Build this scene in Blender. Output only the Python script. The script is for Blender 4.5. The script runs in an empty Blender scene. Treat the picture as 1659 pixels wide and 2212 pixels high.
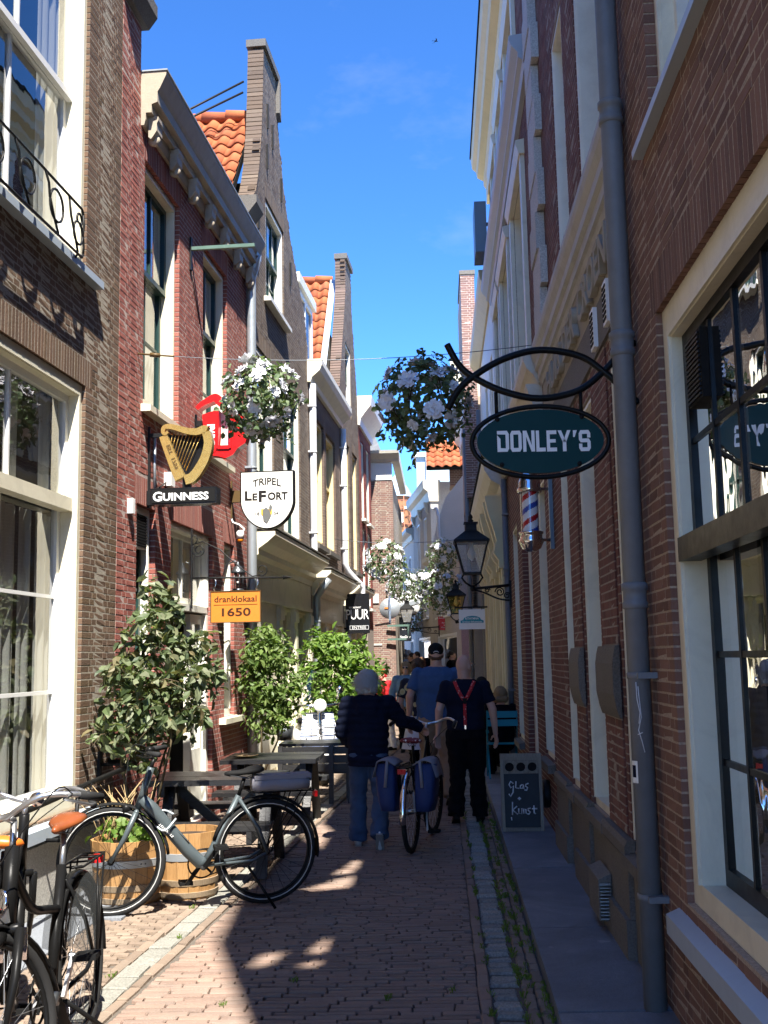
import bpy, bmesh, math, random
from math import sin, cos, tan, pi, radians, sqrt, atan2, hypot, floor
from mathutils import Vector as V3, Matrix, noise

# ------------------------------------------------------------------ camera, sky, sun, exposure
S = bpy.context.scene
COL = S.collection
PW, PH, PF = 1659., 2212., 2350.
CAM = V3((0, 0, 1.65))
TH, YAW, ROLL = radians(7.690), radians(2.776), .020
_X = V3((cos(YAW), sin(YAW), 0)); _H = V3((-sin(YAW), cos(YAW), 0)); _Z = V3((0, 0, 1))
FWD = _H*cos(TH) + _Z*sin(TH)
_U = _X.cross(FWD)
RGT = _X*cos(ROLL) - _U*sin(ROLL)
UPV = _X*sin(ROLL) + _U*cos(ROLL)
cam = bpy.data.cameras.new('camera')
camo = bpy.data.objects.new('camera', cam); COL.objects.link(camo)
cam.sensor_fit = 'VERTICAL'; cam.sensor_height = 24.; cam.sensor_width = 18.
cam.lens = 24.*PF/PH
cam.clip_start = .05; cam.clip_end = 3000
m = Matrix((RGT, UPV, -FWD)).transposed().to_4x4(); m.translation = CAM
camo.matrix_world = m
S.camera = camo

SUN = V3((1.0, -3.2, 5.3)).normalized()
world = bpy.data.worlds.new('World'); S.world = world; world.use_nodes = True
nt = world.node_tree; nt.nodes.clear()
sky = nt.nodes.new('ShaderNodeTexSky'); sky.sky_type = 'NISHITA'; sky.sun_disc = False
sky.sun_elevation = math.asin(SUN.z); sky.sun_rotation = atan2(SUN.x, SUN.y)
sky.altitude = 0; sky.air_density = .5; sky.dust_density = 0.; sky.ozone_density = 6.5
hs = nt.nodes.new('ShaderNodeHueSaturation'); hs.inputs['Saturation'].default_value = 1.1
bg = nt.nodes.new('ShaderNodeBackground'); bg.inputs[1].default_value = .15
wo = nt.nodes.new('ShaderNodeOutputWorld')
tc = nt.nodes.new('ShaderNodeTexCoord'); mp = nt.nodes.new('ShaderNodeMapping'); mp.inputs['Scale'].default_value = (2.2, 2.2, 4.5); mp.inputs['Location'].default_value = (8.5, 4.5, 1.85)
nz = nt.nodes.new('ShaderNodeTexNoise'); nz.inputs['Scale'].default_value = 1.3; nz.inputs['Detail'].default_value = 7; nz.inputs['Roughness'].default_value = .6
cr = nt.nodes.new('ShaderNodeValToRGB'); cr.color_ramp.elements[0].position = .53; cr.color_ramp.elements[1].position = .82
cr.color_ramp.elements[1].color = (.30, .30, .30, 1)
mx = nt.nodes.new('ShaderNodeMix'); mx.data_type = 'RGBA'; mx.inputs[7].default_value = (2.3, 2.45, 2.7, 1)
L_ = nt.links.new
L_(tc.outputs['Generated'], mp.inputs[0]); L_(mp.outputs[0], nz.inputs['Vector']); L_(nz.outputs[0], cr.inputs[0]); L_(cr.outputs[0], mx.inputs[0])
gm = nt.nodes.new('ShaderNodeGamma'); gm.inputs[1].default_value = 1.15; L_(sky.outputs[0], gm.inputs[0]); L_(gm.outputs[0], hs.inputs['Color']); L_(hs.outputs[0], mx.inputs[6]); L_(mx.outputs[2], bg.inputs[0]); L_(bg.outputs[0], wo.inputs[0])

sl = bpy.data.lights.new('sun', 'SUN'); sl.energy = 4.9; sl.angle = radians(.53); sl.color = (1, .95, .87)
so = bpy.data.objects.new('sun', sl); COL.objects.link(so); so.rotation_euler = SUN.to_track_quat('Z', 'Y').to_euler(); so.location = (3, -10, 20)

S.view_settings.view_transform = 'Standard'; S.view_settings.look = 'None'
S.view_settings.exposure = 1.68; S.view_settings.gamma = 1; S.view_settings.use_curve_mapping = False
S.render.engine = 'CYCLES'
S.cycles.use_denoising = True
S.cycles.max_bounces = 8; S.cycles.diffuse_bounces = 4; S.cycles.glossy_bounces = 4; S.cycles.transmission_bounces = 4; S.cycles.transparent_max_bounces = 12
S.cycles.caustics_reflective = False; S.cycles.caustics_refractive = False
S.cycles.sample_clamp_indirect = 6

# ------------------------------------------------------------------ helpers
RN = random.Random(11)
def rr(a, b): return RN.uniform(a, b)

def ray(px, py): return FWD + RGT*((px-PW/2)/PF) + UPV*((PH/2-py)/PF)
def ground_at(px, py, z=0):
    r = ray(px, py); return CAM + r*((z-1.65)/r.z)
def at(px, py, Y):
    r = ray(px, py); return CAM + r*(Y/r.y)
def project(p):
    q = V3(p)-CAM; d = q.dot(FWD)
    if d < .1: return None
    return PW/2+PF*q.dot(RGT)/d, PH/2-PF*q.dot(UPV)/d, d

class Frame:            # a facade: u along the street, o outwards into the street, z up
    def __init__(s, o, d, n): s.o = V3((*o, 0)); s.d = V3((*d, 0)).normalized(); s.n = V3((*n, 0)).normalized()
    def p(s, u, o, z): return s.o + s.d*u + s.n*o + _Z*z
    def uo(s, u, o): q = s.p(u, o, 0); return q
a3 = radians(3)
LF = Frame((-3.12, 0), (sin(a3), cos(a3)), (cos(a3), -sin(a3)))
RF = Frame((1.0, 0), (0, 1), (-1, 0))

ORIG = {}
class MB:
    def __init__(s): s.v = []; s.f = []; s.m = []; s.sm = []; s.cur = 0
    def add(s, vs, fs, smooth=False):
        b = len(s.v); s.v += [tuple(v) for v in vs]
        for f in fs: s.f.append(tuple(i+b for i in f)); s.m.append(s.cur); s.sm.append(smooth)
        return s
    def hexa(s, p): return s.add(p, [(0,3,2,1), (4,5,6,7), (0,1,5,4), (1,2,6,5), (2,3,7,6), (3,0,4,7)])
    def bx(s, x0, x1, y0, y1, z0, z1):
        return s.hexa([(x0,y0,z0),(x1,y0,z0),(x1,y1,z0),(x0,y1,z0),(x0,y0,z1),(x1,y0,z1),(x1,y1,z1),(x0,y1,z1)])
    def fb(s, F, u0, u1, o0, o1, z0, z1):
        return s.hexa([F.p(*q) for q in ((u0,o0,z0),(u1,o0,z0),(u1,o1,z0),(u0,o1,z0),(u0,o0,z1),(u1,o0,z1),(u1,o1,z1),(u0,o1,z1))])
    def bar(s, a, b, w, h, up=(0,0,1)):       # box beam from a to b
        a = V3(a); b = V3(b); t = (b-a).normalized(); x = t.cross(V3(up))
        if x.length < 1e-4: x = t.cross(V3((1,0,0)))
        x.normalize(); y = x.cross(t); x = x*w/2; y = y*h/2
        return s.hexa([a-x-y, a+x-y, b+x-y, b-x-y, a-x+y, a+x+y, b+x+y, b-x+y])
    def tube(s, pts, r, n=8, closed=False, cap=True, flat=1.):
        pts = [V3(p) for p in pts]; N = len(pts)
        rs = list(r) if hasattr(r, '__len__') else [r]*N
        vs = []; fs = []; px = None
        for i, p in enumerate(pts):
            if closed: t = pts[(i+1) % N]-pts[i-1]
            else: t = pts[min(i+1, N-1)]-pts[max(i-1, 0)]
            if t.length < 1e-9: t = V3((0,0,1))
            t.normalize()
            if px is None:
                px = t.cross(V3((0,0,1)))
                if px.length < .05: px = t.cross(V3((1,0,0)))
            px = px - t*px.dot(t)
            if px.length < 1e-5: px = t.orthogonal()
            px.normalize(); py = t.cross(px)
            for k in range(n):
                a = 2*pi*k/n; vs.append(p + px*(cos(a)*rs[i]) + py*(sin(a)*rs[i]*flat))
        for i in range(N if closed else N-1):
            j = (i+1) % N
            for k in range(n): l = (k+1) % n; fs.append((i*n+k, i*n+l, j*n+l, j*n+k))
        if cap and not closed: fs += [tuple(range(n))[::-1], tuple(range((N-1)*n, N*n))]
        return s.add(vs, fs, True)
    def lathe(s, c, prof, n=16, ax=(0,0,1), smooth=True, a0=0., a1=2*pi):
        c = V3(c); ax = V3(ax).normalized(); x = ax.orthogonal().normalized() if abs(ax.z) < .99 else V3((1,0,0)); y = ax.cross(x)
        full = abs(a1-a0-2*pi) < 1e-6; m = n if full else n+1
        vs = [c + ax*h + x*(r*cos(a0+(a1-a0)*k/n)) + y*(r*sin(a0+(a1-a0)*k/n)) for (r, h) in prof for k in range(m)]
        fs = []
        for i in range(len(prof)-1):
            for k in range(n):
                l = (k+1) % m; fs.append((i*m+k, i*m+l, (i+1)*m+l, (i+1)*m+k))
        return s.add(vs, fs, smooth)
    def ball(s, c, rx, ry=None, rz=None, n=10, M=None):
        ry = ry or rx; rz = rz or rx; c = V3(c); vs = []; fs = []; h = max(4, n*2//3)
        for i in range(h+1):
            t = pi*i/h
            for k in range(n):
                q = V3((rx*sin(t)*cos(2*pi*k/n), ry*sin(t)*sin(2*pi*k/n), rz*cos(t)))
                vs.append(c + (M @ q if M else q))
        for i in range(h):
            for k in range(n): l = (k+1) % n; fs.append((i*n+k, (i+1)*n+k, (i+1)*n+l, i*n+l))
        return s.add(vs, fs, True)
    def prism(s, poly, fn, t0, t1, smooth=False):   # fn(a, b, t) -> point
        n = len(poly); vs = [fn(a, b, t0) for a, b in poly] + [fn(a, b, t1) for a, b in poly]
        return s.add(vs, [tuple(range(n))[::-1], tuple(range(n, 2*n))] + [(k, (k+1) % n, n+(k+1) % n, n+k) for k in range(n)], smooth)
    def mold(s, F, prof, u0, u1):                    # (o, z) profile run along the facade
        return s.prism(prof, lambda a, b, t: F.p(t, a, b), u0, u1)
    def mesh(s, name, org=V3((0,0,0)), mats=()):
        me = bpy.data.meshes.new(name)
        me.from_pydata([(v[0]-org[0], v[1]-org[1], v[2]-org[2]) for v in s.v], [], s.f)
        for mt in mats: me.materials.append(M(mt))
        if len(mats) > 1: me.polygons.foreach_set('material_index', s.m)
        me.polygons.foreach_set('use_smooth', s.sm)
        me.update()
        return me
    def build(s, name, mat, parent=None, label=None, kind=None):
        mats = mat if isinstance(mat, (list, tuple)) else (mat,)
        org = ORIG.get(parent, V3((0,0,0))) if parent else V3((0,0,0))
        return link(name, s.mesh(name, org, mats), parent, label, kind)
def link(name, me, parent=None, label=None, kind=None, loc=None):
    o = bpy.data.objects.new(name, me); COL.objects.link(o)
    if parent: o.parent = parent; ORIG[o] = ORIG.get(parent, V3((0,0,0)))
    if label: o['label'] = label
    if kind: o['kind'] = kind
    if loc is not None: o.location = loc
    return o
def thing(name, label, cat, loc=(0,0,0), group=None, rz=0., local=False):
    o = bpy.data.objects.new(name, None); COL.objects.link(o); o.location = loc; o.rotation_euler = (0, 0, rz); o.empty_display_size = .1
    o['label'] = label; o['category'] = cat
    if group: o['group'] = group
    ORIG[o] = V3((0,0,0)) if local else V3(loc)
    return o
def tag(o, label, cat, group=None):
    o['label'] = label; o['category'] = cat
    if group: o['group'] = group
    return o
def kids(o): return [c for c in ALLKIDS.get(o, [])]
def copy_tree(o, loc=None, rot=None, label=None, group=None, parent=None, tree=None):
    if tree is None:
        tree = {}
        for q in list(COL.objects):
            if q.parent: tree.setdefault(q.parent, []).append(q)
    c = o.copy(); COL.objects.link(c)
    if parent: c.parent = parent
    if loc is not None: c.location = loc
    if rot is not None: c.rotation_euler = rot
    if label: c['label'] = label
    if group: c['group'] = group
    for ch in tree.get(o, []): copy_tree(ch, parent=c, tree=tree)
    return c
def setting(name, mb, mat, kind='structure'):
    return mb.build(name, mat, None, None, kind)

# ------------------------------------------------------------------ materials
MATS = {}
def M(k):
    return MATS[k] if isinstance(k, str) else k
class NT:
    def __init__(s, name):
        s.m = bpy.data.materials.new(name); s.m.use_nodes = True; s.t = s.m.node_tree; s.t.nodes.clear()
        s.out = s.n('OutputMaterial'); MATS[name] = s.m
    def n(s, t, **kw):
        q = s.t.nodes.new('ShaderNode'+t)
        for k, v in kw.items():
            if hasattr(q, k): setattr(q, k, v)
        return q
    def l(s, a, b): s.t.links.new(a, b)
    def noise(s, scale, detail=4, rough=.55, vec=None, dist=0):
        q = s.n('TexNoise'); q.inputs['Scale'].default_value = scale; q.inputs['Detail'].default_value = detail; q.inputs['Roughness'].default_value = rough; q.inputs['Distortion'].default_value = dist
        if vec: s.l(vec, q.inputs['Vector'])
        return q.outputs[0]
    def ramp(s, f, stops, interp='LINEAR'):
        q = s.n('ValToRGB'); r = q.color_ramp; r.interpolation = interp
        while len(r.elements) < len(stops): r.elements.new(.5)
        for e, (p, c) in zip(r.elements, stops): e.position = p; e.color = (*c, 1) if len(c) == 3 else c
        s.l(f, q.inputs[0]); return q.outputs[0]
    def mix(s, f, a, b, mode='MIX'):
        q = s.n('Mix', data_type='RGBA', blend_type=mode)
        for v, i in ((f, 0), (a, 6), (b, 7)):
            if isinstance(v, (int, float)): q.inputs[i].default_value = v
            elif isinstance(v, tuple): q.inputs[i].default_value = (*v, 1)
            else: s.l(v, q.inputs[i])
        return q.outputs[2]
    def math(s, op, a, b=None):
        q = s.n('Math', operation=op)
        for v, i in ((a, 0), (b, 1)):
            if v is None: continue
            if isinstance(v, (int, float)): q.inputs[i].default_value = v
            else: s.l(v, q.inputs[i])
        return q.outputs[0]
    def pos(s): return s.n('NewGeometry').outputs['Position']
    def obj(s): return s.n('TexCoord').outputs['Object']
    def rand(s):
        a = s.n('NewGeometry').outputs['Random Per Island']; b = s.n('ObjectInfo').outputs['Random']
        return s.math('FRACT', s.math('ADD', a, s.math('MULTIPLY', b, 7.31)))
    def bsdf(s, col, rough=.6, metal=0., spec=.5, bump=None, bd=.01, trans=0., coat=0., sheen=0.):
        b = s.n('BsdfPrincipled')
        def put(k, v):
            if isinstance(v, (int, float)): b.inputs[k].default_value = v
            elif isinstance(v, tuple): b.inputs[k].default_value = (*v, 1)
            else: s.l(v, b.inputs[k])
        put('Base Color', col); put('Roughness', rough); put('Metallic', metal); put('Specular IOR Level', spec); put('Coat Weight', coat); put('Transmission Weight', trans)
        if sheen: put('Sheen Weight', sheen)
        if bump is not None:
            q = s.n('Bump'); q.inputs['Strength'].default_value = .8; q.inputs['Distance'].default_value = bd; s.l(bump, q.inputs['Height']); s.l(q.outputs[0], b.inputs['Normal'])
        s.l(b.outputs[0], s.out.inputs[0]); return b
def sc(c, k): return tuple(min(1., x*k) for x in c)
def paint(name, c, rough=.5, var=.12, dirt=.0, scale=6, bump=.0, metal=0., spec=.35, coat=0.):
    q = NT(name); p = q.pos()
    col = q.mix(q.noise(scale, 6, .65, p), sc(c, 1-var), sc(c, 1+var))
    if dirt:
        d = q.ramp(q.noise(2.6, 8, .7, p, 1.), [(.48, (0,0,0)), (.72, (1,1,1))])
        col = q.mix(q.math('MULTIPLY', d, dirt), col, (.12, .10, .08))
    r = q.math('ADD', q.math('MULTIPLY', q.noise(scale*3, 4, .6, p), .25), rough-.12)
    q.bsdf(col, r, metal, spec, q.noise(scale*9, 5, .6, p) if bump else None, bump, coat=coat)
def brickmat(name, cols, rough=.85, bd=.006, stain=.35, mask=(.12, .1, .09), bloom=.14):
    q = NT(name); p = q.pos(); r = q.rand()
    n = len(cols); col = q.ramp(r, [(i/(n-1.), c) for i, c in enumerate(cols)])
    col = q.mix(q.math('MULTIPLY', q.noise(38, 6, .7, p), .55), col, q.mix(.5, col, (.05, .03, .025)))
    d = q.ramp(q.noise(1.1, 7, .7, p, .6), [(.45, (0,0,0)), (.75, (1,1,1))])
    col = q.mix(q.math('MULTIPLY', d, stain), col, mask)
    e = q.ramp(q.noise(2.3, 8, .75, p, 1.2), [(.60, (0,0,0)), (.74, (1,1,1))])
    col = q.mix(q.math('MULTIPLY', e, bloom), col, (.46,.42,.36))
    q.bsdf(col, rough, 0, .3, q.noise(70, 6, .65, p), bd)
def stone(name, c1, c2, scale=3, rough=.75, bd=.006, rnd=True, spec=.4):
    q = NT(name); p = q.pos()
    f = q.noise(scale, 8, .65, p, .5)
    if rnd: f = q.math('ADD', q.math('MULTIPLY', f, .6), q.math('MULTIPLY', q.rand(), .4))
    col = q.mix(f, c1, c2); sp = q.ramp(q.noise(90, 3, .5, p), [(.35, (.72,.72,.72)), (.65, (1.12,1.12,1.12))])
    q.bsdf(q.mix(1., col, sp, 'MULTIPLY'), rough, 0, spec, q.noise(40, 6, .7, p), bd)
def glass(name, boost=1.0, tint=(.9, .93, .92), wav=.0):
    q = NT(name); f = q.n('Fresnel'); bf = q.n('NewGeometry').outputs['Backfacing']; q.l(q.math('SUBTRACT', 1.55, q.math('MULTIPLY', bf, 1.55-1/1.55)), f.inputs[0])
    g = q.n('BsdfGlossy'); g.inputs['Roughness'].default_value = .0; g.inputs['Color'].default_value = (1, 1, 1, 1)
    t = q.n('BsdfTransparent'); t.inputs[0].default_value = (*tint, 1); mx = q.n('MixShader')
    if wav:
        b = q.n('Bump'); b.inputs['Strength'].default_value = .35; b.inputs['Distance'].default_value = wav
        q.l(q.noise(4, 2, .5, q.pos()), b.inputs['Height']); q.l(b.outputs[0], g.inputs['Normal'])
    q.l(q.math('MINIMUM', q.math('MULTIPLY', f.outputs[0], boost), 1.), mx.inputs[0]); q.l(t.outputs[0], mx.inputs[1]); q.l(g.outputs[0], mx.inputs[2]); q.l(mx.outputs[0], q.out.inputs[0])
def leafmat(name, cols, rough=.45, tr=.35):
    q = NT(name); n = len(cols); col = q.ramp(q.rand(), [(i/(n-1.), c) for i, c in enumerate(cols)])
    b = q.bsdf(col, rough+.1, 0, .3); t = q.n('BsdfTranslucent'); q.l(q.mix(1., col, (1.5, 1.6, .7), 'MULTIPLY'), t.inputs[0]); x = q.n('MixShader'); x.inputs[0].default_value = tr
    q.l(b.outputs[0], x.inputs[1]); q.l(t.outputs[0], x.inputs[2]); q.l(x.outputs[0], q.out.inputs[0])
def woodmat(name, c1, c2, rough=.6, ax=(1,1,12), bd=.003, spec=.5):
    q = NT(name); mp = q.n('Mapping'); mp.inputs['Scale'].default_value = ax; q.l(q.obj(), mp.inputs[0])
    f = q.noise(9, 7, .65, mp.outputs[0], .4); f2 = q.math('ADD', q.math('MULTIPLY', f, .75), q.math('MULTIPLY', q.rand(), .25))
    q.bsdf(q.ramp(f2, [(.3, c1), (.7, c2)]), rough, 0, spec, f, bd)

brickmat('brick_brown', [(0.115,0.068,0.040), (0.155,0.093,0.056), (0.192,0.116,0.073), (0.135,0.082,0.052), (0.225,0.143,0.092), (0.120,0.076,0.038)], stain=.3, bloom=.12)
brickmat('brick_red', [(0.312,0.098,0.074), (0.374,0.125,0.094), (0.343,0.109,0.082), (0.257,0.078,0.062), (0.413,0.156,0.117)], stain=.15)
brickmat('brick_grey', [(0.136,0.096,0.067), (0.174,0.127,0.090), (0.112,0.081,0.059), (0.205,0.158,0.115), (0.149,0.105,0.077)], stain=.3, bloom=.15)
brickmat('brick_dark', [(0.154,0.108,0.084), (0.196,0.136,0.108), (0.126,0.091,0.073), (0.175,0.126,0.098)], stain=.2)
brickmat('brick_wine', [(.26,.045,.035), (.31,.055,.04), (.22,.04,.035)], stain=.15)
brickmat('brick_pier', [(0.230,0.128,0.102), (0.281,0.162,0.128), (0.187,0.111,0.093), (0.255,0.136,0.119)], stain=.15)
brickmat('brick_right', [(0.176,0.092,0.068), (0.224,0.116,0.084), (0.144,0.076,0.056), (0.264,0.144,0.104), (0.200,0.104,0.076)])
brickmat('brick_maroon', [(0.150,0.057,0.044), (0.194,0.075,0.057), (0.114,0.048,0.040), (0.220,0.097,0.075)], stain=.3)
brickmat('paver_red', [(.285,.195,.15), (.335,.23,.175), (.245,.168,.13), (.31,.23,.18), (.27,.195,.155)], rough=.75, stain=.4, mask=(.13,.11,.095), bloom=.25)
brickmat('paver_brown', [(.26,.195,.142), (.31,.235,.175), (.22,.165,.122), (.28,.22,.165)], rough=.8, stain=.3)
brickmat('tile_orange', [(.44,.115,.038), (.52,.15,.05), (.38,.095,.036), (.48,.165,.07)], stain=.15, bloom=.05)
stone('sett_grey', (.17,.17,.15), (.42,.41,.36), 7, .8, .012)
stone('sett_pale', (.20,.195,.165), (.32,.31,.27), 5)
q = NT('bluestone'); p = q.pos(); f = q.noise(1.6, 9, .7, p, .8); col = q.ramp(q.math('ADD', q.math('MULTIPLY', f, .8), q.math('MULTIPLY', q.rand(), .2)), [(.30, (.105,.115,.135)), (.48, (.175,.19,.215)), (.62, (.265,.28,.305)), (.75, (.195,.205,.23))])
col = q.mix(q.ramp(q.noise(120, 3, .5, p), [(.3, (0,0,0)), (.7, (.5,.5,.5))]), col, (.09,.095,.105)); sp = q.ramp(q.noise(9, 2, .5, p), [(.72, (0,0,0)), (.76, (1,1,1))]); col = q.mix(q.math('MULTIPLY', sp, .5), col, (.33,.33,.32))
q.bsdf(col, q.math('ADD', q.math('MULTIPLY', q.noise(3, 6, .6, p), .35), .38), 0, .4, q.noise(35, 6, .7, p), .004)
stone('bluestone_pale', (.17,.185,.205), (.26,.275,.30), 1.3, .6, .004)
stone('stone_grey', (0.094,0.086,0.076), (0.180,0.166,0.144), 4)
stone('stone_pale', (.42,.41,.38), (.60,.59,.55), 4)
stone('stucco_grey', (.46,.42,.375), (.56,.515,.46), 2, .9, .003, False)
stone('stucco_white', (.62,.56,.49), (.78,.72,.63), 2, .9, .004, False)
stone('concrete', (.36,.34,.30), (.50,.48,.43), 3, .85, .004, False)
stone('mortar_pale', (0.302,0.263,0.209), (0.396,0.349,0.284), 8, .95, .004, False)
stone('mortar_brown', (.35,.28,.21), (.46,.375,.29), 8, .95, .004, False)
stone('mortar_tan', (0.340,0.264,0.196), (0.442,0.348,0.264), 8, .95, .004, False)
stone('mortar_rose', (0.429,0.328,0.289), (0.530,0.429,0.382), 8, .95, .004, False)
stone('mortar_dark', (0.270,0.225,0.188), (0.345,0.292,0.247), 8, .95, .004, False)
stone('mortar_grey', (0.211,0.198,0.180), (0.298,0.279,0.254), 8, .95, .004, False)
stone('joint_sand', (.09,.075,.06), (.16,.135,.11), 12, .95, .004, False)
stone('plaster_dark', (.10,.10,.10), (.14,.14,.14), 4, .9, .003, False)
paint('cream', (.74,.69,.53), .4, .07, .22, 5, .0015)
paint('cream_pale', (.78,.76,.66), .4, .06, .18, 5, .0015)
paint('cream_yellow', (.72,.60,.33), .45, .08, .12, 5, .001)
paint('cream_worn', (.58,.54,.45), .5, .12, .25, 9, .002)
paint('cornice_grey', (.40,.40,.38), .5, .12, .3, 9, .002)
paint('cornice_tan', (.40,.345,.26), .5, .12, .3, 9, .002)
paint('white_paint', (.80,.80,.78), .35, .04, .03)
paint('grey_paint', (.42,.45,.48), .4, .06, .05)
paint('sill_blue', (.40,.46,.52), .35, .05, .05)
paint('zinc', (.42,.46,.49), .42, .12, .08, 7, .001, .55)
paint('pipe_white', (.70,.71,.72), .4, .05, .05)
paint('pipe_dark', (.17,.175,.18), .5, .22, .12, 9, .0015)
paint('black_paint', (.008,.008,.008), .35, .2, 0, 6, .0005, spec=.13)
paint('black_iron', (.010,.010,.010), .5, .3, 0, 14, .001, spec=.25)
paint('black_matt', (.010,.010,.010), .75, .2, spec=.15)
paint('dark_green', (.02,.05,.045), .35, .2)
paint('green_iron', (.10,.17,.14), .5, .35, .25, 12)
paint('dark_glassy', (.012,.014,.016), .15, .2)
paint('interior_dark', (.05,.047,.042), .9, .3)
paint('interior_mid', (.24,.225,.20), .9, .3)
paint('chrome', (.75,.75,.76), .10, .03, 0, 6, 0, 1.)
paint('alu', (.55,.56,.57), .32, .06, 0, 6, 0, .9)
paint('steel_dark', (.13,.14,.15), .35, .1, 0, 6, 0, .8)
paint('bike_grey', (.085,.105,.112), .36, .05, 0, 6, 0, .3)
paint('rubber', (.014,.014,.014), .8, .2)
paint('tyre_band', (.55,.55,.53), .6)
paint('leather', (.21,.058,.018), .35, .18, 0, 30, .0006)
paint('orange_plastic', (.62,.15,.02), .4)
paint('bag_grey', (.26,.25,.27), .8, .08, 0, 9, .003)
paint('bag_blue', (.022,.04,.13), .6, .12, 0, 9, .003)
paint('gold', (.78,.54,.18), .27, .10, 0, 8, .001, .75)
paint('gold_dark', (.10,.06,.02), .5)
paint('sign_red', (.62,.012,.014), .3, .04)
paint('sign_orange', (.66,.20,.025), .5, .06)
paint('sign_teal', (.002,.036,.037), .4, .05, spec=.15)
paint('sign_white', (.82,.82,.80), .35, .02)
paint('sign_cream', (.80,.79,.72), .35, .02)
paint('sign_black', (.012,.012,.013), .22, .1)
paint('letter_black', (.012,.010,.009), .5)
paint('letter_brown', (.045,.018,.006), .5)
paint('letter_white', (.85,.85,.84), .4, .01)
paint('letter_stone', (.34,.31,.25), .8, .15, .2)
paint('turquoise', (.012,.27,.33), .45, .05)
paint('yellow_paint', (.70,.43,.04), .45)
paint('barber_blue', (.02,.08,.42), .3); paint('barber_red', (.50,.01,.02), .3)
paint('beacon', (.75,.22,.01), .3)
paint('chalk', (.75,.75,.75), .9)
paint('slate', (.022,.026,.03), .6, .3, 0, 5)
paint('scaffold', (.42,.15,.08), .6, .2)
paint('scaffold_net', (.36,.17,.08), .8, .25, .2, 3)
paint('lead_blue', (.36,.47,.55), .5, .1, .1)
paint('skin', (.62,.37,.27), .55, .08, 0, 20)
paint('skin_pale', (.58,.33,.24), .55, .08, 0, 20)
paint('hair_grey', (.55,.53,.50), .7, .45, 0, 160, .006)
paint('hair_brown', (.11,.055,.025), .6, .3, 0, 120, .004)
paint('hair_fair', (.30,.19,.09), .6, .3, 0, 120, .004)
paint('hair_dark', (.025,.018,.014), .6, .3, 0, 120, .004)
paint('cloth_navy', (.008,.011,.026), .85, .2, 0, 40, .003, spec=.1)
paint('cloth_dark', (.006,.006,.008), .9, .3, 0, 40, .003, spec=.1)
paint('cloth_blue', (.055,.11,.23), .9, .12, 0, 40, .003, spec=.1)
paint('cloth_khaki', (.30,.215,.14), .9, .1, 0, 40, .003, spec=.1)
paint('cloth_white', (.70,.71,.74), .9, .05, 0, 40, .003, spec=.1)
paint('cloth_red', (.55,.03,.035), .85, .1, 0, 40, .003, spec=.1)
paint('cloth_grey', (.14,.145,.14), .9, .1, 0, 40, .003, spec=.1)
paint('cloth_denim_light', (.16,.27,.38), .9, .2, 0, 25, .003, spec=.1)
paint('shoe_white', (.66,.66,.64), .6); paint('sole_grey', (.30,.27,.24), .7)
paint('flower_white', (.83,.83,.86), .7, .05)
paint('stem', (.10,.075,.04), .8, .3)
paint('soil', (.05,.035,.025), .95, .4, 0, 30, .01)
paint('straw', (.42,.30,.15), .8, .3)
leafmat('leaf_olive', [(.07,.105,.04), (.12,.155,.07), (.19,.215,.125), (.10,.14,.06), (.25,.265,.17), (.05,.08,.035), (.16,.18,.10), (.20,.16,.08)], .35, .32)
leafmat('leaf_bright', [(.09,.17,.03), (.15,.25,.045), (.22,.31,.08), (.065,.13,.03)], .4, .4)
leafmat('leaf_mid', [(.08,.14,.03), (.13,.20,.05), (.19,.25,.08), (.055,.10,.025)], .4, .35)
leafmat('leaf_eucalyptus', [(.07,.12,.055), (.12,.17,.085), (.18,.23,.12), (.05,.09,.045)], .5, .25)
leafmat('grass', [(.10,.17,.025), (.16,.24,.04), (.08,.13,.03)], .6, .3)
woodmat('oak', (.27,.14,.05), (.44,.25,.10), .5, (14,14,1.2))
woodmat('oak_grey', (.20,.145,.09), (.33,.25,.165), .6, (14,14,1.2))
woodmat('board_black', (.012,.012,.013), (.035,.034,.033), .38, (1.5,14,14))
woodmat('wood_weathered', (.16,.135,.10), (.29,.25,.19), .75, (14,14,1.5))
glass('glass', 1.7, wav=0.002); glass('glass_right', 3.3, wav=.0035); q = NT('lamp_glass'); t = q.n('BsdfTransparent'); g_ = q.bsdf((.78,.78,.75), .12); x = q.n('MixShader'); x.inputs[0].default_value = .28; q.l(t.outputs[0], x.inputs[1]); q.l(g_.outputs[0], x.inputs[2]); q.l(x.outputs[0], q.out.inputs[0])
glass('glass_amber', 1., (.95,.80,.42)); glass('glass_clear', 1., (.96,.97,.97))
q = NT('denim'); p = q.pos(); q.bsdf(q.mix(q.noise(6, 5, .6, p), (.035,.06,.115), (.10,.15,.24)), .9, 0, .2, q.noise(120, 3, .5, p), .002)
q = NT('curtain'); b = q.bsdf((.78,.76,.71), .9); t = q.n('BsdfTranslucent'); t.inputs[0].default_value = (.6,.58,.52,1); x = q.n('MixShader'); x.inputs[0].default_value = .35
q.l(b.outputs[0], x.inputs[1]); q.l(t.outputs[0], x.inputs[2]); q.l(x.outputs[0], q.out.inputs[0])
q = NT('shirt_flowers'); v = q.n('TexVoronoi'); v.inputs['Scale'].default_value = 9; q.l(q.obj(), v.inputs['Vector'])
q.bsdf(q.ramp(v.outputs['Distance'], [(0, (.06,.03,.02)), (.18, (.06,.03,.02)), (.2, (.55,.38,.12)), (.42, (.62,.50,.24)), (.48, (.012,.014,.028)), (1, (.012,.014,.028))]), .9)
q = NT('polka'); v = q.n('TexVoronoi'); v.inputs['Scale'].default_value = 34; v.inputs['Randomness'].default_value = .25; q.l(q.obj(), v.inputs['Vector'])
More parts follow.
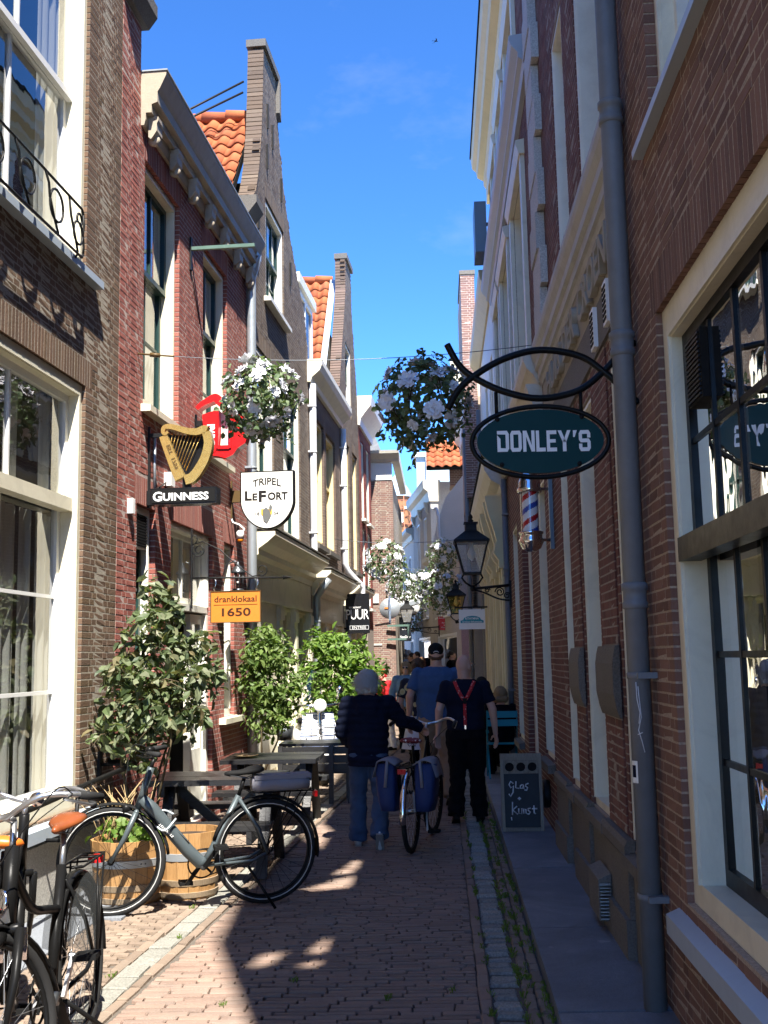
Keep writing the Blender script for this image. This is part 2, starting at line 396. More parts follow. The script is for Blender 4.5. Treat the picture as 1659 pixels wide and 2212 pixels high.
q.bsdf(q.ramp(v.outputs['Distance'], [(0, (.8,.75,.72)), (.3, (.8,.75,.72)), (.34, (.17,.012,.02)), (1, (.17,.012,.02))]), .6)
q = NT('suspender'); v = q.n('TexVoronoi'); v.inputs['Scale'].default_value = 45; q.l(q.obj(), v.inputs['Vector'])
q.bsdf(q.ramp(v.outputs['Distance'], [(0, (.7,.6,.6)), (.22, (.6,.4,.4)), (.3, (.52,.02,.025)), (1, (.42,.015,.02))]), .7)
q = NT('stripe_blue'); w = q.n('TexWave'); w.inputs['Scale'].default_value = 7; q.l(q.obj(), w.inputs['Vector']); w.bands_direction = 'Z'
q.bsdf(q.ramp(w.outputs[0], [(0, (.12,.16,.30)), (.25, (.12,.16,.30)), (.3, (.75,.76,.78)), (1, (.75,.76,.78))]), .6)
# ------------------------------------------------------------------ builders for the structure
def px_size(F, u, z, L, h, o=0):
    a = project(F.p(u, o, z)); b = project(F.p(u+L, o, z)); c = project(F.p(u, o, z+h))
    if not a or not b or not c: return 0
    if not (-20 < a[0] < PW+20 and -20 < a[1] < PH+20): return 0
    return abs((b[0]-a[0])*(c[1]-a[1]) - (b[1]-a[1])*(c[0]-a[0]))
def segs(a, b, holes):
    out = [(a, b)]
    for (p, q) in holes:
        nx_ = []
        for (x, y) in out:
            if q <= x or p >= y: nx_.append((x, y)); continue
            if p > x: nx_.append((x, p))
            if q < y: nx_.append((q, y))
        out = nx_
    return out
def brickwork(H, F, areas, ops, mat, L=.182, h=.041, j=.0105, dep=.10, o=0., nind=300, flemish=True, vert=(), topf=None, rough=.0009):
    """areas: (u0,u1,z0,z1) laid in running bond; vert: (u0,u1,z0,z1) soldier courses of upright bricks"""
    full = []; rest = []
    holes = list(ops) + list(vert)
    for (u0, u1, z0, z1) in areas:
        n = int((z1-z0)/(h+j))
        for r in range(n):
            z = z0 + r*(h+j); zm = z+h/2
            hs = [(a+.004, b-.004) for (a, b, c, d) in holes if c < zm < d]
            for (a, b) in segs(u0, u1, hs):
                pat = (L, L/2-.005) if flemish else (L,)
                per = sum(pat) + j*len(pat)
                x = u0 + (-.5*(L+j)/2 - per if r % 2 else -per)
                x += floor((a-x)/per)*per
                k = 0; run = []
                while x < b:
                    w = pat[k % len(pat)]; k += 1
                    s, e = max(x, a), min(x+w, b); x += w+j
                    if e > s: run.append([s, e, w])
                if not run: continue
                run[0][0] = a; run[-1][1] = b
                if len(run) > 1 and run[0][1]-run[0][0] < .05: run[1][0] = a; run.pop(0)
                if len(run) > 1 and run[-1][1]-run[-1][0] < .05: run[-2][1] = b; run.pop()
                for (s, e, w) in run:
                    if e-s < .025: continue
                    if topf and zm > topf((s+e)/2): continue
                    if abs(e-s-L) < .002 and w == L: full.append((px_size(F, s, z, L, h), s, z))
                    else: rest.append((s, e, z, z+h))
    full.sort(reverse=True)
    ind = [q for q in full[:nind] if q[0] > 45]
    rest += [(s, s+L, z, z+h) for (_, s, z) in full[len(ind):]]
    for (u0, u1, z0, z1) in vert:
        x = u0
        while x < u1-.02:
            rest.append((x, min(x+h, u1), z0-.004, z1-j)); x += h+j
    mb = MB()
    for (s, e, za, zb) in rest:
        t = o + rr(-rough, rough)
        mb.fb(F, s, e, o-dep, t, za, zb)
    mb.build('brickwork', mat, H, None, 'stuff')
    org = ORIG[H]; ms = []
    for k in range(4):
        t = [rr(-.0022, .0022) for _ in range(8)]; q = MB()
        q.hexa([F.p(a, b, c)-F.p(0, 0, 0) for a, b, c in ((0,-.05,0),(L,-.05,0),(L+t[0],t[1],0+t[4]),(t[2],t[3],t[5]),(0,-.05,h),(L,-.05,h),(L+t[0],t[6],h+t[4]),(t[2],t[7],h+t[5]))])
        ms.append(q.mesh('brick', mats=(mat,)))
    for (_, s, z) in ind: link('brick', RN.choice(ms), H, loc=F.p(s, o, z)-org)
def wall_slab(H, F, u0, u1, z0, z1, ops, mat, o=-.001, depth=4.5, rev=.30, topf=None, back=True, name='wall'):
    mb = MB(); rev = .2 if topf else rev
    us = sorted(set([u0, u1] + [q for op in ops for q in op[:2] if u0 < q < u1]))
    if topf:
        n = int((u1-u0)/.12); us = sorted(set(us + [u0+(u1-u0)*i/n for i in range(n+1)]))
    for a, b in zip(us, us[1:]):
        ta = topf(a+1e-4) if topf else z1; tb = topf(b-1e-4) if topf else z1
        hz = sorted([(c, d) for (p, q, c, d, *_) in ops if p < (a+b)/2 < q])
        z = z0
        for (c, d) in hz + [(None, None)]:
            if c is None:
                mb.add([F.p(a, o, z), F.p(b, o, z), F.p(b, o, tb), F.p(a, o, ta)], [(0,1,2,3)])
                mb.add([F.p(a, o, ta), F.p(b, o, tb), F.p(b, -rev, tb), F.p(a, -rev, ta)], [(0,1,2,3)])
                if topf: mb.add([F.p(a, -rev, z), F.p(b, -rev, z), F.p(b, -rev, tb), F.p(a, -rev, ta)], [(0,1,2,3)])
            else:
                if c > z: mb.add([F.p(a, o, z), F.p(b, o, z), F.p(b, o, c), F.p(a, o, c)], [(0,1,2,3)])
                z = d
    for (a, b, c, d, *_) in ops:
        for q in (((a,c),(a,d)), ((b,c),(b,d)), ((a,c),(b,c)), ((a,d),(b,d))):
            (p, r), (s, t) = q
            mb.add([F.p(p, o, r), F.p(s, o, t), F.p(s, -rev, t), F.p(p, -rev, r)], [(0,1,2,3)])
    zt = z1 if not topf else min(topf(u0+.05), topf(u1-.05))
    for u in (u0, u1): mb.add([F.p(u, o, z0), F.p(u, -.95, z0), F.p(u, -.95, zt), F.p(u, o, zt)], [(0,1,2,3)])
    if back:
        mb.fb(F, u0, u1, -.95-depth, -.95, z0, zt)
        mb.add([F.p(u0, -rev, zt), F.p(u1, -rev, zt), F.p(u1, -.95, zt), F.p(u0, -.95, zt)], [(0,1,2,3)])
    return mb.build(name, mat, H)
def house(name, label, F, u0, u1, z0, z1, ops, bm=None, mm='mortar_pale', areas=None, vert=(), topf=None, L=.182, h=.040, j=.0115, nind=300, depth=4.5, group=None):
    H = thing(name, label, 'house', F.p(u0, 0, 0), group)
    wall_slab(H, F, u0, u1, z0, z1, ops, mm, topf=topf, depth=depth)
    if bm: brickwork(H, F, areas or [(u0, u1, z0, z1)], [op[:4] for op in ops], bm, L, h, j, nind=nind, vert=vert, topf=topf)
    return H
def sash(W, F, o, u0, u1, z0, z1, cols, rows, mat, gl, sw=.05, bar=.026, dp=.045, bot=None):
    mb = MB(); bt = bot or sw
    mb.fb(F, u0, u0+sw, o-dp, o, z0, z1); mb.fb(F, u1-sw, u1, o-dp, o, z0, z1)
    mb.fb(F, u0+sw, u1-sw, o-dp, o, z0, z0+bt); mb.fb(F, u0+sw, u1-sw, o-dp, o, z1-sw, z1)
    a, b, c, d = u0+sw, u1-sw, z0+bt, z1-sw
    pw = (b-a-bar*(cols-1))/cols; ph = (d-c-bar*(rows-1))/rows
    for i in range(1, cols): x = a+i*pw+(i-1)*bar; mb.fb(F, x, x+bar, o-dp+.008, o-.006, c, d)
    for k in range(1, rows):
        z = c+k*ph+(k-1)*bar
        for i in range(cols): x = a+i*(pw+bar); mb.fb(F, x, x+pw, o-dp+.010, o-.009, z, z+bar)
    mb.build('sash', mat, W)
    for i in range(cols):
        for k in range(rows):
            x = a+i*(pw+bar); z = c+k*(ph+bar); t = rr(-.0015, .0015); t2 = rr(-.0015, .0015); oo = o-dp*.55
            MB().add([F.p(x, oo, z), F.p(x+pw, oo+t, z), F.p(x+pw, oo+t+t2, z+ph), F.p(x, oo+t2, z+ph)], [(0,1,2,3)]).build('pane', gl, W)
def drape(W, F, o, u0, u1, z0, z1, amp=.022, wl=.12):
    n = max(4, int((u1-u0)/wl*6)); vs = []
    for i in range(n+1):
        u = u0+(u1-u0)*i/n; oo = o + amp*sin(2*pi*(u-u0)/wl + .8*sin(i*.37))
        vs += [F.p(u, oo, z0), F.p(u, oo*1.0, z1)]
    MB().add(vs, [(2*i, 2*i+2, 2*i+3, 2*i+1) for i in range(n)], True).build('curtain', 'curtain', W)
def window(H, F, ua, ub, za, zb, rec=.04, cas=.09, casd=.13, fm='cream', sm='cream', up=None, low=(1,1), rail=None, gl='glass', curt=(), sill=None, room='interior_dark', railm=None, sw=.05, label=None, cb=None, roomd=.75, sp=.45, bdp=.045):
    mb = MB(); cz = cas if cb is None else cb
    i0, i1, k0, k1 = ua+cas, ub-cas, za+cz, zb-cas; ob = -rec-casd
    mb.fb(F, ua+.002, i0, ob, -rec, za+.002, zb-.002); mb.fb(F, i1, ub-.002, ob, -rec, za+.002, zb-.002)
    mb.fb(F, i0, i1, ob, -rec, za+.002, k0); mb.fb(F, i0, i1, ob, -rec, k1, zb-.002)
    mb.fb(F, i0-.035, i0-.006, -rec-.001, -rec+.014, k0, k1+.03); mb.fb(F, i1+.006, i1+.035, -rec-.001, -rec+.014, k0, k1+.03); mb.fb(F, i0-.006, i1+.006, -rec-.001, -rec+.014, k1+.006, k1+.03)
    W = mb.build('window', fm, H, label)
    so_ = -rec-casd*sp
    if rail:
        sash(W, F, so_, i0, i1, rail, k1, up[0], up[1], railm or sm, gl, sw, dp=bdp)
        sash(W, F, so_-.05, i0, i1, k0, rail+sw, low[0], low[1], sm, gl, sw, bot=.07, dp=bdp)
    else: sash(W, F, so_, i0, i1, k0, k1, low[0], low[1], sm, gl, sw, bot=.07)
    e = .12 + rr(0, .05); ob2 = -max(rec+casd+.02, .31)
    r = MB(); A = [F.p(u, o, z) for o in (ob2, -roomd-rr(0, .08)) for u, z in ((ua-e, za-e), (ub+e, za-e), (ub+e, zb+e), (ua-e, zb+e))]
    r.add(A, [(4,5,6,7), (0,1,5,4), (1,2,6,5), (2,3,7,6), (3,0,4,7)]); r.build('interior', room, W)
    for (a, b, c, d) in curt: drape(W, F, so_-.05-.045-.035, i0+(i1-i0)*a, i0+(i1-i0)*b, k0+(k1-k0)*c, k0+(k1-k0)*d)
    if sill:
        smt, pr, sh, ex = sill; MB().hexa([F.p(*q) for q in ((ua-ex,-.1,za-sh),(ub+ex,-.1,za-sh),(ub+ex,pr,za-sh),(ua-ex,pr,za-sh),(ua-ex,-.1,za+.0),(ub+ex,-.1,za+.0),(ub+ex,pr,za-.02),(ua-ex,pr,za-.02))]).build('sill', smt, W)
    return W
def pantiles(H, o3, ud, vd, nd, nu, nv, tw=.24, tl=.33, mat='tile_orange', name='roof', base='brick_dark', clip=None):
    """S-profile tiles: ud across, vd down the slope, nd normal; each tile is a piece of its own"""
    o3 = V3(o3); ud = V3(ud).normalized(); vd = V3(vd).normalized(); nd = V3(nd).normalized()
    org = ORIG[H]
    A, B = o3-nd*.05, o3+ud*(nu*tw)-nd*.05; dn = vd*(nv*(tl-.06))
    Rf = MB().hexa([A-nd*.1, B-nd*.1, B+dn-nd*.1, A+dn-nd*.1, A, B, B+dn, A+dn]).build(name, 'black_matt', H)
    ms = []
    for k in range(3):
        q = MB(); n = 8; vs = []
        for r in range(2):
            v = 0 if r == 0 else tl
            for i in range(n+1):
                t = i/n; hgt = .035*sin(2*pi*(t-.08)) + (.0 if r == 0 else .03) + rr(-.002, .002)
                vs.append(ud*(t*(tw+.012)) + vd*v + nd*hgt)
        for i in range(n+1): vs.append(vs[n+1+i]-nd*.016)
        fs = [(i, i+1, n+2+i, n+1+i) for i in range(n)] + [(n+1+i, n+2+i, 2*n+3+i, 2*n+2+i) for i in range(n)]
        ms.append(q.add(vs, fs, True).mesh('tile', mats=(mat,)))
    for r in range(nv):
        for c in range(nu):
            p = o3+ud*(c*tw)+vd*(r*(tl-.06))
            if clip and not clip(p): continue
            link('tile', RN.choice(ms), Rf, loc=p-org+nd*rr(-.004, .004))
    return Rf
def downpipe(name, label, F, u, o, z0, z1, r, mat, cuffs=(), brackets=(), shoe=None, group=None, lean=0., top=None):
    T = thing(name, label, 'downpipe', F.p(u, o, z0), group)
    pts = [F.p(u, o, z0), F.p(u+lean*.5, o, (z0+z1)/2), F.p(u+lean, o, z1)]
    if top: pts += [F.p(u+lean+a, o+b, z1+c) for a, b, c in top]
    if shoe: pts = [F.p(u+a, o+b, z0+c) for a, b, c in shoe] + pts
    MB().tube(pts, r, 14).build('pipe', mat, T)
    for z in cuffs:
        MB().lathe(F.p(u+lean*(z-z0)/(z1-z0), o, z-.06), [(r*1.02,0),(r*1.18,.005),(r*1.18,.03),(r*1.08,.036),(r*1.08,.085),(r*1.22,.092),(r*1.22,.118),(r*1.02,.125)], 16).build('socket', mat, T)
    for z in brackets:
        b = MB(); uu = u+lean*(z-z0)/(z1-z0)
        b.lathe(F.p(uu, o, z-.014), [(r*1.03,0),(r*1.12,.002),(r*1.12,.026),(r*1.03,.028)], 16); b.fb(F, uu-r*1.1-.03, uu-r*.9, -.0, o+.02, z-.014, z+.014); b.build('bracket', mat, T)
    return T

# ------------------------------------------------------------------ ground
g = MB(); g.add([(-400, -60, -.03), (400, -60, -.03), (400, 900, -.03), (-400, 900, -.03)], [(0,1,2,3)])
setting('ground', g, 'joint_sand')
road = MB(); road.add([(-2.6, -12, -.022), (.16, -12, -.022), (.16, 26, -.022), (-2.0, 26, -.022)], [(0,1,2,3)])
ROAD = setting('road', road, 'joint_sand')
rf = MB(); rf.add([(-2.2, 24.2, -.004), (1.0, 24.2, -.004), (1.0, 30, -.004), (-3.2, 60, -.004), (-9, 62, -.004), (-1.6, 28.5, -.004)], [(0,1,2,3,4,5)])
setting('far_road', rf, 'paver_brown')
def paving(parent, rows, mat, nind, name='paver', th=.06, rnd=.006):
    """rows: (x, y, w, d, angle, z) single stones; the largest in view become objects of their own"""
    q = []
    for (x, y, w, d, a, z) in rows:
        p = project((x, y, 0)); s = 0
        if p and -30 < p[0] < PW+30 and p[1] < PH+40: s = w*d/p[2]**3
        q.append((s, x, y, w, d, a, z))
    q.sort(reverse=True); ind = [t for t in q[:nind] if t[0] > 0]; mb = MB()
    def stonegeo(m_, x, y, w, d, a, z, jt=.004):
        ca, sa = cos(a), sin(a); P_ = []
        for hh, inset in ((z-th, 0), (z-rnd, .001), (z, rnd)):
            for sx, sy in ((-1,-1),(1,-1),(1,1),(-1,1)):
                lx, ly = sx*(w/2-inset)+rr(-jt, jt), sy*(d/2-inset)+rr(-jt, jt)
                P_.append((x+lx*ca-ly*sa, y+lx*sa+ly*ca, hh+(rr(-.003, .003) if inset > .002 else 0)))
        m_.add(P_, [(8,9,10,11)]+[(i, (i+1) % 4, 4+(i+1) % 4, 4+i) for i in range(4)]+[(4+i, 4+(i+1) % 4, 8+(i+1) % 4, 8+i) for i in range(4)])
    for (s, x, y, w, d, a, z) in q[len(ind):]: stonegeo(mb, x, y, w, d, a, z+rr(-.003, .003))
    mb.build(name+'_field', mat, parent, None, 'stuff')
    cache = {}
    for (s, x, y, w, d, a, z) in ind:
        key = (round(w, 2), round(d, 2), RN.randrange(3))
        if key not in cache:
            m_ = MB(); stonegeo(m_, 0, 0, w, d, 0, 0); cache[key] = m_.mesh(name, mats=(mat,))
        o = link(name, cache[key], parent, loc=(x, y, z+rr(-.003, .003))); o.rotation_euler = (rr(-.008, .008), rr(-.008, .008), a+rr(-.006, .006))
def xl(y, o): return LF.p((y)/cos(a3), o, 0).x
rows = []; y = 3.4; r = 0
while y < 25:
    x0 = xl(y, 1.26); x1 = .135+.03*(y/20); x = x0 - rr(0, .2); r += 1
    while x < x1-.03:
        w = .195; s, e = max(x, x0), min(x+w, x1)
        if e-s > .04: rows.append(((s+e)/2, y+.007*sin(s*1.3+y*.7), e-s, .0475, 0.004*sin(y*2), 0))
        x += w+.0055
    y += .0565
paving(ROAD, rows, 'paver_red', 300)
# right gutter: brick edging, grey setts, small brown pavers
GUT = MB().add([(.16, -12, -.021), (.47, -12, -.021), (.62, 26, -.021), (.20, 26, -.021)], [(0,1,2,3)]); GUT = setting('gutter', GUT, 'joint_sand')
rows = []; y = 3.6
while y < 24: rows.append((.168+.03*y/20, y, .06, .2, rr(-.02, .02), .002)); y += .208
r2 = []; y = 3.6
while y < 24:
    w = rr(.085, .14); r2.append((.272+.03*y/20+rr(-.008,.008), y, rr(.12, .15), w-.026, rr(-.09, .09), rr(-.010, .008))); y += w
r3 = []; y = 3.6
while y < 22:
    for k, xx in enumerate((.372, .432)): r3.append((xx+.008*y/2, y+k*.06, .052, .105, rr(-.04, .04), rr(-.006, .004)))
    y += .118
paving(GUT, rows, 'paver_red', 40, 'edging_brick'); paving(GUT, r2, 'sett_grey', 110, 'sett', .08, .014); paving(GUT, r3, 'paver_brown', 120, 'paver')
# left strip: bluestone along the wall, brown pavers, a pale gutter of setts
LST = MB().add([LF.p(-12, -.02, -.018), LF.p(-12, 1.27, -.018), LF.p(25.5, 1.27, -.018), LF.p(25.5, -.02, -.018)], [(0,1,2,3)]); LST = setting('left_gutter', LST, 'joint_sand')
ang = pi/2-a3; rows = []; u = 3.5
while u < 24:
    p = LF.p(u, 1.195, 0); rows.append((p.x, p.y, .2, .055, ang+rr(-.01, .01), 0)); p = LF.p(u+.07, .985, 0); rows.append((p.x, p.y, .2, .055, ang+rr(-.01, .01), 0)); u += .208
r2 = []; u = 3.5
while u < 24:
    w = rr(.17, .24); p = LF.p(u, 1.09, 0); r2.append((p.x, p.y, w-.012, .135, ang+rr(-.02, .02), rr(-.006, 0))); u += w
r3 = []; u = 3.5
while u < 24:
    for k in range(5 if u < 8.8 else 10):
        p = LF.p(u+.0, .91-k*.1-(.045 if int(u/.07) % 2 else 0), 0)
        if .38 < .91-k*.1 or u > 8.8: r3.append((p.x, p.y, .058, .092, ang+rr(-.03, .03), rr(-.004, .003)))
    u += .068
paving(LST, rows, 'paver_brown', 60, 'edging_brick'); paving(LST, r2, 'sett_pale', 60, 'sett'); paving(LST, r3, 'paver_brown', 200)
# bluestone slabs
RPV = MB().add([(.44, -8, -.015), (1.02, -8, -.015), (1.02, 24, -.015), (.60, 24, -.015)], [(0,1,2,3)]); RPV = setting('pavement', RPV, 'joint_sand')
y = 1.2
for ln in (1.9, 2.1, 1.55, 1.85, 2.0, 1.7, 1.9, 1.6, 2.0, 1.8, 1.9, 2.1):
    q = MB(); xa = .452+.0063*y; xb = .452+.0063*(y+ln); t = [rr(-.004, .004) for _ in range(4)]
    q.hexa([(xa, y, -.05), (1.03, y, -.05), (1.03, y+ln-.008, -.05), (xb, y+ln-.008, -.05), (xa+.006, y+.004, .055+t[0]), (1.03, y+.004, .062), (1.03, y+ln-.012, .062), (xb+.006, y+ln-.012, .055+t[2])])
    q.build('slab', 'bluestone', RPV); y += ln
for (ua, ub) in ((4.2, 5.9), (5.91, 7.3), (7.31, 8.75)):
    q = MB(); q.fb(LF, ua, ub, .0, .48 if ub < 8 else .62, -.05, .012); q.build('slab', 'bluestone_pale', LST)
# tufts of grass and moss in the gutter joints
gr = MB()
def tuft(x, y, n, s):
    for _ in range(n):
        a = rr(0, 2*pi); l = rr(.5, 1)*s; dx, dy = cos(a)*l*.6, sin(a)*l*.6; w = .003
        bx_, by_ = x+rr(-.015, .015), y+rr(-.03, .03)
        gr.add([(bx_-sin(a)*w, by_+cos(a)*w, -.008), (bx_+sin(a)*w, by_-cos(a)*w, -.008), (bx_+dx*.5, by_+dy*.5, l*.7), (bx_+dx, by_+dy, l*.75)], [(0,1,2), (0,2,3)])
for _ in range(240):
    y = 4.4 + 9*RN.random()**1.4
    tuft(RN.choice((.19, .345, .352, .40, .458, .46))+.002*y+rr(-.01, .01), y, 10, rr(.018, .045))
for (x, y) in ((-1.8, 6.0), (-1.62, 6.8), (-.8, 5.9), (-.3, 5.6), (-1.1, 5.5), (.02, 5.7), (-1.72, 7.6)): tuft(x, y, 14, .03)
setting('grass', gr, 'grass', 'stuff')

# ------------------------------------------------------------------ houses on the left
# 1: the brown brick house
ops = [(5.95, 8.14, .60, 3.80), (5.95, 8.10, 4.66, 7.9)]
H = house('brown_brick_house', 'brown brick house with tall cream windows above the parked bicycles', LF, -4, 8.86, 0, 9.6, ops, 'brick_brown', 'mortar_pale', [(3.2, 8.86, .0, 9.6)], [(5.9, 8.26, 3.80, 4.02)], nind=300)
MB().fb(LF, 4, 8.46, 0, .035, 0, .46).build('plinth', 'concrete', H)
W = window(H, LF, 5.95, 8.14, .60, 3.80, .03, .10, .15, 'cream', 'white_paint', (2,1), (2,3), 2.84, 'glass', [(.0,.30,0,.69), (.33,.47,0,.69), (.52,.70,0,.69), (.73,.85,0,.69), (.87,1,0,.69), (.60,.68,.72,.99), (.88,1,.72,.99)], ('sill_blue', .09, .10, .30), sw=.055, room='interior_mid')
MB().fb(LF, 6.07, 8.02, -.15, -.045, 2.80, 2.90).build('transom', 'cream', W)
W = window(H, LF, 5.95, 8.10, 4.70, 7.9, .03, .10, .15, 'cream', 'white_paint', (2,1), (2,1), 6.08, 'glass', [(.80,.99,0,.98)], ('sill_blue', .08, .08, .18), sw=.055)
MB().mold(LF, [(0, 9.3), (.08, 9.3), (.30, 9.55), (.30, 9.7), (0, 9.7)], -4, 8.8).build('cornice', 'stone_grey', H)
MB().hexa([LF.p(*q) for q in ((-4,-5.4,9.6),(8.86,-5.4,9.6),(8.86,.2,9.71),(-4,.2,9.71),(-4,-5.4,12.2),(8.86,-5.4,12.2),(8.86,.1,9.8),(-4,.1,9.8))]).build('roof', 'brick_dark', H)
# iron window guard in front of the upper sash
G = thing('window_guard', 'curled black wrought iron guard in front of the upper white sash window', 'window guard', LF.p(6, .1, 4.7))
def guard(pts, r=.0095, name='scroll'): MB().tube([LF.p(u, .13, z) for u, z in pts], r, 6).build(name, 'black_iron', G)
def hoop(cu, cz, r, a0=0, a1=2*pi, n=20): return [(cu+r*cos(a0+(a1-a0)*i/n), cz+r*sin(a0+(a1-a0)*i/n)) for i in range(n+1)]
guard([(5.5, 5.04), (6.31, 5.035), (7.66, 5.03), (7.69, 5.0)], .0105, 'top_rail'); guard([(5.5, 4.66), (6.33, 4.66), (7.68, 4.66), (7.70, 4.69)], .0105, 'bottom_rail')
guard([(7.69, 5.0), (7.71, 4.92), (7.69, 4.84), (7.71, 4.75), (7.70, 4.69)])
for cu in (6.15, 6.62, 7.10):
    guard([(cu-.10, 5.03), (cu-.04, 4.97), (cu-.02, 4.88), (cu+.06, 4.76), (cu+.14, 4.67)]); guard(hoop(cu+.10, 4.86, .115))
guard(hoop(7.60, 4.82, .085)); guard([(7.42, 5.03), (7.46, 4.90), (7.55, 4.76), (7.60, 4.67)]); guard(hoop(7.62, 4.93, .045, -1.2, 3.6))
for u in (7.6, 5.6): MB().tube([LF.p(u, .13, 4.66), LF.p(u+.25, -.02, 4.68)], .009, 5).build('fixing', 'black_iron', G)

# 2: the red brick house
ops = [(9.50, 10.62, 3.98, 6.32), (11.52, 12.60, 3.95, 6.28), (9.36, 9.90, 1.55, 3.06), (10.38, 11.95, .05, 3.04), (12.46, 12.95, 1.04, 3.04)]
vt = [(9.44, 10.68, 6.32, 6.56), (11.46, 12.66, 6.28, 6.54), (9.3, 9.96, 3.06, 3.32), (10.3, 12.03, 3.04, 3.32), (12.4, 13.01, 3.04, 3.30)]
H = house('red_brick_house', 'red brick house with bracketed cream cornice behind the beer signs', LF, 8.87, 13.62, 0, 6.86, ops, 'brick_red', 'mortar_rose', None, vt)
W = window(H, LF, 9.50, 10.62, 3.98, 6.32, .05, .085, .15, 'cream', 'dark_green', (2,1), (2,2), 5.33, 'glass', [(.5,1,0,.98), (0,.3,0,.98)], ('cream', .09, .08, .05))
W = window(H, LF, 11.52, 12.60, 3.95, 6.28, .05, .085, .15, 'cream', 'dark_green', (2,1), (2,2), 5.38, 'glass', [(.4,1,0,.98)], ('cream', .09, .08, .05))
W = window(H, LF, 9.36, 9.90, 1.55, 3.06, .06, .07, .12, 'cream_pale', 'dark_green', None, (1,2), None, 'glass')
q = MB(); q.fb(LF, 9.47, 9.76, -.10, -.04, 2.68, 2.99); q.build('grille_box', 'sign_white', W)
q = MB()
for k in range(11): q.fb(LF, 9.48, 9.75, -.04, -.03, 2.70+k*.026, 2.71+k*.026)
for k in range(8): q.fb(LF, 9.49+k*.033, 9.497+k*.033, -.0395, -.0305, 2.69, 2.98)
q.build('grille', 'black_matt', W)
W = window(H, LF, 10.38, 11.95, 2.18, 3.04, .05, .07, .13, 'cream_pale', 'cream_pale', None, (2,1), None, 'glass', [(.55,1,0,1)])
q = MB(); q.fb(LF, 10.38, 10.46, -.2, -.05, .05, 2.17); q.fb(LF, 11.87, 11.95, -.2, -.05, .05, 2.17); q.fb(LF, 10.459, 11.871, -.2, -.05, .05, .075); D = q.build('door_frame', 'cream_pale', H)
q = MB(); q.fb(LF, 11.42, 11.48, -.17, -.10, .06, 2.16); q.fb(LF, 11.80, 11.865, -.17, -.10, .06, 2.16); q.fb(LF, 11.48, 11.80, -.17, -.10, .06, .75); q.fb(LF, 11.48, 11.80, -.17, -.10, 2.06, 2.16); q.fb(LF, 11.48, 11.80, -.165, -.105, 1.4, 1.44); q.build('door', 'cream_pale', D)
MB().add([LF.p(11.48,-.13,.75), LF.p(11.8,-.13,.75), LF.p(11.8,-.13,2.06), LF.p(11.48,-.13,2.06)], [(0,1,2,3)]).build('pane', 'glass', D)
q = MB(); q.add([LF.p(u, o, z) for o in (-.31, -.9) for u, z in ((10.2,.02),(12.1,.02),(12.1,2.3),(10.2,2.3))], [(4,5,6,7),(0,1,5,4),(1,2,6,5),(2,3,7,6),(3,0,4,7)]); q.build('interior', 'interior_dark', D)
W = window(H, LF, 12.46, 12.95, 1.04, 3.04, .05, .07, .13, 'cream_pale', 'cream_pale', None, (1,1), None, 'glass', [(0,1,0,1)], ('cream', .08, .08, .22))
MB().mold(LF, [(-.3, 6.70), (.10, 6.70), (.10, 6.78), (.155, 6.80), (.155, 6.90), (.18, 6.94), (.235, 7.06), (.24, 7.10), (-.3, 7.10)], 9.37, 13.68).build('cornice', 'cornice_tan', H)
MB().fb(LF, 9.36, 13.7, -.3, .25, 7.102, 7.116).build('gutter_edge', 'zinc', H)
MB().mold(LF, [(.0, 6.58), (.03, 6.58), (.045, 6.64), (.045, 6.70), (0, 6.70)], 9.37, 13.62).build('frieze', 'cornice_tan', H)
for k in range(7):
    u = 9.45+k*.66; q = MB()
    q.prism([(.045, 6.50), (.07, 6.48), (.10, 6.52), (.125, 6.56), (.125, 6.63), (.14, 6.66), (.14, 6.695), (.045, 6.695)], lambda a, b, t: LF.p(t, a, b), u, u+.17)
    q.lathe(LF.p(u+.085, .075, 6.50), [(0,-.03),(.045,-.03),(.06,0),(.045,.03),(0,.03)], 10, LF.d); q.build('bracket', 'cornice_tan', H)
# party wall pier with its stone cap
H2 = thing('party_wall_pier', 'red brick pier with a dark stone cap rising past the cream cornice', 'wall pier', LF.p(8.87, 0, 6.86))
wall_slab(H2, LF, 8.87, 9.36, 6.86, 7.55, [], 'mortar_rose', depth=.6)
brickwork(H2, LF, [(8.87, 9.36, 6.865, 7.55)], [], 'brick_red', nind=40)
MB().mold(LF, [(-1, 7.55), (.05, 7.55), (.13, 7.66), (.13, 7.78), (-1, 7.78)], 8.87, 9.43).build('cap', 'stone_grey', H2)
MB().hexa([LF.p(*q) for q in ((8.87,-5.4,6.86),(13.62,-5.4,6.86),(13.62,-.25,7.0),(8.87,-.25,7.0),(8.87,-5.4,8.8),(13.62,-5.4,8.8),(13.62,-.25,7.11),(8.87,-.25,7.11))]).build('roof', 'brick_dark', H)

# 3: the grey brown gable house
def lerp_top(pts):
    def f(u):
        for (a, za), (b, zb) in zip(pts, pts[1:]):
            if a <= u <= b: return za+(zb-za)*(u-a)/max(b-a, 1e-6)
        return pts[0][1] if u < pts[0][0] else pts[-1][1]
    return f
top3 = lerp_top([(13.63, 7.75), (13.95, 7.85), (14.22, 8.05), (14.45, 8.5), (14.62, 9.1), (14.72, 9.8), (14.78, 10.52), (15.72, 10.52), (15.74, 10.05), (16.0, 9.5), (16.3, 8.95), (16.8, 8.4), (17.4, 7.95), (18.0, 7.6), (18.32, 7.0)])
ops = [(14.86, 16.22, 6.78, 8.30), (13.95, 15.38, 3.5, 5.92), (16.05, 17.5, 3.5, 5.92), (13.8, 18.2, .02, 2.98)]
vt = [(14.8, 16.3, 8.30, 8.52), (13.9, 15.45, 5.92, 6.15), (16.0, 17.55, 5.92, 6.15)]
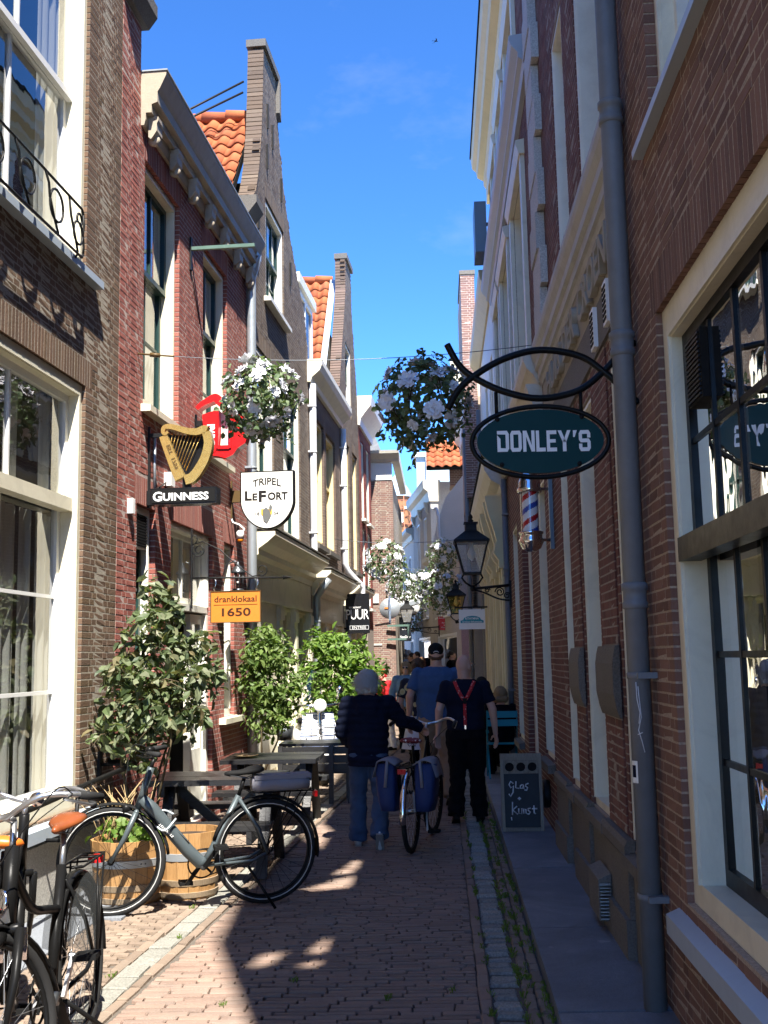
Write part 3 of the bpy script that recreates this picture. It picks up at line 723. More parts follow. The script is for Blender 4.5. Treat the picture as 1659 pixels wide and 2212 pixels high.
H = house('gable_house', 'grey brown brick house with a tall curved neck gable and orange tile roof', LF, 13.63, 18.32, 0, 10.6, ops, 'brick_grey', 'mortar_grey', [(13.63, 18.32, 3.2, 10.6)], vt, top3, depth=4)
W = window(H, LF, 14.86, 16.22, 6.78, 8.30, .03, .10, .12, 'cream_pale', 'dark_green', (3,1), (3,2), 7.55, 'glass', [(.55,1,0,1)], ('cream_pale', .1, .08, .12))
W = window(H, LF, 13.95, 15.38, 3.5, 5.92, .03, .10, .12, 'cream_pale', 'dark_green', (2,1), (2,2), 4.9, 'glass', [(.5,1,0,1)], ('stone_grey', .1, .12, .1))
W = window(H, LF, 16.05, 17.5, 3.5, 5.92, .03, .10, .12, 'cream_pale', 'dark_green', (2,1), (2,2), 4.9, 'glass', [(.5,1,0,1)], ('stone_grey', .1, .12, .1))
# gable coping of brick on edge
pts3 = [(13.75, 7.78), (14.0, 7.87), (14.22, 8.05), (14.45, 8.5), (14.62, 9.1), (14.72, 9.8), (14.78, 10.5)]
q = MB()
for (a, za), (b, zb) in zip(pts3, pts3[1:]):
    n = max(1, int(hypot(b-a, zb-za)/.065))
    for i in range(n):
        u0, z0, u1, z1 = a+(b-a)*i/n, za+(zb-za)*i/n, a+(b-a)*(i+.84)/n, za+(zb-za)*(i+.84)/n
        nu, nz_ = -(zb-za)/hypot(b-a, zb-za), (b-a)/hypot(b-a, zb-za); e = .05+rr(-.004, .004)
        q.hexa([LF.p(*w) for w in ((u0,-.22,z0),(u1,-.22,z1),(u1,.012,z1),(u0,.012,z0),(u0+nu*e,-.22,z0+nz_*e),(u1+nu*e,-.22,z1+nz_*e),(u1+nu*e,.012,z1+nz_*e),(u0+nu*e,.012,z0+nz_*e))])
q.build('gable_edge', 'brick_grey', H, None, 'stuff')
MB().fb(LF, 14.70, 15.78, -.24, .05, 10.53, 10.64).build('cap', 'stone_grey', H)
MB().hexa([LF.p(*w) for w in ((15.68,-.22,10.0),(15.80,-.22,9.9),(15.80,.06,9.9),(15.68,.06,10.0),(15.68,-.22,10.53),(15.80,-.22,10.53),(15.80,.06,10.53),(15.68,.06,10.53))]).build('cap', 'stone_grey', H)
MB().mold(LF, [(-.3, 7.5), (.05, 7.5), (.16, 7.64), (.16, 7.74), (-.3, 7.74)], 13.55, 13.98).build('shoulder_stone', 'stone_grey', H)
# its roof: a slope that faces down the street, ridge square to the street
ridge = LF.p(15.15, -.26, 9.66); eave_dir = (-LF.d*1.55 + V3((0,0,-2.0)))
nrm = V3(eave_dir).cross(LF.n).normalized(); nrm = nrm if nrm.z > 0 else -nrm
pantiles(H, ridge, -LF.n, eave_dir, nrm, 12, 9)
q = MB()
for k in range(8): q.tube([ridge-LF.n*(k*.36)+V3((0,0,.03)), ridge-LF.n*(k*.36+.38)+V3((0,0,.05))], [.085, .10], 8)
q.build('ridge_tiles', 'tile_orange', H, None, 'stuff')
q = MB(); q.tube([LF.p(14.8, -.3, 10.05), LF.p(14.2, -1.8, 8.95)], .016, 6); q.build('tie_rod', 'black_iron', H); q = MB(); q.tube([LF.p(14.76, -.3, 9.86), LF.p(14.1, -1.75, 8.8)], .016, 6); q.build('tie_rod', 'black_iron', H)
# wall anchors
for (u, z) in ((15.0, 9.4), (14.95, 8.75), (15.35, 9.25), (16.0, 8.7), (14.35, 7.6), (16.7, 7.6)): MB().fb(LF, u-.012, u+.012, 0, .03, z, z+.38).build('wall_anchor', 'black_iron', H)
# cream shop front on the ground floor
def shopfront(H, F, u0, u1, zt, bays, mat='cream', corn=.34, lead=None):
    q = MB(); q.mold(F, [(-.1, zt-.40), (.05, zt-.40), (.06, zt-.32), (.12, zt-.27), (.12, zt-.2), (corn*.7, zt-.12), (corn, zt-.03), (corn, zt+.03), (-.02, zt+.06)], u0, u1); q.build('shop_cornice', mat, H)
    MB().fb(F, u0-.02, u1+.02, 0.0, corn+.015, zt+.05, zt+.07).build('cornice_lead', 'stone_grey', H)
    MB().fb(F, u0+.05, u1-.05, -.1, .03, zt-.78, zt-.402).build('fascia', mat, H)
    MB().fb(F, u0+.05, u1-.05, -.1, .06, zt-.84, zt-.782).build('fascia_strip', mat, H)
    n = len(bays)
    for k, (a, b, kind) in enumerate(bays):
        if kind == 'col':
            q = MB(); q.fb(F, a, b, -.12, .05, .0, zt-.845); q.fb(F, a-.02, b+.02, .051, .08, 0, .5); q.fb(F, a-.02, b+.02, .051, .075, zt-1.05, zt-.90); q.fb(F, a+.04, b-.04, .052, .066, .6, zt-1.15); q.build('pilaster', mat, H)
        elif kind == 'panel':
            q = MB(); q.fb(F, a, b, -.12, .0, .0, zt-.845); q.fb(F, a+.08, b-.08, .001, .02, .2, .8); q.fb(F, a+.08, b-.08, .001, .015, 1.0, zt-1.0); q.build('panel', mat, H)
        elif kind == 'door':
            q = MB(); q.fb(F, a, b, -.22, -.16, .03, zt-.845); q.build('door', 'dark_green', H)
        else:
            q = MB(); q.fb(F, a, b, -.12, .0, .0, .62); q.fb(F, a, b, -.08, .03, .621, .68); q.build('stall_riser', mat, H)
            window(H, F, a, b, .68, zt-.845, .02, .05, .08, mat, mat, None, (2, 2), None, 'glass', [(0,.4,0,.9)])
shopfront(H, LF, 13.75, 18.25, 3.28, [(13.8,14.05,'col'), (14.05,15.45,'panel'), (15.45,15.7,'col'), (15.7,16.6,'win'), (16.6,16.85,'col'), (16.85,17.95,'win'), (17.95,18.2,'col')])

# 4: the dark brick house between two white pipes
ops = [(18.95, 20.0, 3.7, 5.98), (20.25, 21.45, 3.7, 5.95), (18.5, 22.0, .02, 2.9)]
H = house('dark_brick_house', 'narrow dark brick house between two white downpipes', LF, 18.33, 22.18, 0, 6.75, ops, 'brick_dark', 'mortar_dark', [(18.33, 22.18, 2.9, 6.6)], [(18.9, 20.05, 5.98, 6.2), (20.2, 21.5, 5.95, 6.2)], nind=200)
for (a, b, zt) in ((18.95, 20.0, 5.98), (20.25, 21.45, 5.95)): window(H, LF, a, b, 3.7, zt, .05, .09, .13, 'cream_yellow', 'cream_yellow', (1,1), (2,2), 4.95, 'glass', [(0,1,0,1)], ('stone_grey', .08, .1, .05))
MB().mold(LF, [(-.3, 6.42), (.06, 6.42), (.08, 6.50), (.22, 6.62), (.26, 6.72), (.26, 6.82), (-.3, 6.82)], 18.25, 22.15).build('cornice', 'cream', H)
shopfront(H, LF, 18.45, 22.05, 3.15, [(18.5,18.7,'col'), (18.7,19.6,'win'), (19.6,19.8,'col'), (19.8,20.7,'panel'), (20.7,20.9,'col'), (20.9,21.8,'win'), (21.8,22.0,'col')])
D = thing('dormer', 'grey roof dormer with white window frames above the dark brick house', 'dormer', LF.p(18.6, -.3, 6.8))
q = MB(); q.fb(LF, 18.62, 20.2, -2.4, -.28, 6.82, 8.32); q.build('dormer_cheek', 'lead_blue', D)
MB().fb(LF, 18.5, 20.3, -2.5, -.16, 8.322, 8.50).build('dormer_roof', 'cream_pale', D)
q = MB()
for a in (18.62, 19.36, 20.1): q.fb(LF, a, a+.1, -.279, -.22, 6.85, 8.31)
q.fb(LF, 18.72, 19.36, -.279, -.22, 6.85, 7.0); q.fb(LF, 19.46, 20.1, -.279, -.22, 6.85, 7.0); q.fb(LF, 18.72, 19.36, -.279, -.22, 8.2, 8.31); q.fb(LF, 19.46, 20.1, -.279, -.22, 8.2, 8.31); W = q.build('window', 'white_paint', D)
for a in (18.72, 19.46): MB().add([LF.p(a,-.25,7.0), LF.p(a+.64,-.25,7.0), LF.p(a+.64,-.25,8.2), LF.p(a,-.25,8.2)], [(0,1,2,3)]).build('pane', 'dark_glassy', W)
# 5: the brown gable house
top5 = lerp_top([(22.19, 7.3), (22.4, 7.75), (22.6, 8.2), (23.0, 9.0), (23.35, 9.8), (23.4, 10.55), (24.3, 10.55), (24.35, 9.8), (24.8, 8.6), (25.25, 7.6)])
ops = [(23.2, 24.1, 7.0, 8.6), (22.75, 23.6, 3.6, 6.3), (24.1, 24.95, 3.6, 6.3), (22.4, 25.1, .02, 2.85)]
H = house('brown_gable_house', 'narrow brown brick house with a steep gable and bright orange tile roof', LF, 22.19, 25.27, 0, 10.6, ops, 'brick_grey', 'mortar_grey', [(22.19, 25.27, 2.9, 10.6)], [(22.7, 23.65, 6.3, 6.5), (24.05, 25.0, 6.3, 6.5)], top5, nind=150, depth=3)
window(H, LF, 23.2, 24.1, 7.0, 8.6, .03, .08, .12, 'cream_pale', 'dark_green', (2,1), (2,1), 7.8, 'glass')
for a in (22.75, 24.1): window(H, LF, a, a+.85, 3.6, 6.3, .05, .08, .13, 'cream_yellow', 'cream', (1,1), (2,2), 5.2, 'glass', [(0,1,0,1)], ('stone_grey', .1, .1, .05))
shopfront(H, LF, 22.35, 25.15, 3.15, [(22.4,22.6,'col'), (22.6,23.6,'win'), (23.6,23.8,'col'), (23.8,24.8,'win'), (24.8,25.0,'col')])
MB().fb(LF, 23.34, 24.38, -.24, .05, 10.56, 10.68).build('cap', 'stone_grey', H)
q = MB()
p5 = [(22.19, 7.3), (22.6, 8.2), (23.0, 9.0), (23.35, 9.8), (23.4, 10.5)]
for (a, za), (b, zb) in zip(p5, p5[1:]):
    n = max(1, int(hypot(b-a, zb-za)/.07)); l = hypot(b-a, zb-za)
    for i in range(n):
        u0, z0, u1, z1 = a+(b-a)*i/n, za+(zb-za)*i/n, a+(b-a)*(i+.82)/n, za+(zb-za)*(i+.82)/n; nu, nz_ = -(zb-za)/l*.05, (b-a)/l*.05
        q.hexa([LF.p(*w) for w in ((u0,-.22,z0),(u1,-.22,z1),(u1,.012,z1),(u0,.012,z0),(u0+nu,-.22,z0+nz_),(u1+nu,-.22,z1+nz_),(u1+nu,.012,z1+nz_),(u0+nu,.012,z0+nz_))])
q.build('gable_edge', 'brick_dark', H, None, 'stuff')
ridge = LF.p(23.78, -.40, 10.2); ed = (-LF.d*2.6+V3((0,0,-3.9))); nrm = V3(ed).cross(LF.n).normalized(); nrm = nrm if nrm.z > 0 else -nrm
pantiles(H, ridge, -LF.n, ed, nrm, 14, 17)
q = MB(); 
for k in range(6): q.tube([ridge-LF.n*(k*.36-.05)+V3((0,0,.03)), ridge-LF.n*(k*.36+.33)+V3((0,0,.05))], [.085, .10], 8)
q.build('ridge_tiles', 'tile_orange', H, None, 'stuff')
q = MB(); q.bar(LF.p(23.75, -.32, 10.17)+nrm*.05, LF.p(23.75, -.32, 10.17)+V3(ed)+nrm*.05, .13, .02, nrm); q.build('lead_flashing', 'zinc', H)
# 6: the dark red house
ops = [(25.75, 26.3, 5.0, 6.9), (26.75, 27.4, 5.0, 6.9), (25.75, 26.3, 2.9, 4.75), (26.75, 27.4, 2.9, 4.75), (25.7, 26.5, .1, 2.3)]
H = house('wine_red_house', 'dark red brick house with a large cream cornice', LF, 25.28, 27.75, 0, 7.6, ops, 'brick_wine', 'mortar_dark', [(25.28, 27.75, 2.4, 7.3)], nind=100)
for (a, b, c, d) in ops[:4]: window(H, LF, a, b, c, d, .03, .07, .12, 'cream_pale', 'cream_pale', (1,1), (1,1), (c+d)/2, 'glass', [(0,1,0,1)], ('cream_pale', .1, .08, .08))
MB().fb(LF, 25.7, 26.5, -.15, -.05, .1, 2.3).build('door', 'dark_green', H)
MB().mold(LF, [(-.3, 7.15), (.05, 7.15), (.07, 7.3), (.18, 7.45), (.32, 7.62), (.34, 7.85), (-.3, 7.85)], 25.2, 27.8).build('cornice', 'cream_pale', H)
# 7: the brick house end that faces down the street
PF_ = Frame((-1.70, 28.5), (1, 0), (0, -1))
H = house('street_corner_house', 'brick corner house with a white cornice that closes the left side of the street', PF_, -4, .56, 0, 6.35, [], 'brick_pier', 'mortar_pale', [(-.05, .56, 0, 6.35)], nind=300, depth=6)
brk = MB(); brk.fb(PF_, -.03, .545, -.2, .02, 6.36, 6.84); brk.build('frieze', 'white_paint', H)
MB().prism([(-.3, 6.84), (.10, 6.84), (.14, 6.90), (.34, 7.02), (.36, 7.10), (-.3, 7.10)], lambda a, b, t: PF_.p(t, a, b), -4, .75).build('cornice', 'cream_worn', H)
MB().fb(PF_, .55, .75, -6, -.301, 6.86, 7.10).build('cornice', 'cream_worn', H)
MB().prism([(-4, 7.1), (.3, 7.1), (.05, 7.75), (-.6, 8.3), (-4, 8.3)], lambda a, b, t: PF_.p(a, t, b), -.4, -5).build('roof', 'bluestone', H)
MB().fb(PF_, -.02, .14, 0, .03, 3.1, 3.35).build('stone_block', 'stone_pale', H); MB().fb(PF_, -.02, .2, 0, .02, 2.0, 2.05).build('string_strip', 'stone_pale', H)

# ------------------------------------------------------------------ houses on the right
ops = [(2.2, 4.76, .62, 3.16), (2.2, 4.66, 3.98, 6.6)]
H = house('corner_shop_house', 'red brown brick house with a big black sash window, nearest on the right', RF, -9, 5.30, 0, 8.5, ops, 'brick_right', 'mortar_tan', [(0.6, 5.30, 0, 6.6)], [(2.2, 4.86, 3.16, 3.37)], nind=300, depth=5, h=.041, j=.010)
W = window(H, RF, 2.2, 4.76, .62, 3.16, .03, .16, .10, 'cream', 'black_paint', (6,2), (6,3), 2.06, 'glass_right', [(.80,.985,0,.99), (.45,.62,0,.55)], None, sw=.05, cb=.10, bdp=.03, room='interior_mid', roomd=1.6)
MB().fb(RF, 2.35, 4.62, -.10, -.012, 2.03, 2.13).build('meeting_rail', 'black_paint', W)
MB().hexa([RF.p(*w) for w in ((2.1,-.1,.47),(4.92,-.1,.47),(4.92,.06,.46),(2.1,.06,.46),(2.1,-.1,.61),(4.92,-.1,.61),(4.92,.06,.54),(2.1,.06,.54))]).build('sill', 'sill_blue', W)
q = MB(); q.fb(RF, 4.20, 4.43, -.16, -.05, 2.64, 2.92); AC = q.build('ventilator', 'black_matt', W)
q = MB()
for k in range(14): q.fb(RF, 4.21, 4.42, -.05, -.042, 2.65+k*.019, 2.66+k*.019)
W2 = q.build('ventilator_grille', 'black_paint', W)
W = window(H, RF, 2.2, 4.66, 3.98, 6.6, .05, .12, .13, 'cream', 'cream_pale', None, (2,1), None, 'glass_right', [(.6,.97,0,1)], ('sill_blue', .05, .06, .18))
# eaves cornice of this house; the added screen above it shades the street
q = MB(); q.mold(RF, [(-.3, 8.2), (.04, 8.2), (.10, 8.4), (.10, 8.52), (-.3, 8.52)], -9, 5.3); q.build('cornice', 'cream_worn', H)
# added unseen board screen above that cornice, slit to throw sun patches on paving
KX, KY = SUN.x/SUN.z, -SUN.y/SUN.z
SUN_PATCHES = [[(-.84,6.40),(-.72,6.44),(-.58,6.92),(-.71,6.95)], [(-1.13,6.10),(-1.0,6.18),(-.93,6.50),(-1.06,6.45)], [(-.90,8.65),(-.76,8.72),(-.64,9.35),(-.78,9.30)], [(-1.12,8.05),(-.74,8.20),(-.58,8.85),(-.84,8.55)], [(-.88,6.12),(-.66,6.18),(-.42,6.5),(-.62,6.48)], [(-1.2,12.2),(-.95,12.2),(-.70,13.2),(-.9,13.2)]]
def in_sun_patch(y, z):
    gx, gy = 1-KX*z, y+KY*z
    for G_ in SUN_PATCHES:
        sgn = [((G_[(i+1) % 4][0]-G_[i][0])*(gy-G_[i][1])-(G_[(i+1) % 4][1]-G_[i][1])*(gx-G_[i][0])) for i in range(4)]
        if all(v > 0 for v in sgn) or all(v < 0 for v in sgn): return True
    return False
SCR = thing('added_shade_screen', 'added board screen above the corner shop house, slit to shape sun patches on the paving', 'added shade screen', RF.p(-.9, 0, 8.5))
y = -.95; q = MB()
while y < 5.28:
    zt = 12.6 if y < 2.95 else (11.2 if y < 4.1 else 12.0); zt += .5*max(0., min(1., (y+.95)/.9))*(y < 2.95); z = 8.53; z0 = z
    while z < zt:
        if in_sun_patch(y+.025, z+.03):
            if z > z0: q.fb(RF, y, y+.0495, -.03, -.005, z0, z)
            z0 = z+.06
        z += .06
    if zt > z0: q.fb(RF, y, y+.0495, -.03, -.005, z0, zt)
    y += .05
q.build('shade_boards', 'wood_weathered', SCR, None, 'stuff')
# 2: the old weigh-house like front with stone frieze
ops = [(5.40, 6.06, .62, 3.3), (6.82, 7.56, .66, 3.3), (8.22, 8.70, .66, 3.3), (5.45, 6.84, 4.44, 7.4), (7.45, 8.13, 4.5, 6.42)]
H = house('frieze_house', 'brown brick house with carved stone frieze, stone quoins and cream window jambs', RF, 5.31, 9.62, 0, 11.9, ops, 'brick_maroon', 'mortar_dark', [(5.31, 9.62, .66, 3.5), (5.31, 9.62, 4.4, 9.9)], [], nind=300, j=.010, h=.041)
for (a, b, c, d) in ops[:3]: window(H, RF, a, b, c, d, .02, .05, .24, 'cream', 'grey_paint', (1,1), (1,1), 2.2, sp=.7, gl='glass_right', curt=[(0,1,0,1)], sill=('stone_grey', .06, .08, .02), room='interior_mid')
for (a, b, c, d) in ops[3:]: window(H, RF, a, b, c, d, .02, .06, .26, 'cream_pale', 'black_paint', (1,1), (2,1), (c+d)/2, 'glass_right', [(0,1,0,1)], sp=.75)
# brick piers, stone blocks and plinths
for (a, b) in ((6.08, 6.80), (7.58, 8.20)):
    brickwork(H, RF, [(a+.06, b-.06, .68, 3.42)], [], 'brick_maroon', o=.010, dep=.014, nind=40)
    MB().fb(RF, a+.085, b-.085, .001, .009, .68, 3.42).build('pier_core', 'mortar_dark', H)
    q = MB(); q.prism([(0.012, 1.30), (.025, 1.30), (.04, 1.35), (.055, 1.43), (.055, 1.60), (.045, 1.66), (.035, 1.70), (.012, 1.70)], lambda s, t, w: RF.p(w, s, t), a+.03, b-.03); q.build('stone_block', 'stone_grey', H)
for (a, b) in ((6.0, 6.84), (7.52, 8.24), (8.72, 9.6)):
    q = MB(); q.fb(RF, a, b, 0, .06, .06, .26); q.fb(RF, a+.03, b-.03, 0, .035, .261, .56); q.prism([(0,.561),(.035,.561),(.055,.59),(.055,.64),(.04,.67),(0,.67)], lambda s, t, w: RF.p(w, s, t), a-.01, b+.01); q.build('plinth', 'stone_grey', H)
for (a, b) in ((5.31, 5.99), (6.85, 7.51), (8.25, 8.71)): MB().fb(RF, a, b, -.05, .012, .06, .60).build('stone_panel', 'stone_grey', H); 
q = MB(); q.fb(RF, 5.31, 9.62, -.1, .02, 3.43, 3.70); q.build('stone_band', 'stone_grey', H)
q = MB(); q.fb(RF, 5.31, 9.62, -.1, .012, 3.701, 4.06); FZ = q.build('frieze', 'letter_stone', H)
MB().mold(RF, [(-.1, 4.061), (.02, 4.061), (.03, 4.11), (.05, 4.12), (.05, 4.19), (.075, 4.21), (.075, 4.27), (.10, 4.32), (.11, 4.36), (.11, 4.40), (-.1, 4.43)], 5.31, 9.66).build('cornice', 'cornice_grey', H)
z = 4.45; k = 0
while z < 9.8:
    a, b = (8.92, 9.60) if k % 2 else (9.05, 9.60); hgt = .34
    q = MB(); q.fb(RF, a+rr(-.02, .02), b, .002, .07+rr(-.01, .01), z, z+hgt-.012); q.build('quoin', 'stone_pale', H); z += hgt; k += 1
MB().mold(RF, [(-.3, 11.9), (.1, 11.9), (.2, 12.1), (.2, 12.2), (-.3, 12.2)], 5.31, 9.62).build('top_cornice', 'cream_worn', H)
for (u, z) in ((5.78, 3.45), (6.28, 3.45)):
    q = MB(); q.fb(RF, u, u+.13, .02, .045, z, z+.24); V = q.build('air_grille', 'sign_white', H)
    q = MB()
    for t in range(7): q.fb(RF, u+.015, u+.115, .045, .05, z+.02+t*.03, z+.035+t*.03)
    q.build('slot', 'black_matt', V)
# 3: the long brick house with two rows of cream windows
ops = [(9.98, 10.82, .70, 3.3), (11.62, 12.88, .08, 3.2), (13.55, 14.4, .62, 3.3), (10.75, 12.36, 4.62, 6.82), (13.05, 14.62, 4.62, 6.84), (15.05, 16.25, 4.62, 6.84), (11.2, 12.48, 7.62, 8.97), (13.1, 14.2, 7.62, 8.93), (14.75, 15.8, 7.62, 8.90)]
H = house('long_brick_house', 'dark red brick house with two rows of cream windows and a cream roof cornice', RF, 9.63, 16.95, 0, 9.5, ops, 'brick_maroon', 'mortar_brown', [(9.63, 16.95, 0, 9.5)], nind=300, j=.010, h=.041)
for (a, b, c, d) in (ops[0], ops[2]): window(H, RF, a, b, c, d, .02, .05, .24, 'cream', 'grey_paint', (1,1), (1,1), 2.1, 'glass_right', [(0,1,0,1)], sp=.7, sill=('stone_grey', .07, .09, .05), room='interior_mid')
q = MB(); q.fb(RF, 11.62, 11.74, -.22, -.07, .08, 3.2); q.fb(RF, 12.70, 12.88, -.22, -.07, .08, 3.2); q.fb(RF, 11.74, 12.70, -.22, -.07, 3.08, 3.2); DF = q.build('door_frame', 'cream', H)
q = MB(); q.fb(RF, 11.74, 12.70, -.19, -.14, .1, 2.3); q.build('door', 'cream_pale', DF); MB().fb(RF, 11.74, 12.7, -.19, -.09, 2.301, 2.38).build('transom', 'cream', DF)
MB().fb(RF, 11.74, 12.7, -.30, -.29, 2.38, 3.08).build('fanlight', 'dark_glassy', DF)
for (a, b, c, d) in ops[3:]: window(H, RF, a, b, c, d, .02, .08, .24, 'cream', 'cream_pale', (1,1), (2,1), (c+d)/2, 'glass_right', [(0,1,0,1)], sp=.7)
for (a, b, c, d) in ops[3:]:
    q = MB(); q.fb(RF, a-.10, a+.06, .0, .045, c, d-.06); q.fb(RF, b-.06, b+.10, .0, .045, c, d-.06); q.mold(RF, [(0, d-.06), (.06, d-.06), (.09, d+.04), (.09, d+.08), (0, d+.10)], a-.13, b+.13); q.build('window_surround', 'cream', H)
MB().mold(RF, [(-.05, 7.22), (.05, 7.22), (.07, 7.28), (.11, 7.31), (.11, 7.36), (.17, 7.43), (.19, 7.48), (.19, 7.53), (-.05, 7.56)], 9.75, 16.9).build('string_cornice', 'grey_paint', H)
MB().mold(RF, [(-.05, 4.12), (.04, 4.12), (.08, 4.2), (.14, 4.26), (.17, 4.34), (.17, 4.40), (-.05, 4.44)], 9.75, 16.4).build('low_cornice', 'cream_worn', H)
MB().prism([(.0, 3.85), (.05, 3.85), (.10, 3.95), (.15, 4.1), (.15, 4.12), (0, 4.12)], lambda a, b, t: RF.p(t, a, b), 9.78, 9.95).build('console', 'cream_worn', H)
MB().mold(RF, [(-.3, 9.1), (.03, 9.1), (.03, 9.36), (.07, 9.42), (.07, 9.50), (.17, 9.56), (.19, 9.66), (.25, 9.72), (.27, 9.84), (.27, 9.90), (-.3, 9.90)], 9.63, 17.3).build('roof_cornice', 'cream_yellow', H)
MB().fb(RF, 9.63, 17.32, -.3, .29, 9.902, 9.935).build('gutter_edge', 'black_matt', H)
# 4: cream boarded house over the yellow shop front
ops = [(17.5, 18.3, 4.6, 6.6), (19.3, 20.1, 4.6, 6.6)]
H = house('cream_boarded_house', 'cream boarded house front over a yellow carved shop front', RF, 16.96, 22.4, 0, 7.6, ops, None, 'cream_pale')
for (a, b, c, d) in ops: window(H, RF, a, b, c, d, .02, .08, .13, 'cream', 'cream_pale', (1,1), (2,1), (c+d)/2, 'glass_right', [(0,1,0,1)])
u = 16.98
while u < 22.3:
    for (za, zb) in (((4.5, 7.5),) if not any(a-.16 < u < b for (a, b, _, _) in ops) else ((6.62, 7.5),)): MB().fb(RF, u, u+.15, -.005, .018, za, zb).build('board', 'cream_pale', H)
    u += .165
MB().mold(RF, [(-.05, 3.95), (.08, 3.95), (.10, 4.05), (.22, 4.12), (.30, 4.25), (.33, 4.36), (.33, 4.42), (-.05, 4.46)], 15.2, 22.3).build('shop_cornice', 'cream_worn', H)
MB().fb(RF, 15.18, 22.32, 0, .35, 4.462, 4.485).build('cornice_lead', 'black_matt', H)
MB().fb(RF, 15.4, 22.2, -.1, .06, 3.55, 3.949).build('fascia', 'cream_yellow', H)
for k, u in enumerate((15.5, 16.15, 17.5, 18.2, 19.6, 20.3, 21.6)):
    q = MB(); q.prism([(.061, 3.0), (.12, 3.0), (.20, 3.12), (.15, 3.3), (.20, 3.5), (.26, 3.7), (.30, 3.9), (.30, 3.945), (.061, 3.945)], lambda a, b, t: RF.p(t, a, b), u, u+.2); q.build('console', 'cream_yellow', H)
    q = MB(); q.fb(RF, u-.02, u+.22, -.1, .10, .0, .62); q.fb(RF, u-.04, u+.24, -.1, .15, .621, .74); q.fb(RF, u-.03, u+.23, -.1, .12, .741, .84); q.fb(RF, u, u+.2, -.1, .09, .841, 2.9); q.fb(RF, u-.03, u+.23, -.1, .13, 2.901, 2.999); q.build('pilaster', 'cream_yellow', H)
for (a, b) in ((15.72, 16.13), (16.37, 17.48), (17.72, 18.18), (18.42, 19.58), (19.82, 20.28), (20.52, 21.58)):
    q = MB(); q.fb(RF, a, b, -.1, .02, .0, .7); q.fb(RF, a, b, -.08, .0, .701, 3.548); q.fb(RF, a+.1, b-.1, .001, .03, .85, 3.3); q.build('panel', 'cream_yellow', H)
MB().mold(RF, [(-.3, 7.5), (.05, 7.5), (.2, 7.7), (.22, 7.85), (-.3, 7.85)], 16.96, 22.4).build('cornice', 'cream_yellow', H)
# 5: brown house further on, proud of the row, with a sunlit side
R5 = Frame((.72, 22.9), (0, 1), (-1, 0))
ops = [(.9, 1.8, 3.3, 5.6), (3.1, 4.0, 3.3, 5.6), (1.0, 4.4, .05, 2.6)]
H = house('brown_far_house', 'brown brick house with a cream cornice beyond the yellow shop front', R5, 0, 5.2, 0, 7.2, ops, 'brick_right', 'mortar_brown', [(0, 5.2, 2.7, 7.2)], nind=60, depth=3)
for (a, b, c, d) in ops[:2]: window(H, R5, a, b, c, d, .03, .08, .13, 'cream_pale', 'cream_pale', (1,1), (2,1), (c+d)/2, 'glass_right', [(0,1,0,1)])
MB().mold(R5, [(-.3, 6.9), (.05, 6.9), (.08, 7.1), (.2, 7.3), (.3, 7.6), (.34, 8.0), (-.3, 8.0)], .05, 5.4).build('cornice', 'cream', H)
q = MB(); q.fb(R5, .2, .8, -.1, .02, .0, 2.69); q.fb(R5, 4.45, 5.1, -.1, .02, .0, 2.69); q.build('shop_front', 'white_paint', H); q = MB(); q.fb(R5, 1.0, 4.4, -.12, -.02, .05, 2.6); q.build('shop_door', 'cloth_red', H)
SF = Frame((.72, 22.9), (1, 0), (0, -1))
T = thing('brick_gable_end', 'sunlit brick gable end rising above the cream cornice on the right', 'wall', SF.p(0, .0, 0))
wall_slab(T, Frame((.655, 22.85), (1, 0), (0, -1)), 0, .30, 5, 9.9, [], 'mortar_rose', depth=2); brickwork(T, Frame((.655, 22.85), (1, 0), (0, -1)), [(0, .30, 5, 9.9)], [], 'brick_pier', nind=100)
MB().fb(Frame((.655, 22.85), (1, 0), (0, -1)), -.02, .32, -2, .02, 9.91, 10.0).build('cap', 'stone_grey', T)

# ------------------------------------------------------------------ far end of the street
a8 = radians(8); BF = Frame((1.0, 24), (-sin(a8), cos(a8)), (-cos(a8), -sin(a8)))
FARW = []
def far_house(name, label, u0, u1, z1, wins, mat, corn, cz=.5, cm='cream_worn', door=None):
    H = thing(name, label, 'house', BF.p(u0, 0, 0)); wall_slab(H, BF, u0, u1, 0, z1, wins, mat, depth=6)
    for (a, b, c, d) in wins: window(H, BF, a, b, c, d, .02, .08, .12, 'white_paint', 'white_paint', (1,1), (1,1), (c+d)/2, 'glass_right', [(0,1,.4,1)], ('white_paint', .08, .07, .05))
    if corn: MB().mold(BF, [(-.3, z1-cz), (.04, z1-cz), (.08, z1-cz*.5), (.2, z1-cz*.35), (corn, z1-.08), (corn, z1+.05), (-.3, z1+.05)], u0-.05, u1+.05).build('cornice', cm, H)
    return H
H = far_house('grey_plaster_house', 'grey plaster house with a scrolled cornice at the bend of the street', 8.4, 12.9, 6.9, [(9.4, 10.2, 4.3, 6.0), (11.2, 12.0, 4.3, 6.0), (9.4, 10.2, 2.9, 3.9), (9.2, 12.2, .1, 2.3)], 'stucco_grey', .22, .6)
for u in (8.9, 10.6, 12.3): MB().prism([(.0, 6.0), (.08, 6.1), (.14, 6.35), (0.02, 6.35)], lambda a, b, t: BF.p(t, a, b), u, u+.2).build('console', 'cream_worn', H)
H = far_house('pale_plaster_house', 'low pale plaster house with an orange roof at the far end of the street', 12.95, 22, 6.0, [(13.8, 14.5, 3.0, 5.2), (15.5, 16.2, 3.0, 5.2), (17.4, 18.1, 3.0, 5.2), (19.4, 20.1, 3.0, 5.2), (13.6, 14.6, .1, 2.3), (17.2, 18.3, .1, 2.3)], 'stucco_white', .25, .35)
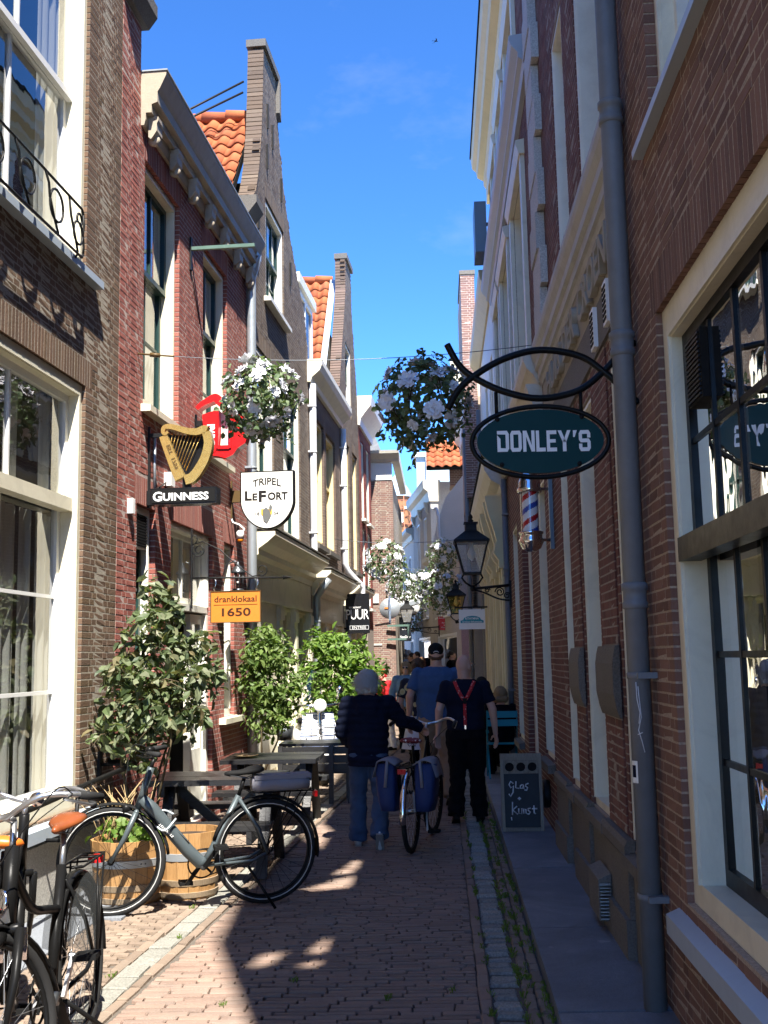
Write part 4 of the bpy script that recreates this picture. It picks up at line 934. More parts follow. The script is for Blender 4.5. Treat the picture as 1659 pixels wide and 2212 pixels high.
nrm = (BF.n*.9+V3((0,0,1))).normalized(); pantiles(H, BF.p(12.95, -.9, 7.1), BF.d, BF.n*1.1-V3((0,0,1.15)), nrm, 38, 5)
H = far_house('white_gable_house', 'white plastered gable beside the orange hipped roof', 3.3, 8.35, 4.5, [(5.0, 5.8, 2.8, 4.0), (6.6, 7.4, 2.8, 4.0), (4.0, 7.6, .1, 2.3)], 'stucco_grey', .3, .4)
EF = Frame((.30, 29.0), (1, 0), (0, -1))
MB().prism([(-.45, 4.5), (1.6, 4.5), (1.6, 6.9), (.75, 6.9), (.35, 6.4), (-.05, 5.9), (-.3, 5.2)], lambda a, b, t: EF.p(a, t, b), 0, -.4).build('gable', 'stucco_white', H)
MB().tube([EF.p(-.42, .1, 5.6), EF.p(-.3, .1, 5.62), EF.p(-.25, .1, 5.4), EF.p(-.25, .1, 4.85), EF.p(-.05, .1, 4.6)], .045, 8).build('downpipe', 'pipe_white', H)
pantiles(H, EF.p(-.55, -2.2, 7.9), V3((1,0,0)), V3((0, -1.3, -1.15)), V3((0, -1.15, 1.3)), 9, 5)
CH = thing('chimney', 'brown brick chimney standing on the orange roof', 'chimney', EF.p(.35, -2.5, 6.9))
wall_slab(CH, Frame((.42, 31.2), (1, 0), (0, -1)), 0, .6, 6.6, 9.7, [], 'mortar_brown', depth=.1); brickwork(CH, Frame((.42, 31.2), (1, 0), (0, -1)), [(0, .6, 6.6, 9.7)], [], 'brick_right', nind=60)
BX = thing('roof_box', 'pale grey box dormer with a white rim on the roofs at the street end', 'dormer', (-1, 35.5, 7)); p0 = at(1004-20, 1110, 35.5)
q = MB(); q.bx(-.62, .7, 35.5, 37.5, 6.6, 8.25); q.build('dormer_cheek', 'lead_blue', BX)
q = MB(); q.bx(-.70, .72, 35.4, 37.6, 8.252, 8.4); q.bx(-.30, -.2, 35.38, 35.49, 6.6, 8.25); q.build('rim', 'white_paint', BX)
# domed tower under scaffolding
TY = 130.; tp = at(857, 1074, TY); TW = thing('domed_tower', 'octagonal tower with a pale blue lead roof wrapped in orange scaffolding', 'tower', (tp.x, TY, 0))
zt = tp.z; rad = 1.85
MB().lathe((tp.x, TY, 0), [(rad*.95, 0), (rad*.95, zt)], 8).build('drum', 'scaffold_net', TW)
q = MB(); q.lathe((tp.x, TY, zt), [(rad*1.08, -.12), (rad*1.08, .02), (rad*.78, .9), (rad*.48, 1.75), (rad*.2, 2.5), (.10, 2.9), (.08, 3.5), (.0, 3.5)], 16, smooth=False); q.build('spire', 'lead_blue', TW)
q = MB()
for k in range(16):
    a = 2*pi*k/16; q.tube([(tp.x+cos(a)*r_*rad, TY+sin(a)*r_*rad, zt+z_) for r_, z_ in ((1.09,.03),(.79,.92),(.49,1.77),(.21,2.52))], .035, 4)
q.build('lead_seams', 'zinc', TW, None, 'stuff')
MB().ball((tp.x, TY, zt+3.75), .26, n=10).build('finial', 'lead_blue', TW); MB().tube([(tp.x, TY, zt+3.9), (tp.x, TY, zt+4.6)], .04, 5).build('vane', 'black_iron', TW)
q = MB(); R_ = rad*1.28
for k in range(16):
    a = 2*pi*k/16; q.tube([(tp.x+cos(a)*R_, TY+sin(a)*R_, 0), (tp.x+cos(a)*R_, TY+sin(a)*R_, zt-.1)], .05, 5)
for z in range(0, 9): q.tube([(tp.x+cos(2*pi*k/16)*R_, TY+sin(2*pi*k/16)*R_, zt-.7-z*.95) for k in range(16)], .05, 5, True)
q.build('scaffolding', 'scaffold', TW, None, 'stuff')
q = MB(); q.bx(tp.x+.4, tp.x+2.5, TY-R_-.1, TY-R_, zt-4.9, zt-4.3); q.build('scaffold_boards', 'sign_orange', TW); q = MB(); q.bx(tp.x+1.0, tp.x+2.4, TY-R_-.2, TY-R_-.1, zt-1.8, zt-1.5); q.build('scaffold_boards', 'sign_cream', TW); q = MB(); q.bx(tp.x+.3, tp.x+.8, TY-R_-.2, TY-R_-.1, zt-3.4, zt-2.2); q.build('tower_window', 'sign_cream', TW)
# an end building so that the street closes behind the bend
H = thing('end_house', 'pale house front closing the street beyond the bend', 'house', (-14, 62, 0))
q = MB(); q.bx(-16, -1.6, 62, 66, 0, 5.8); q.build('wall', 'stucco_white', H)
q = MB()
for k in range(5): q.bx(-10+k*1.9, -9.1+k*1.9, 61.95, 62.05, 2.6, 4.6); 
q.build('window_glass', 'dark_glassy', H, None, 'stuff')
# ------------------------------------------------------------------ lettering
def text_mesh(txt, size=1., bold=0., ext=.004, spacing=1., align='CENTER', shear=0.):
    cu = bpy.data.curves.new('lettering', 'FONT'); cu.body = txt; cu.size = size; cu.offset = bold; cu.extrude = ext; cu.space_character = spacing; cu.align_x = align; cu.align_y = 'CENTER'; cu.resolution_u = 3; cu.shear = shear
    ob = bpy.data.objects.new('lettering', cu); COL.objects.link(ob)
    dg = bpy.context.evaluated_depsgraph_get(); dg.update()
    me = bpy.data.meshes.new_from_object(ob.evaluated_get(dg))
    bpy.data.objects.remove(ob); bpy.data.curves.remove(cu); me.name = 'lettering'
    return me
def letters(parent, txt, fn, cx, cz, w, h, mat, bold=.0, t=.004, name='lettering', arc=0., spacing=1., shear=0., ext=.0015):
    """flat lettering fitted into w x h on a sign face; fn(a, b, t) maps face coordinates to the world"""
    me = text_mesh(txt, 1., bold, ext, spacing, shear=shear)
    xs = [v.co.x for v in me.vertices]; ys = [v.co.y for v in me.vertices]
    x0, x1, y0, y1 = min(xs), max(xs), min(ys), max(ys); org = ORIG.get(parent, V3((0,0,0)))
    for v in me.vertices:
        a = cx+((v.co.x-x0)/(x1-x0)-.5)*w; b = cz+((v.co.y-y0)/(y1-y0)-.5)*h
        if arc: b += arc*(1-((a-cx)/(w/2))**2)
        v.co = fn(a, b, t+v.co.z)-org
    me.materials.clear(); me.materials.append(M(mat))
    return link(name, me, parent)
def face_left(u):  return lambda a, b, t: LF.p(u-t, a, b)           # signs square to the left wall: a = distance out from the wall
def face_right(u): return lambda a, b, t: RF.p(u-t, -a, b)          # on the right wall a runs towards the wall (negative outwards)
def rect(fn, q, a0, a1, b0, b1, t0, t1): return q.prism([(a0,b0),(a1,b0),(a1,b1),(a0,b1)], fn, t0, t1)
def ellipse(ca, cb, ra, rb, n=40): return [(ca+ra*cos(2*pi*k/n), cb+rb*sin(2*pi*k/n)) for k in range(n)]
def block(parent, fn, strokes, mat, t, ext=.002, name='letter'):
    q = MB()
    for poly in strokes: q.prism(poly, fn, t, t+ext)
    return q.build(name, mat, parent)

# harp sign over a black lettered box
f = face_left(9.66)
T = thing('harp_sign', 'gilded harp standing on a black box with white lettering', 'pub sign', f(.0, 3.1, 0))
q = MB(); rect(f, q, .045, .655, 3.065, 3.215, -.09, .06); q.build('box', 'sign_black', T)
q = MB(); rect(f, q, .06, .64, 3.08, 3.20, .061, .066); q.build('face', 'black_matt', T)
letters(T, 'G', f, .115, 3.138, .085, .088, 'letter_white', .028, .068); letters(T, 'UINNESS', f, .375, 3.133, .42, .072, 'letter_white', .03, .068)
q = MB(); rect(f, q, 0, .05, 3.07, 3.2, -.05, .03); rect(f, q, -.005, .02, 3.05, 3.80, -.03, .0); q.build('wall_bracket', 'black_iron', T)
q = MB(); rect(f, q, .0, .16, 3.70, 3.735, -.03, .0); rect(f, q, .33, .40, 3.215, 3.30, -.04, .02); q.build('arm', 'black_iron', T)
def smooth_path(p, n=6):
    out = []
    for i in range(len(p)-1):
        a, b, c, d = p[max(i-1,0)], p[i], p[i+1], p[min(i+2, len(p)-1)]
        for k in range(n):
            s = k/n; out.append(tuple(.5*((2*b[j])+(-a[j]+c[j])*s+(2*a[j]-5*b[j]+4*c[j]-d[j])*s*s+(-a[j]+3*b[j]-3*c[j]+d[j])*s**3) for j in range(len(b))))
    return out+[p[-1]]
def ribbon(q, fn, path, ws, t0, t1):
    n = len(path); L_, R_ = [], []
    for i, (a, b) in enumerate(path):
        pa, pb = path[max(i-1,0)], path[min(i+1,n-1)]; dx, dy = pb[0]-pa[0], pb[1]-pa[1]; l = hypot(dx, dy) or 1
        w = ws[0]+(ws[1]-ws[0])*i/(n-1) if len(ws) == 2 else ws[i]
        L_.append((a-dy/l*w/2, b+dx/l*w/2)); R_.append((a+dy/l*w/2, b-dx/l*w/2))
    for i in range(n-1): q.prism([L_[i], L_[i+1], R_[i+1], R_[i]], fn, t0, t1)
q = MB(); rect(f, q, .2, .5, 3.38, 3.66, -.035, -.03); q.prism([(.16,3.72),(.30,3.34),(.48,3.34),(.55,3.70)], f, -.04, -.02); q.build('back_panel', 'sign_black', T)
q = MB(); ribbon(q, f, smooth_path([(.155,3.70),(.20,3.58),(.27,3.40),(.315,3.30)]), (.075,.10), -.03, .045); q.build('sound_box', 'gold', T)
q = MB(); ribbon(q, f, smooth_path([(.20,3.735),(.175,3.715),(.155,3.735),(.165,3.775),(.21,3.785),(.29,3.765),(.38,3.735),(.47,3.725),(.53,3.745),(.56,3.735)]), (.022,.075), -.03, .05); q.build('neck', 'gold', T)
q = MB(); ribbon(q, f, smooth_path([(.555,3.72),(.575,3.62),(.55,3.50),(.50,3.40),(.43,3.31),(.36,3.285)]), (.075,.09), -.03, .05); q.build('pillar', 'gold', T)
q = MB()
for k in range(9): q.tube([f(.235+k*.034, 3.74-k*.003, .01), f(.215+k*.018, 3.60-k*.028, .01)], .0035, 5)
q.build('harp_strings', 'gold', T, None, 'stuff')
letters(T, 'EST  1759', lambda a, b, t: f(.245+(a)*.36-b*.93, 3.50-(a)*.93-b*.36, t), 0, 0, .24, .035, 'gold_dark', .02, .047)
# red sign with a cut out
f = face_left(11.2)
T = thing('red_cutout_sign', 'bright red scrolled plastic sign half hidden by the sunlit flowers', 'pub sign', f(0, 4.1, 0))
q = MB(); q.prism([(.10,4.24),(.27,4.29),(.27,4.05),(.25,3.83),(.135,3.775)], f, -.08, .06); q.build('panel', 'sign_red', T)
q = MB(); q.prism([(.135,3.775),(.20,3.80),(.27,3.79),(.35,3.765),(.43,3.80),(.48,3.87),(.56,3.92),(.60,4.05),(.57,4.20),(.40,4.26),(.40,3.90),(.26,3.86)], f, -.08, .06); q.build('panel', 'sign_red', T)
q = MB(); ribbon(q, f, smooth_path([(.04,4.31),(.10,4.36),(.18,4.40),(.24,4.42),(.30,4.37),(.40,4.33)]), (.04,.11), -.08, .06); q.build('scroll', 'sign_red', T)
q = MB(); rect(f, q, .275, .395, 3.90, 4.28, -.07, -.05); q.build('light_panel', 'cream_pale', T)
q = MB(); rect(f, q, .255, .277, 3.87, 4.29, .061, .075); rect(f, q, .393, .415, 3.87, 4.29, .061, .075); rect(f, q, .277, .393, 3.862, 3.90, .0, .075); q.build('moulding', 'sign_red', T)
letters(T, 'Duvel', lambda a, b, t: f(.195-b, 4.02+a, t), 0, 0, .22, .085, 'letter_white', .03, .062)
q = MB(); rect(f, q, -.005, .11, 4.13, 4.19, -.04, .0); rect(f, q, -.005, .02, 4.05, 4.26, -.03, .0); q.build('wall_bracket', 'black_iron', T)
# shield sign
f = face_left(12.75)
T = thing('shield_sign', 'cream shield shaped sign with black letters and a small crest', 'pub sign', f(.03, 3.6, 0))
def shield(e): 
    r = [(.137-e, 3.888+e), (.137-e, 3.52)]
    for k in range(1, 11): s = k/10; r.append((.137-e+(.313+e)*(1-cos(s*pi/2)*1.0)**1.0 if 0 else .45-(.313+e)*cos(s*pi/2), 3.52-(.31+e)*sin(s*pi/2)**1.25))
    for k in range(9, -1, -1): s = k/10; r.append((.45+(.313+e)*cos(s*pi/2), 3.52-(.31+e)*sin(s*pi/2)**1.25))
    return r+[(.763+e, 3.888+e)]
q = MB(); q.prism(shield(.012), f, -.10, .0); q.build('rim', 'black_paint', T)
q = MB(); q.prism(shield(-.004), f, .001, .012); q.build('face', 'sign_cream', T)
letters(T, 'TRIPEL', f, .45, 3.745, .34, .085, 'letter_black', .02, .013, arc=.03); letters(T, 'L', f, .225, 3.605, .085, .115, 'letter_black', .04, .013)
letters(T, 'E', f, .305, 3.59, .06, .085, 'letter_black', .035, .013); letters(T, 'F', f, .395, 3.595, .09, .135, 'letter_black', .045, .013); letters(T, 'ORT', f, .58, 3.592, .24, .095, 'letter_black', .035, .013)
letters(T, '18', f, .335, 3.385, .05, .036, 'letter_black', .01, .013); letters(T, '54', f, .56, 3.385, .05, .036, 'letter_black', .01, .013)
q = MB(); q.prism([(.38,3.44),(.51,3.44),(.51,3.38),(.445,3.30),(.38,3.38)], f, .0125, .016); EM = q.build('emblem', 'yellow_paint', T)
q = MB(); q.prism([(.40,3.43),(.44,3.46),(.475,3.43),(.50,3.36),(.47,3.30),(.445,3.27),(.41,3.30),(.40,3.36)], f, .0165, .019); q.prism([(.475,3.46),(.495,3.50),(.515,3.46),(.505,3.43),(.49,3.40),(.48,3.43)], f, .0165, .019); q.build('emblem_figure', 'cloth_grey', EM)
q = MB(); rect(f, q, -.0, .135, 3.54, 3.68, -.08, -.02); rect(f, q, -.008, .015, 3.35, 3.80, -.07, -.03); q.build('wall_bracket', 'gold_dark', T)
q = MB(); q.tube([f(.0, 3.36, -.05), f(.02, 3.30, -.05), f(.10, 3.27, -.05), f(.16, 3.22, -.05), f(.14, 3.16, -.04)], .012, 6); q.lathe(f(.115, 3.10, -.03), [(0,0),(.045,.0),(.045,.08),(.02,.10),(0,.10)], 10); LP = q.build('spot_light', 'sign_white', T)
MB().lathe(f(.115, 3.06, -.03), [(0,0),(.035,.005),(.04,.04),(0,.04)], 10).build('lens', 'beacon', LP)
# wooden sign on a wrought iron arm
f = face_left(11.1)
T = thing('wooden_bar_sign', 'orange wooden board with brown letters hung from a curled iron arm', 'pub sign', f(.0, 2.5, 0))
q = MB(); rect(f, q, .213, .722, 2.055, 2.365, -.02, .012); q.build('board', 'sign_orange', T)
q = MB()
for (a0, a1, b0, b1) in ((.205,.73,2.047,2.0545),(.205,.73,2.3655,2.373),(.205,.2125,2.055,2.365),(.7225,.73,2.055,2.365)): rect(f, q, a0, a1, b0, b1, -.022, .018)
q.build('board_edge', 'gold_dark', T)
letters(T, 'dranklokaal', f, .467, 2.288, .44, .062, 'letter_brown', .012, .0125); letters(T, '1650', f, .475, 2.155, .30, .085, 'letter_brown', .02, .0125)
q = MB(); rect(f, q, .24, .695, 2.228, 2.2315, .0125, .0145); q.build('rule', 'letter_brown', T)
q = MB(); q.tube([f(0, 2.515, 0), f(.3, 2.51, 0), f(.95, 2.495, 0)], .011, 6); q.lathe(f(.95, 2.495, 0), [(0,0),(.022,.01),(.0,.12)], 6, f(1,0,0)-f(0,0,0)); q.build('arm', 'black_iron', T)
q = MB(); rect(f, q, -.005, .012, 2.2, 3.03, -.012, .008); q.build('wall_plate', 'black_iron', T)
def spiral(fn, ca, cb, r0, r1, a0, a1, n=22): return [fn(ca+(r0+(r1-r0)*i/n)*cos(a0+(a1-a0)*i/n), cb+(r0+(r1-r0)*i/n)*sin(a0+(a1-a0)*i/n), 0) for i in range(n+1)]
q = MB(); q.tube([f(.01, 2.86, 0), f(.12, 2.89, 0), f(.3, 2.80, 0), f(.5, 2.62, 0), f(.64, 2.515, 0), f(.72, 2.53, 0)], .007, 6); q.build('curved_stay', 'black_iron', T)
q = MB(); q.tube(spiral(f, .08, 2.80, .075, .02, 2.4, 2.4+3.2*pi), .006, 6); q.tube(spiral(f, .02, 2.92, .05, .015, -1.2, 4.5), .006, 6); q.tube(spiral(f, .74, 2.58, .065, .018, -2, 3.4*1.6), .006, 6); q.build('scroll', 'black_iron', T)
for a in (.25, .69): q = MB(); q.tube([f(a, 2.50, 0), f(a+.012, 2.455, 0), f(a, 2.42, 0), f(a-.012, 2.40, 0), f(a, 2.365, 0)], .007, 6); q.build('hook', 'chrome', T)
# glass wall lantern under it
f = face_left(12.35)
T = thing('wall_lantern', 'small clear glass wall lantern behind the wooden board sign', 'wall lamp', f(.19, 2.47, 0))
q = MB(); q.lathe(f(.19, 2.45, 0), [(.065,0),(.07,.0),(.07,.02),(.06,.025)], 6); q.lathe(f(.19, 2.66, 0), [(.085,0),(.085,.015),(.055,.045),(.05,.065),(.02,.08),(.015,.12),(0,.13)], 6); q.build('cap', 'steel_dark', T)
q = MB(); q.lathe(f(.19, 2.475, 0), [(.058,0),(.058,.185)], 6, smooth=False); q.build('glass', 'glass_clear', T)
q = MB()
for k in range(6): q.tube([f(.19+.06*cos(k*pi/3), 2.47, .06*sin(k*pi/3)), f(.19+.06*cos(k*pi/3), 2.66, .06*sin(k*pi/3))], .004, 4)
q.tube([f(.0, 2.58, 0), f(.05, 2.75, 0), f(.15, 2.80, 0), f(.19, 2.77, 0)], .008, 6); q.build('frame', 'steel_dark', T)
MB().ball(f(.19, 2.55, 0), .018, n=8).build('bulb', 'sign_cream', T)
# green iron hoist bar under the cornice
f = face_left(11.0)
T = thing('hoist_bar', 'flaking green iron bar jutting out below the cornice of the red brick house', 'iron bar', f(0, 6.0, 0))
q = MB(); rect(f, q, .0, .70, 6.0, 6.036, -.03, .01); q.build('bar', 'green_iron', T); q = MB(); rect(f, q, -.005, .02, 5.78, 6.14, -.03, .02); q.build('wall_plate', 'black_iron', T); MB().tube([f(.012, 5.78, 0), LF.p(11.35, .012, 5.3)], .006, 5).build('stay', 'black_iron', T)
# white clamp and lamp boxes on the wall
T = thing('junction_box', 'small white electrical box with a conduit on the red wall beside the harp', 'electrical box', LF.p(9.95, 0, 3.2))
MB().fb(LF, 10.15, 10.28, .0, .07, 3.33, 3.46).build('box', 'sign_white', T); MB().tube([LF.p(9.80, .02, 3.2), LF.p(9.80, .02, 3.75)], .014, 6).build('conduit', 'zinc', T); MB().tube([LF.p(9.80, .02, 3.22), LF.p(10.15, .02, 3.36)], .008, 5).build('cable', 'black_iron', T)
T = tag(MB().fb(LF, 9.12, 9.18, .0, .05, 2.93, 3.06).build('door_sensor', 'sign_white'), 'little white sensor on the red wall left of the grille window', 'sensor')

# oval green sign on the right
f = face_right(5.25)
T = thing('oval_shop_sign', 'dark green oval sign with white letters on a black tube bracket', 'shop sign', f(0, 2.7, 0))
ca, cb = -.485, 2.686
pan = MB().prism(ellipse(ca, cb, .308, .158), f, -.012, .012).build('panel', 'sign_teal', T)
q = MB(); q.tube([f(a, b, 0) for a, b in ellipse(ca, cb, .333, .176)], .0125, 8, True); q.build('hoop', 'black_paint', T)
def arcp(a0, b0, a1, b1, sag, n=14):
    o = []
    for i in range(n+1):
        s = i/n; dx, dy = a1-a0, b1-b0; h_ = 4*sag*s*(1-s); l = hypot(dx, dy); o.append(f(a0+dx*s-dy/l*h_, b0+dy*s+dx/l*h_, 0))
    return o
q = MB(); q.tube([f(*w, 0) for w in smooth_path([(-.925,3.19),(-.87,3.085),(-.80,3.02),(-.66,2.945),(-.48,2.902),(-.29,2.935),(-.165,3.025),(-.08,3.11),(.0,3.17)])], .017, 10); q.build('lower_tube', 'black_paint', T)
q = MB(); q.tube([f(*w, 0.002) for w in smooth_path([(-.93,2.86),(-.88,2.95),(-.80,3.022),(-.65,3.105),(-.47,3.145),(-.28,3.11),(-.165,3.028),(-.08,2.945),(.0,2.86)])], .017, 10); q.build('upper_tube', 'black_paint', T)
for a in (-.692, -.28): MB().tube([f(a, 2.94, 0), f(a, 2.81, 0)], .0095, 8).build('hanger', 'black_paint', T)
for a, b in ((-.69, 2.80), (-.28, 2.80), (-.675, 2.575), (-.30, 2.57)): MB().lathe(f(a, b, .0), [(0,.02),(.011,.02),(.012,.006),(.014,.0)], 8, f(0,0,1)-f(0,0,0)).build('bolt', 'black_paint', T)
W_ = .052; H0, H1 = 2.634, 2.738; kk = .017
def L(x, polys, wd): return [[(x+a*wd, H0+b*(H1-H0)-(x+.49)*.02) for a, b in p] for p in polys]
GL = {'D': [[(0,0),(.28,0),(.28,.62),(0,.8)], [(.28,0),(.85,0),(1,.15),(.28,.18)], [(.72,.15),(1,.15),(1,.85),(.72,.82)], [(0,.84),(.72,.82),(1,.85),(.85,1),(0,1)]],
 'O': [[(0,.15),(.28,.18),(.28,.82),(0,.85)], [(.72,.18),(1,.15),(1,.85),(.72,.82)], [(0,.15),(.15,0),(.85,0),(1,.15),(.72,.18),(.28,.18)], [(0,.85),(.28,.82),(.72,.82),(1,.85),(.85,1),(.15,1)]],
 'N': [[(0,0),(.27,0),(.27,1),(0,1)], [(.73,0),(1,0),(1,1),(.73,1)], [(.27,1),(.27,.72),(.70,0),(.73,0),(.73,.3),(.32,1)]],
 'L': [[(0,0),(.34,0),(.34,1),(0,1)], [(.34,0),(1,0),(1,.18),(.34,.18)]],
 'E': [[(0,0),(.32,0),(.32,1),(0,1)], [(.32,0),(1,0),(1,.18),(.32,.18)], [(.32,.42),(.9,.42),(.9,.58),(.32,.58)], [(.32,.82),(1,.82),(1,1),(.32,1)]],
 'Y': [[(.36,0),(.64,0),(.64,.45),(.36,.45)], [(0,1),(.27,1),(.5,.62),(.64,.45),(.36,.45)], [(1,1),(.73,1),(.5,.62),(.36,.45),(.64,.45)]],
 "'": [[(.2,.68),(.5,.68),(.95,1),(.2,1)]],
 'S': [[(.15,.82),(.85,.82),(1,.85),(.85,1),(.15,1),(0,.85)], [(0,.55),(.28,.58),(.28,.82),(.15,.82),(0,.85)], [(.72,.64),(1,.64),(1,.85),(.85,.82),(.72,.82)], [(0,.55),(.15,.42),(.85,.42),(1,.45),(.85,.60),(.28,.60)], [(.72,.18),(.85,.18),(1,.15),(1,.45),(.85,.42),(.72,.42)], [(0,.15),(.15,0),(.85,0),(1,.15),(.85,.18),(.15,.18)], [(0,.15),(.15,.18),(.28,.18),(.28,.36),(0,.36)]]}
x = -.694
for ch, wd in zip("DONLEY'S", (.057,.055,.057,.045,.048,.062,.026,.056)):
    block(T, f, L(x, GL[ch], wd), 'letter_white', .0125, .0015); x += wd+.0065
# stone letters of the frieze
for wd, cx_, w_ in (('HUIS', -8.45, 1.0), ('DER', -7.42, .68), ('CROEN', -6.30, 1.2)): letters(FZ, wd, lambda a, b, t: RF.p(-a, .012+t, b), cx_, 3.875, w_, .235, 'letter_stone', .02, .022, ext=.02)
# barber pole
f = face_right(9.3)
T = thing('barber_pole', 'chrome capped barber pole with red white and blue spiral', 'barber pole', f(-.2, 2.55, 0))
c = f(-.195, 0, 0)
q = MB(); q.lathe(c+V3((0,0,3.04)), [(.085,0),(.10,.0),(.108,.015),(.108,.035),(.095,.05),(.095,.09),(.088,.10),(.07,.15),(.03,.185),(0,.19)], 24); q.build('top_cap', 'chrome', T)
q = MB(); q.lathe(c+V3((0,0,2.53)), [(0,0),(.04,.003),(.08,.03),(.098,.07),(.108,.085),(.108,.10),(.095,.12),(.095,.15),(.105,.155),(.105,.17),(.085,.175)], 24); q.build('bottom_cap', 'chrome', T)
q = MB(); n = 48; hz = 40; vs = []; fs = []; ms = []
for i in range(hz+1):
    for k in range(n): vs.append(c+V3((.068*cos(2*pi*k/n), .068*sin(2*pi*k/n), 2.70+.345*i/hz)))
for i in range(hz):
    for k in range(n):
        l = (k+1) % n; fs.append((i*n+k, i*n+l, (i+1)*n+l, (i+1)*n+k)); ph = (k/n*1.0 + 1.0 - i/hz*1.55 + .30) % 1.0; ms.append(1 if ph < .21 else (2 if .5 < ph < .71 else 0))
q.add(vs, fs, True); q.m = ms; q.build('spiral_cylinder', ('letter_white', 'barber_blue', 'barber_red'), T)
MB().lathe(c+V3((0,0,2.70)), [(.083,0),(.083,.345)], 28).build('glass_tube', 'glass_clear', T)
q = MB(); q.tube([c+V3((0,0,3.07)), f(-.03, 3.07, 0)], .013, 8); q.tube([c+V3((0,0,2.63)), f(-.03, 2.63, 0)], .013, 8); q.build('arm', 'chrome', T)
q = MB(); rect(f, q, -.035, -.001, 2.55, 3.16, -.02, .02); q.build('wall_plate', 'steel_dark', T)

# ------------------------------------------------------------------ street lamps on brackets
def street_lamp(label, F, u, out, zt, s=1., glassm='lamp_glass', group=None, arm=True):
    T = thing('street_lamp', label, 'street lamp', F.p(u, 0, zt-.8*s), group)
    c = F.p(u, out, 0); ax = F.n; ay = F.d
    def P(a, b, z): return c+ax*a*s+ay*b*s+V3((0,0,zt+z*s))
    def ring(w, z): return [P(-w,-w,z), P(w,-w,z), P(w,w,z), P(-w,w,z)]
    q = MB(); q.hexa(ring(.26,-.345)+ring(.255,-.32)); q.hexa(ring(.25,-.319)+ring(.085,-.18)); q.hexa(ring(.085,-.179)+ring(.08,-.075)); q.hexa(ring(.105,-.074)+ring(.10,-.055)); q.build('hood', 'black_iron', T)
    MB().lathe(P(0,0,-.055), [(.03*s,0),(.045*s,.03*s),(.02*s,.05*s),(.035*s,.07*s),(.03*s,.10*s),(0,.14*s)], 10).build('finial', 'black_iron', T)
    q = MB(); A = ring(.235,-.345); B = ring(.12,-.80)
    for k in range(4): q.bar(A[k], B[k], .022*s, .022*s, (0,1,0)); q.bar(A[k], A[(k+1) % 4], .024*s, .024*s); q.bar(B[k], B[(k+1) % 4], .028*s, .028*s)
    q.build('frame', 'black_iron', T)
    A = ring(.226,-.35); B = ring(.113,-.80)
    for k in range(4): MB().add([A[k], A[(k+1) % 4], B[(k+1) % 4], B[k]], [(0,1,2,3)]).build('pane', glassm, T)
    MB().add(ring(.11,-.81), [(0,1,2,3)]).build('tray', 'black_iron', T)
    q = MB(); q.lathe(P(0,0,-.62), [(.0,0),(.05*s,.05*s),(.06*s,.11*s),(.03*s,.2*s),(.03*s,.27*s),(0,.27*s)], 10); q.build('bulb', 'sign_cream', T)
    q = MB()
    for sx in (-1, 1): q.tube([P(sx*.12,0,-.80), P(sx*.15,0,-.86), P(sx*.10,0,-.93), P(0,0,-1.0)], .016*s, 6)
    q.lathe(P(0,0,-1.06), [(0,0),(.03*s,.01*s),(.045*s,.05*s),(.02*s,.09*s),(0,.09*s)], 8); q.build('yoke', 'black_iron', T)
    if arm:
        zz = zt-1.0*s; q = MB(); q.tube([P(0,0,-1.02), F.p(u, .02, zz+.02)], .02*s, 8); q.build('arm', 'black_iron', T)
        q = MB(); fn = lambda a, b, t: F.p(u, a, b)
        q.tube([F.p(u, o, z) for o, z in smooth_path([(.02, zz-.20*s), (out*.35, zz-.17*s), (out*.7, zz-.08*s), (out, zz-.03*s)])], .014*s, 6)
        q.tube(spiral(fn, out*.3, zz-.075*s, .07*s, .02*s, 0, 3.2*pi), .010*s, 6); q.tube(spiral(fn, out*.62, zz-.045*s, .04*s, .012*s, pi, -2.*pi), .009*s, 6); q.tube(spiral(fn, out*.12, zz-.13*s, .05*s, .015*s, pi, -1.8*pi), .009*s, 6); q.build('scroll', 'black_iron', T)
        q = MB(); q.fb(F, u-.03*s, u+.03*s, -.005, .03*s, zz-.30*s, zz+.09*s); q.build('wall_plate', 'black_iron', T)
    return T
street_lamp('black iron lantern on a scrolled bracket in front of the yellow carved shop front', RF, 15.0, .53, 3.55, .95)
street_lamp('smaller black lantern with amber panes above the white delicatessen sign', RF, 22.0, .65, 3.15, .78, 'glass_amber')
B3 = Frame((.0, 30), (0, 1), (-1, 0))
street_lamp('distant street lantern hanging over the dark open sign', B3, 0, .88, 3.27, .80)
# far signs
def flat_sign(name, label, cat, x0, x1, z0, z1, y, mat, txt=(), rail=None, t=.03):
    g_ = Frame((0, y), (1, 0), (0, -1)); fn = lambda a, b, t_: g_.p(a, t_, b)
    T = thing(name, label, cat, ((x0+x1)/2, y, z0)); q = MB(); rect(fn, q, x0, x1, z0, z1, -t, 0); q.build('panel', mat, T)
    for (s, cx, cz, w, h, m_, b) in txt: letters(T, s, fn, cx, cz, w, h, m_, b, .002)
    if rail:
        q = MB(); q.tube([V3((rail[0], y-.0, rail[2])), V3((rail[1], y, rail[2]))], .018, 6)
        for x in (x0+.06, x1-.06): q.tube([V3((x, y-.01, rail[2])), V3((x, y-.01, z1-.01))], .006, 5)
        q.build('rail', 'black_iron', T)
    return T, fn
T, fn = flat_sign('delicatessen_sign', 'white square sign with a turquoise badge below the amber lantern', 'shop sign', .38, .88, 2.18, 2.56, 21.0, 'sign_white', (), (.30, 1.0, 2.60))
q = MB(); q.prism([(.41,2.30),(.85,2.30),(.85,2.345),(.80,2.36),(.78,2.40),(.72,2.425),(.63,2.435),(.54,2.425),(.48,2.40),(.46,2.36),(.41,2.345)], fn, .001, .004); q.build('badge', 'turquoise', T)
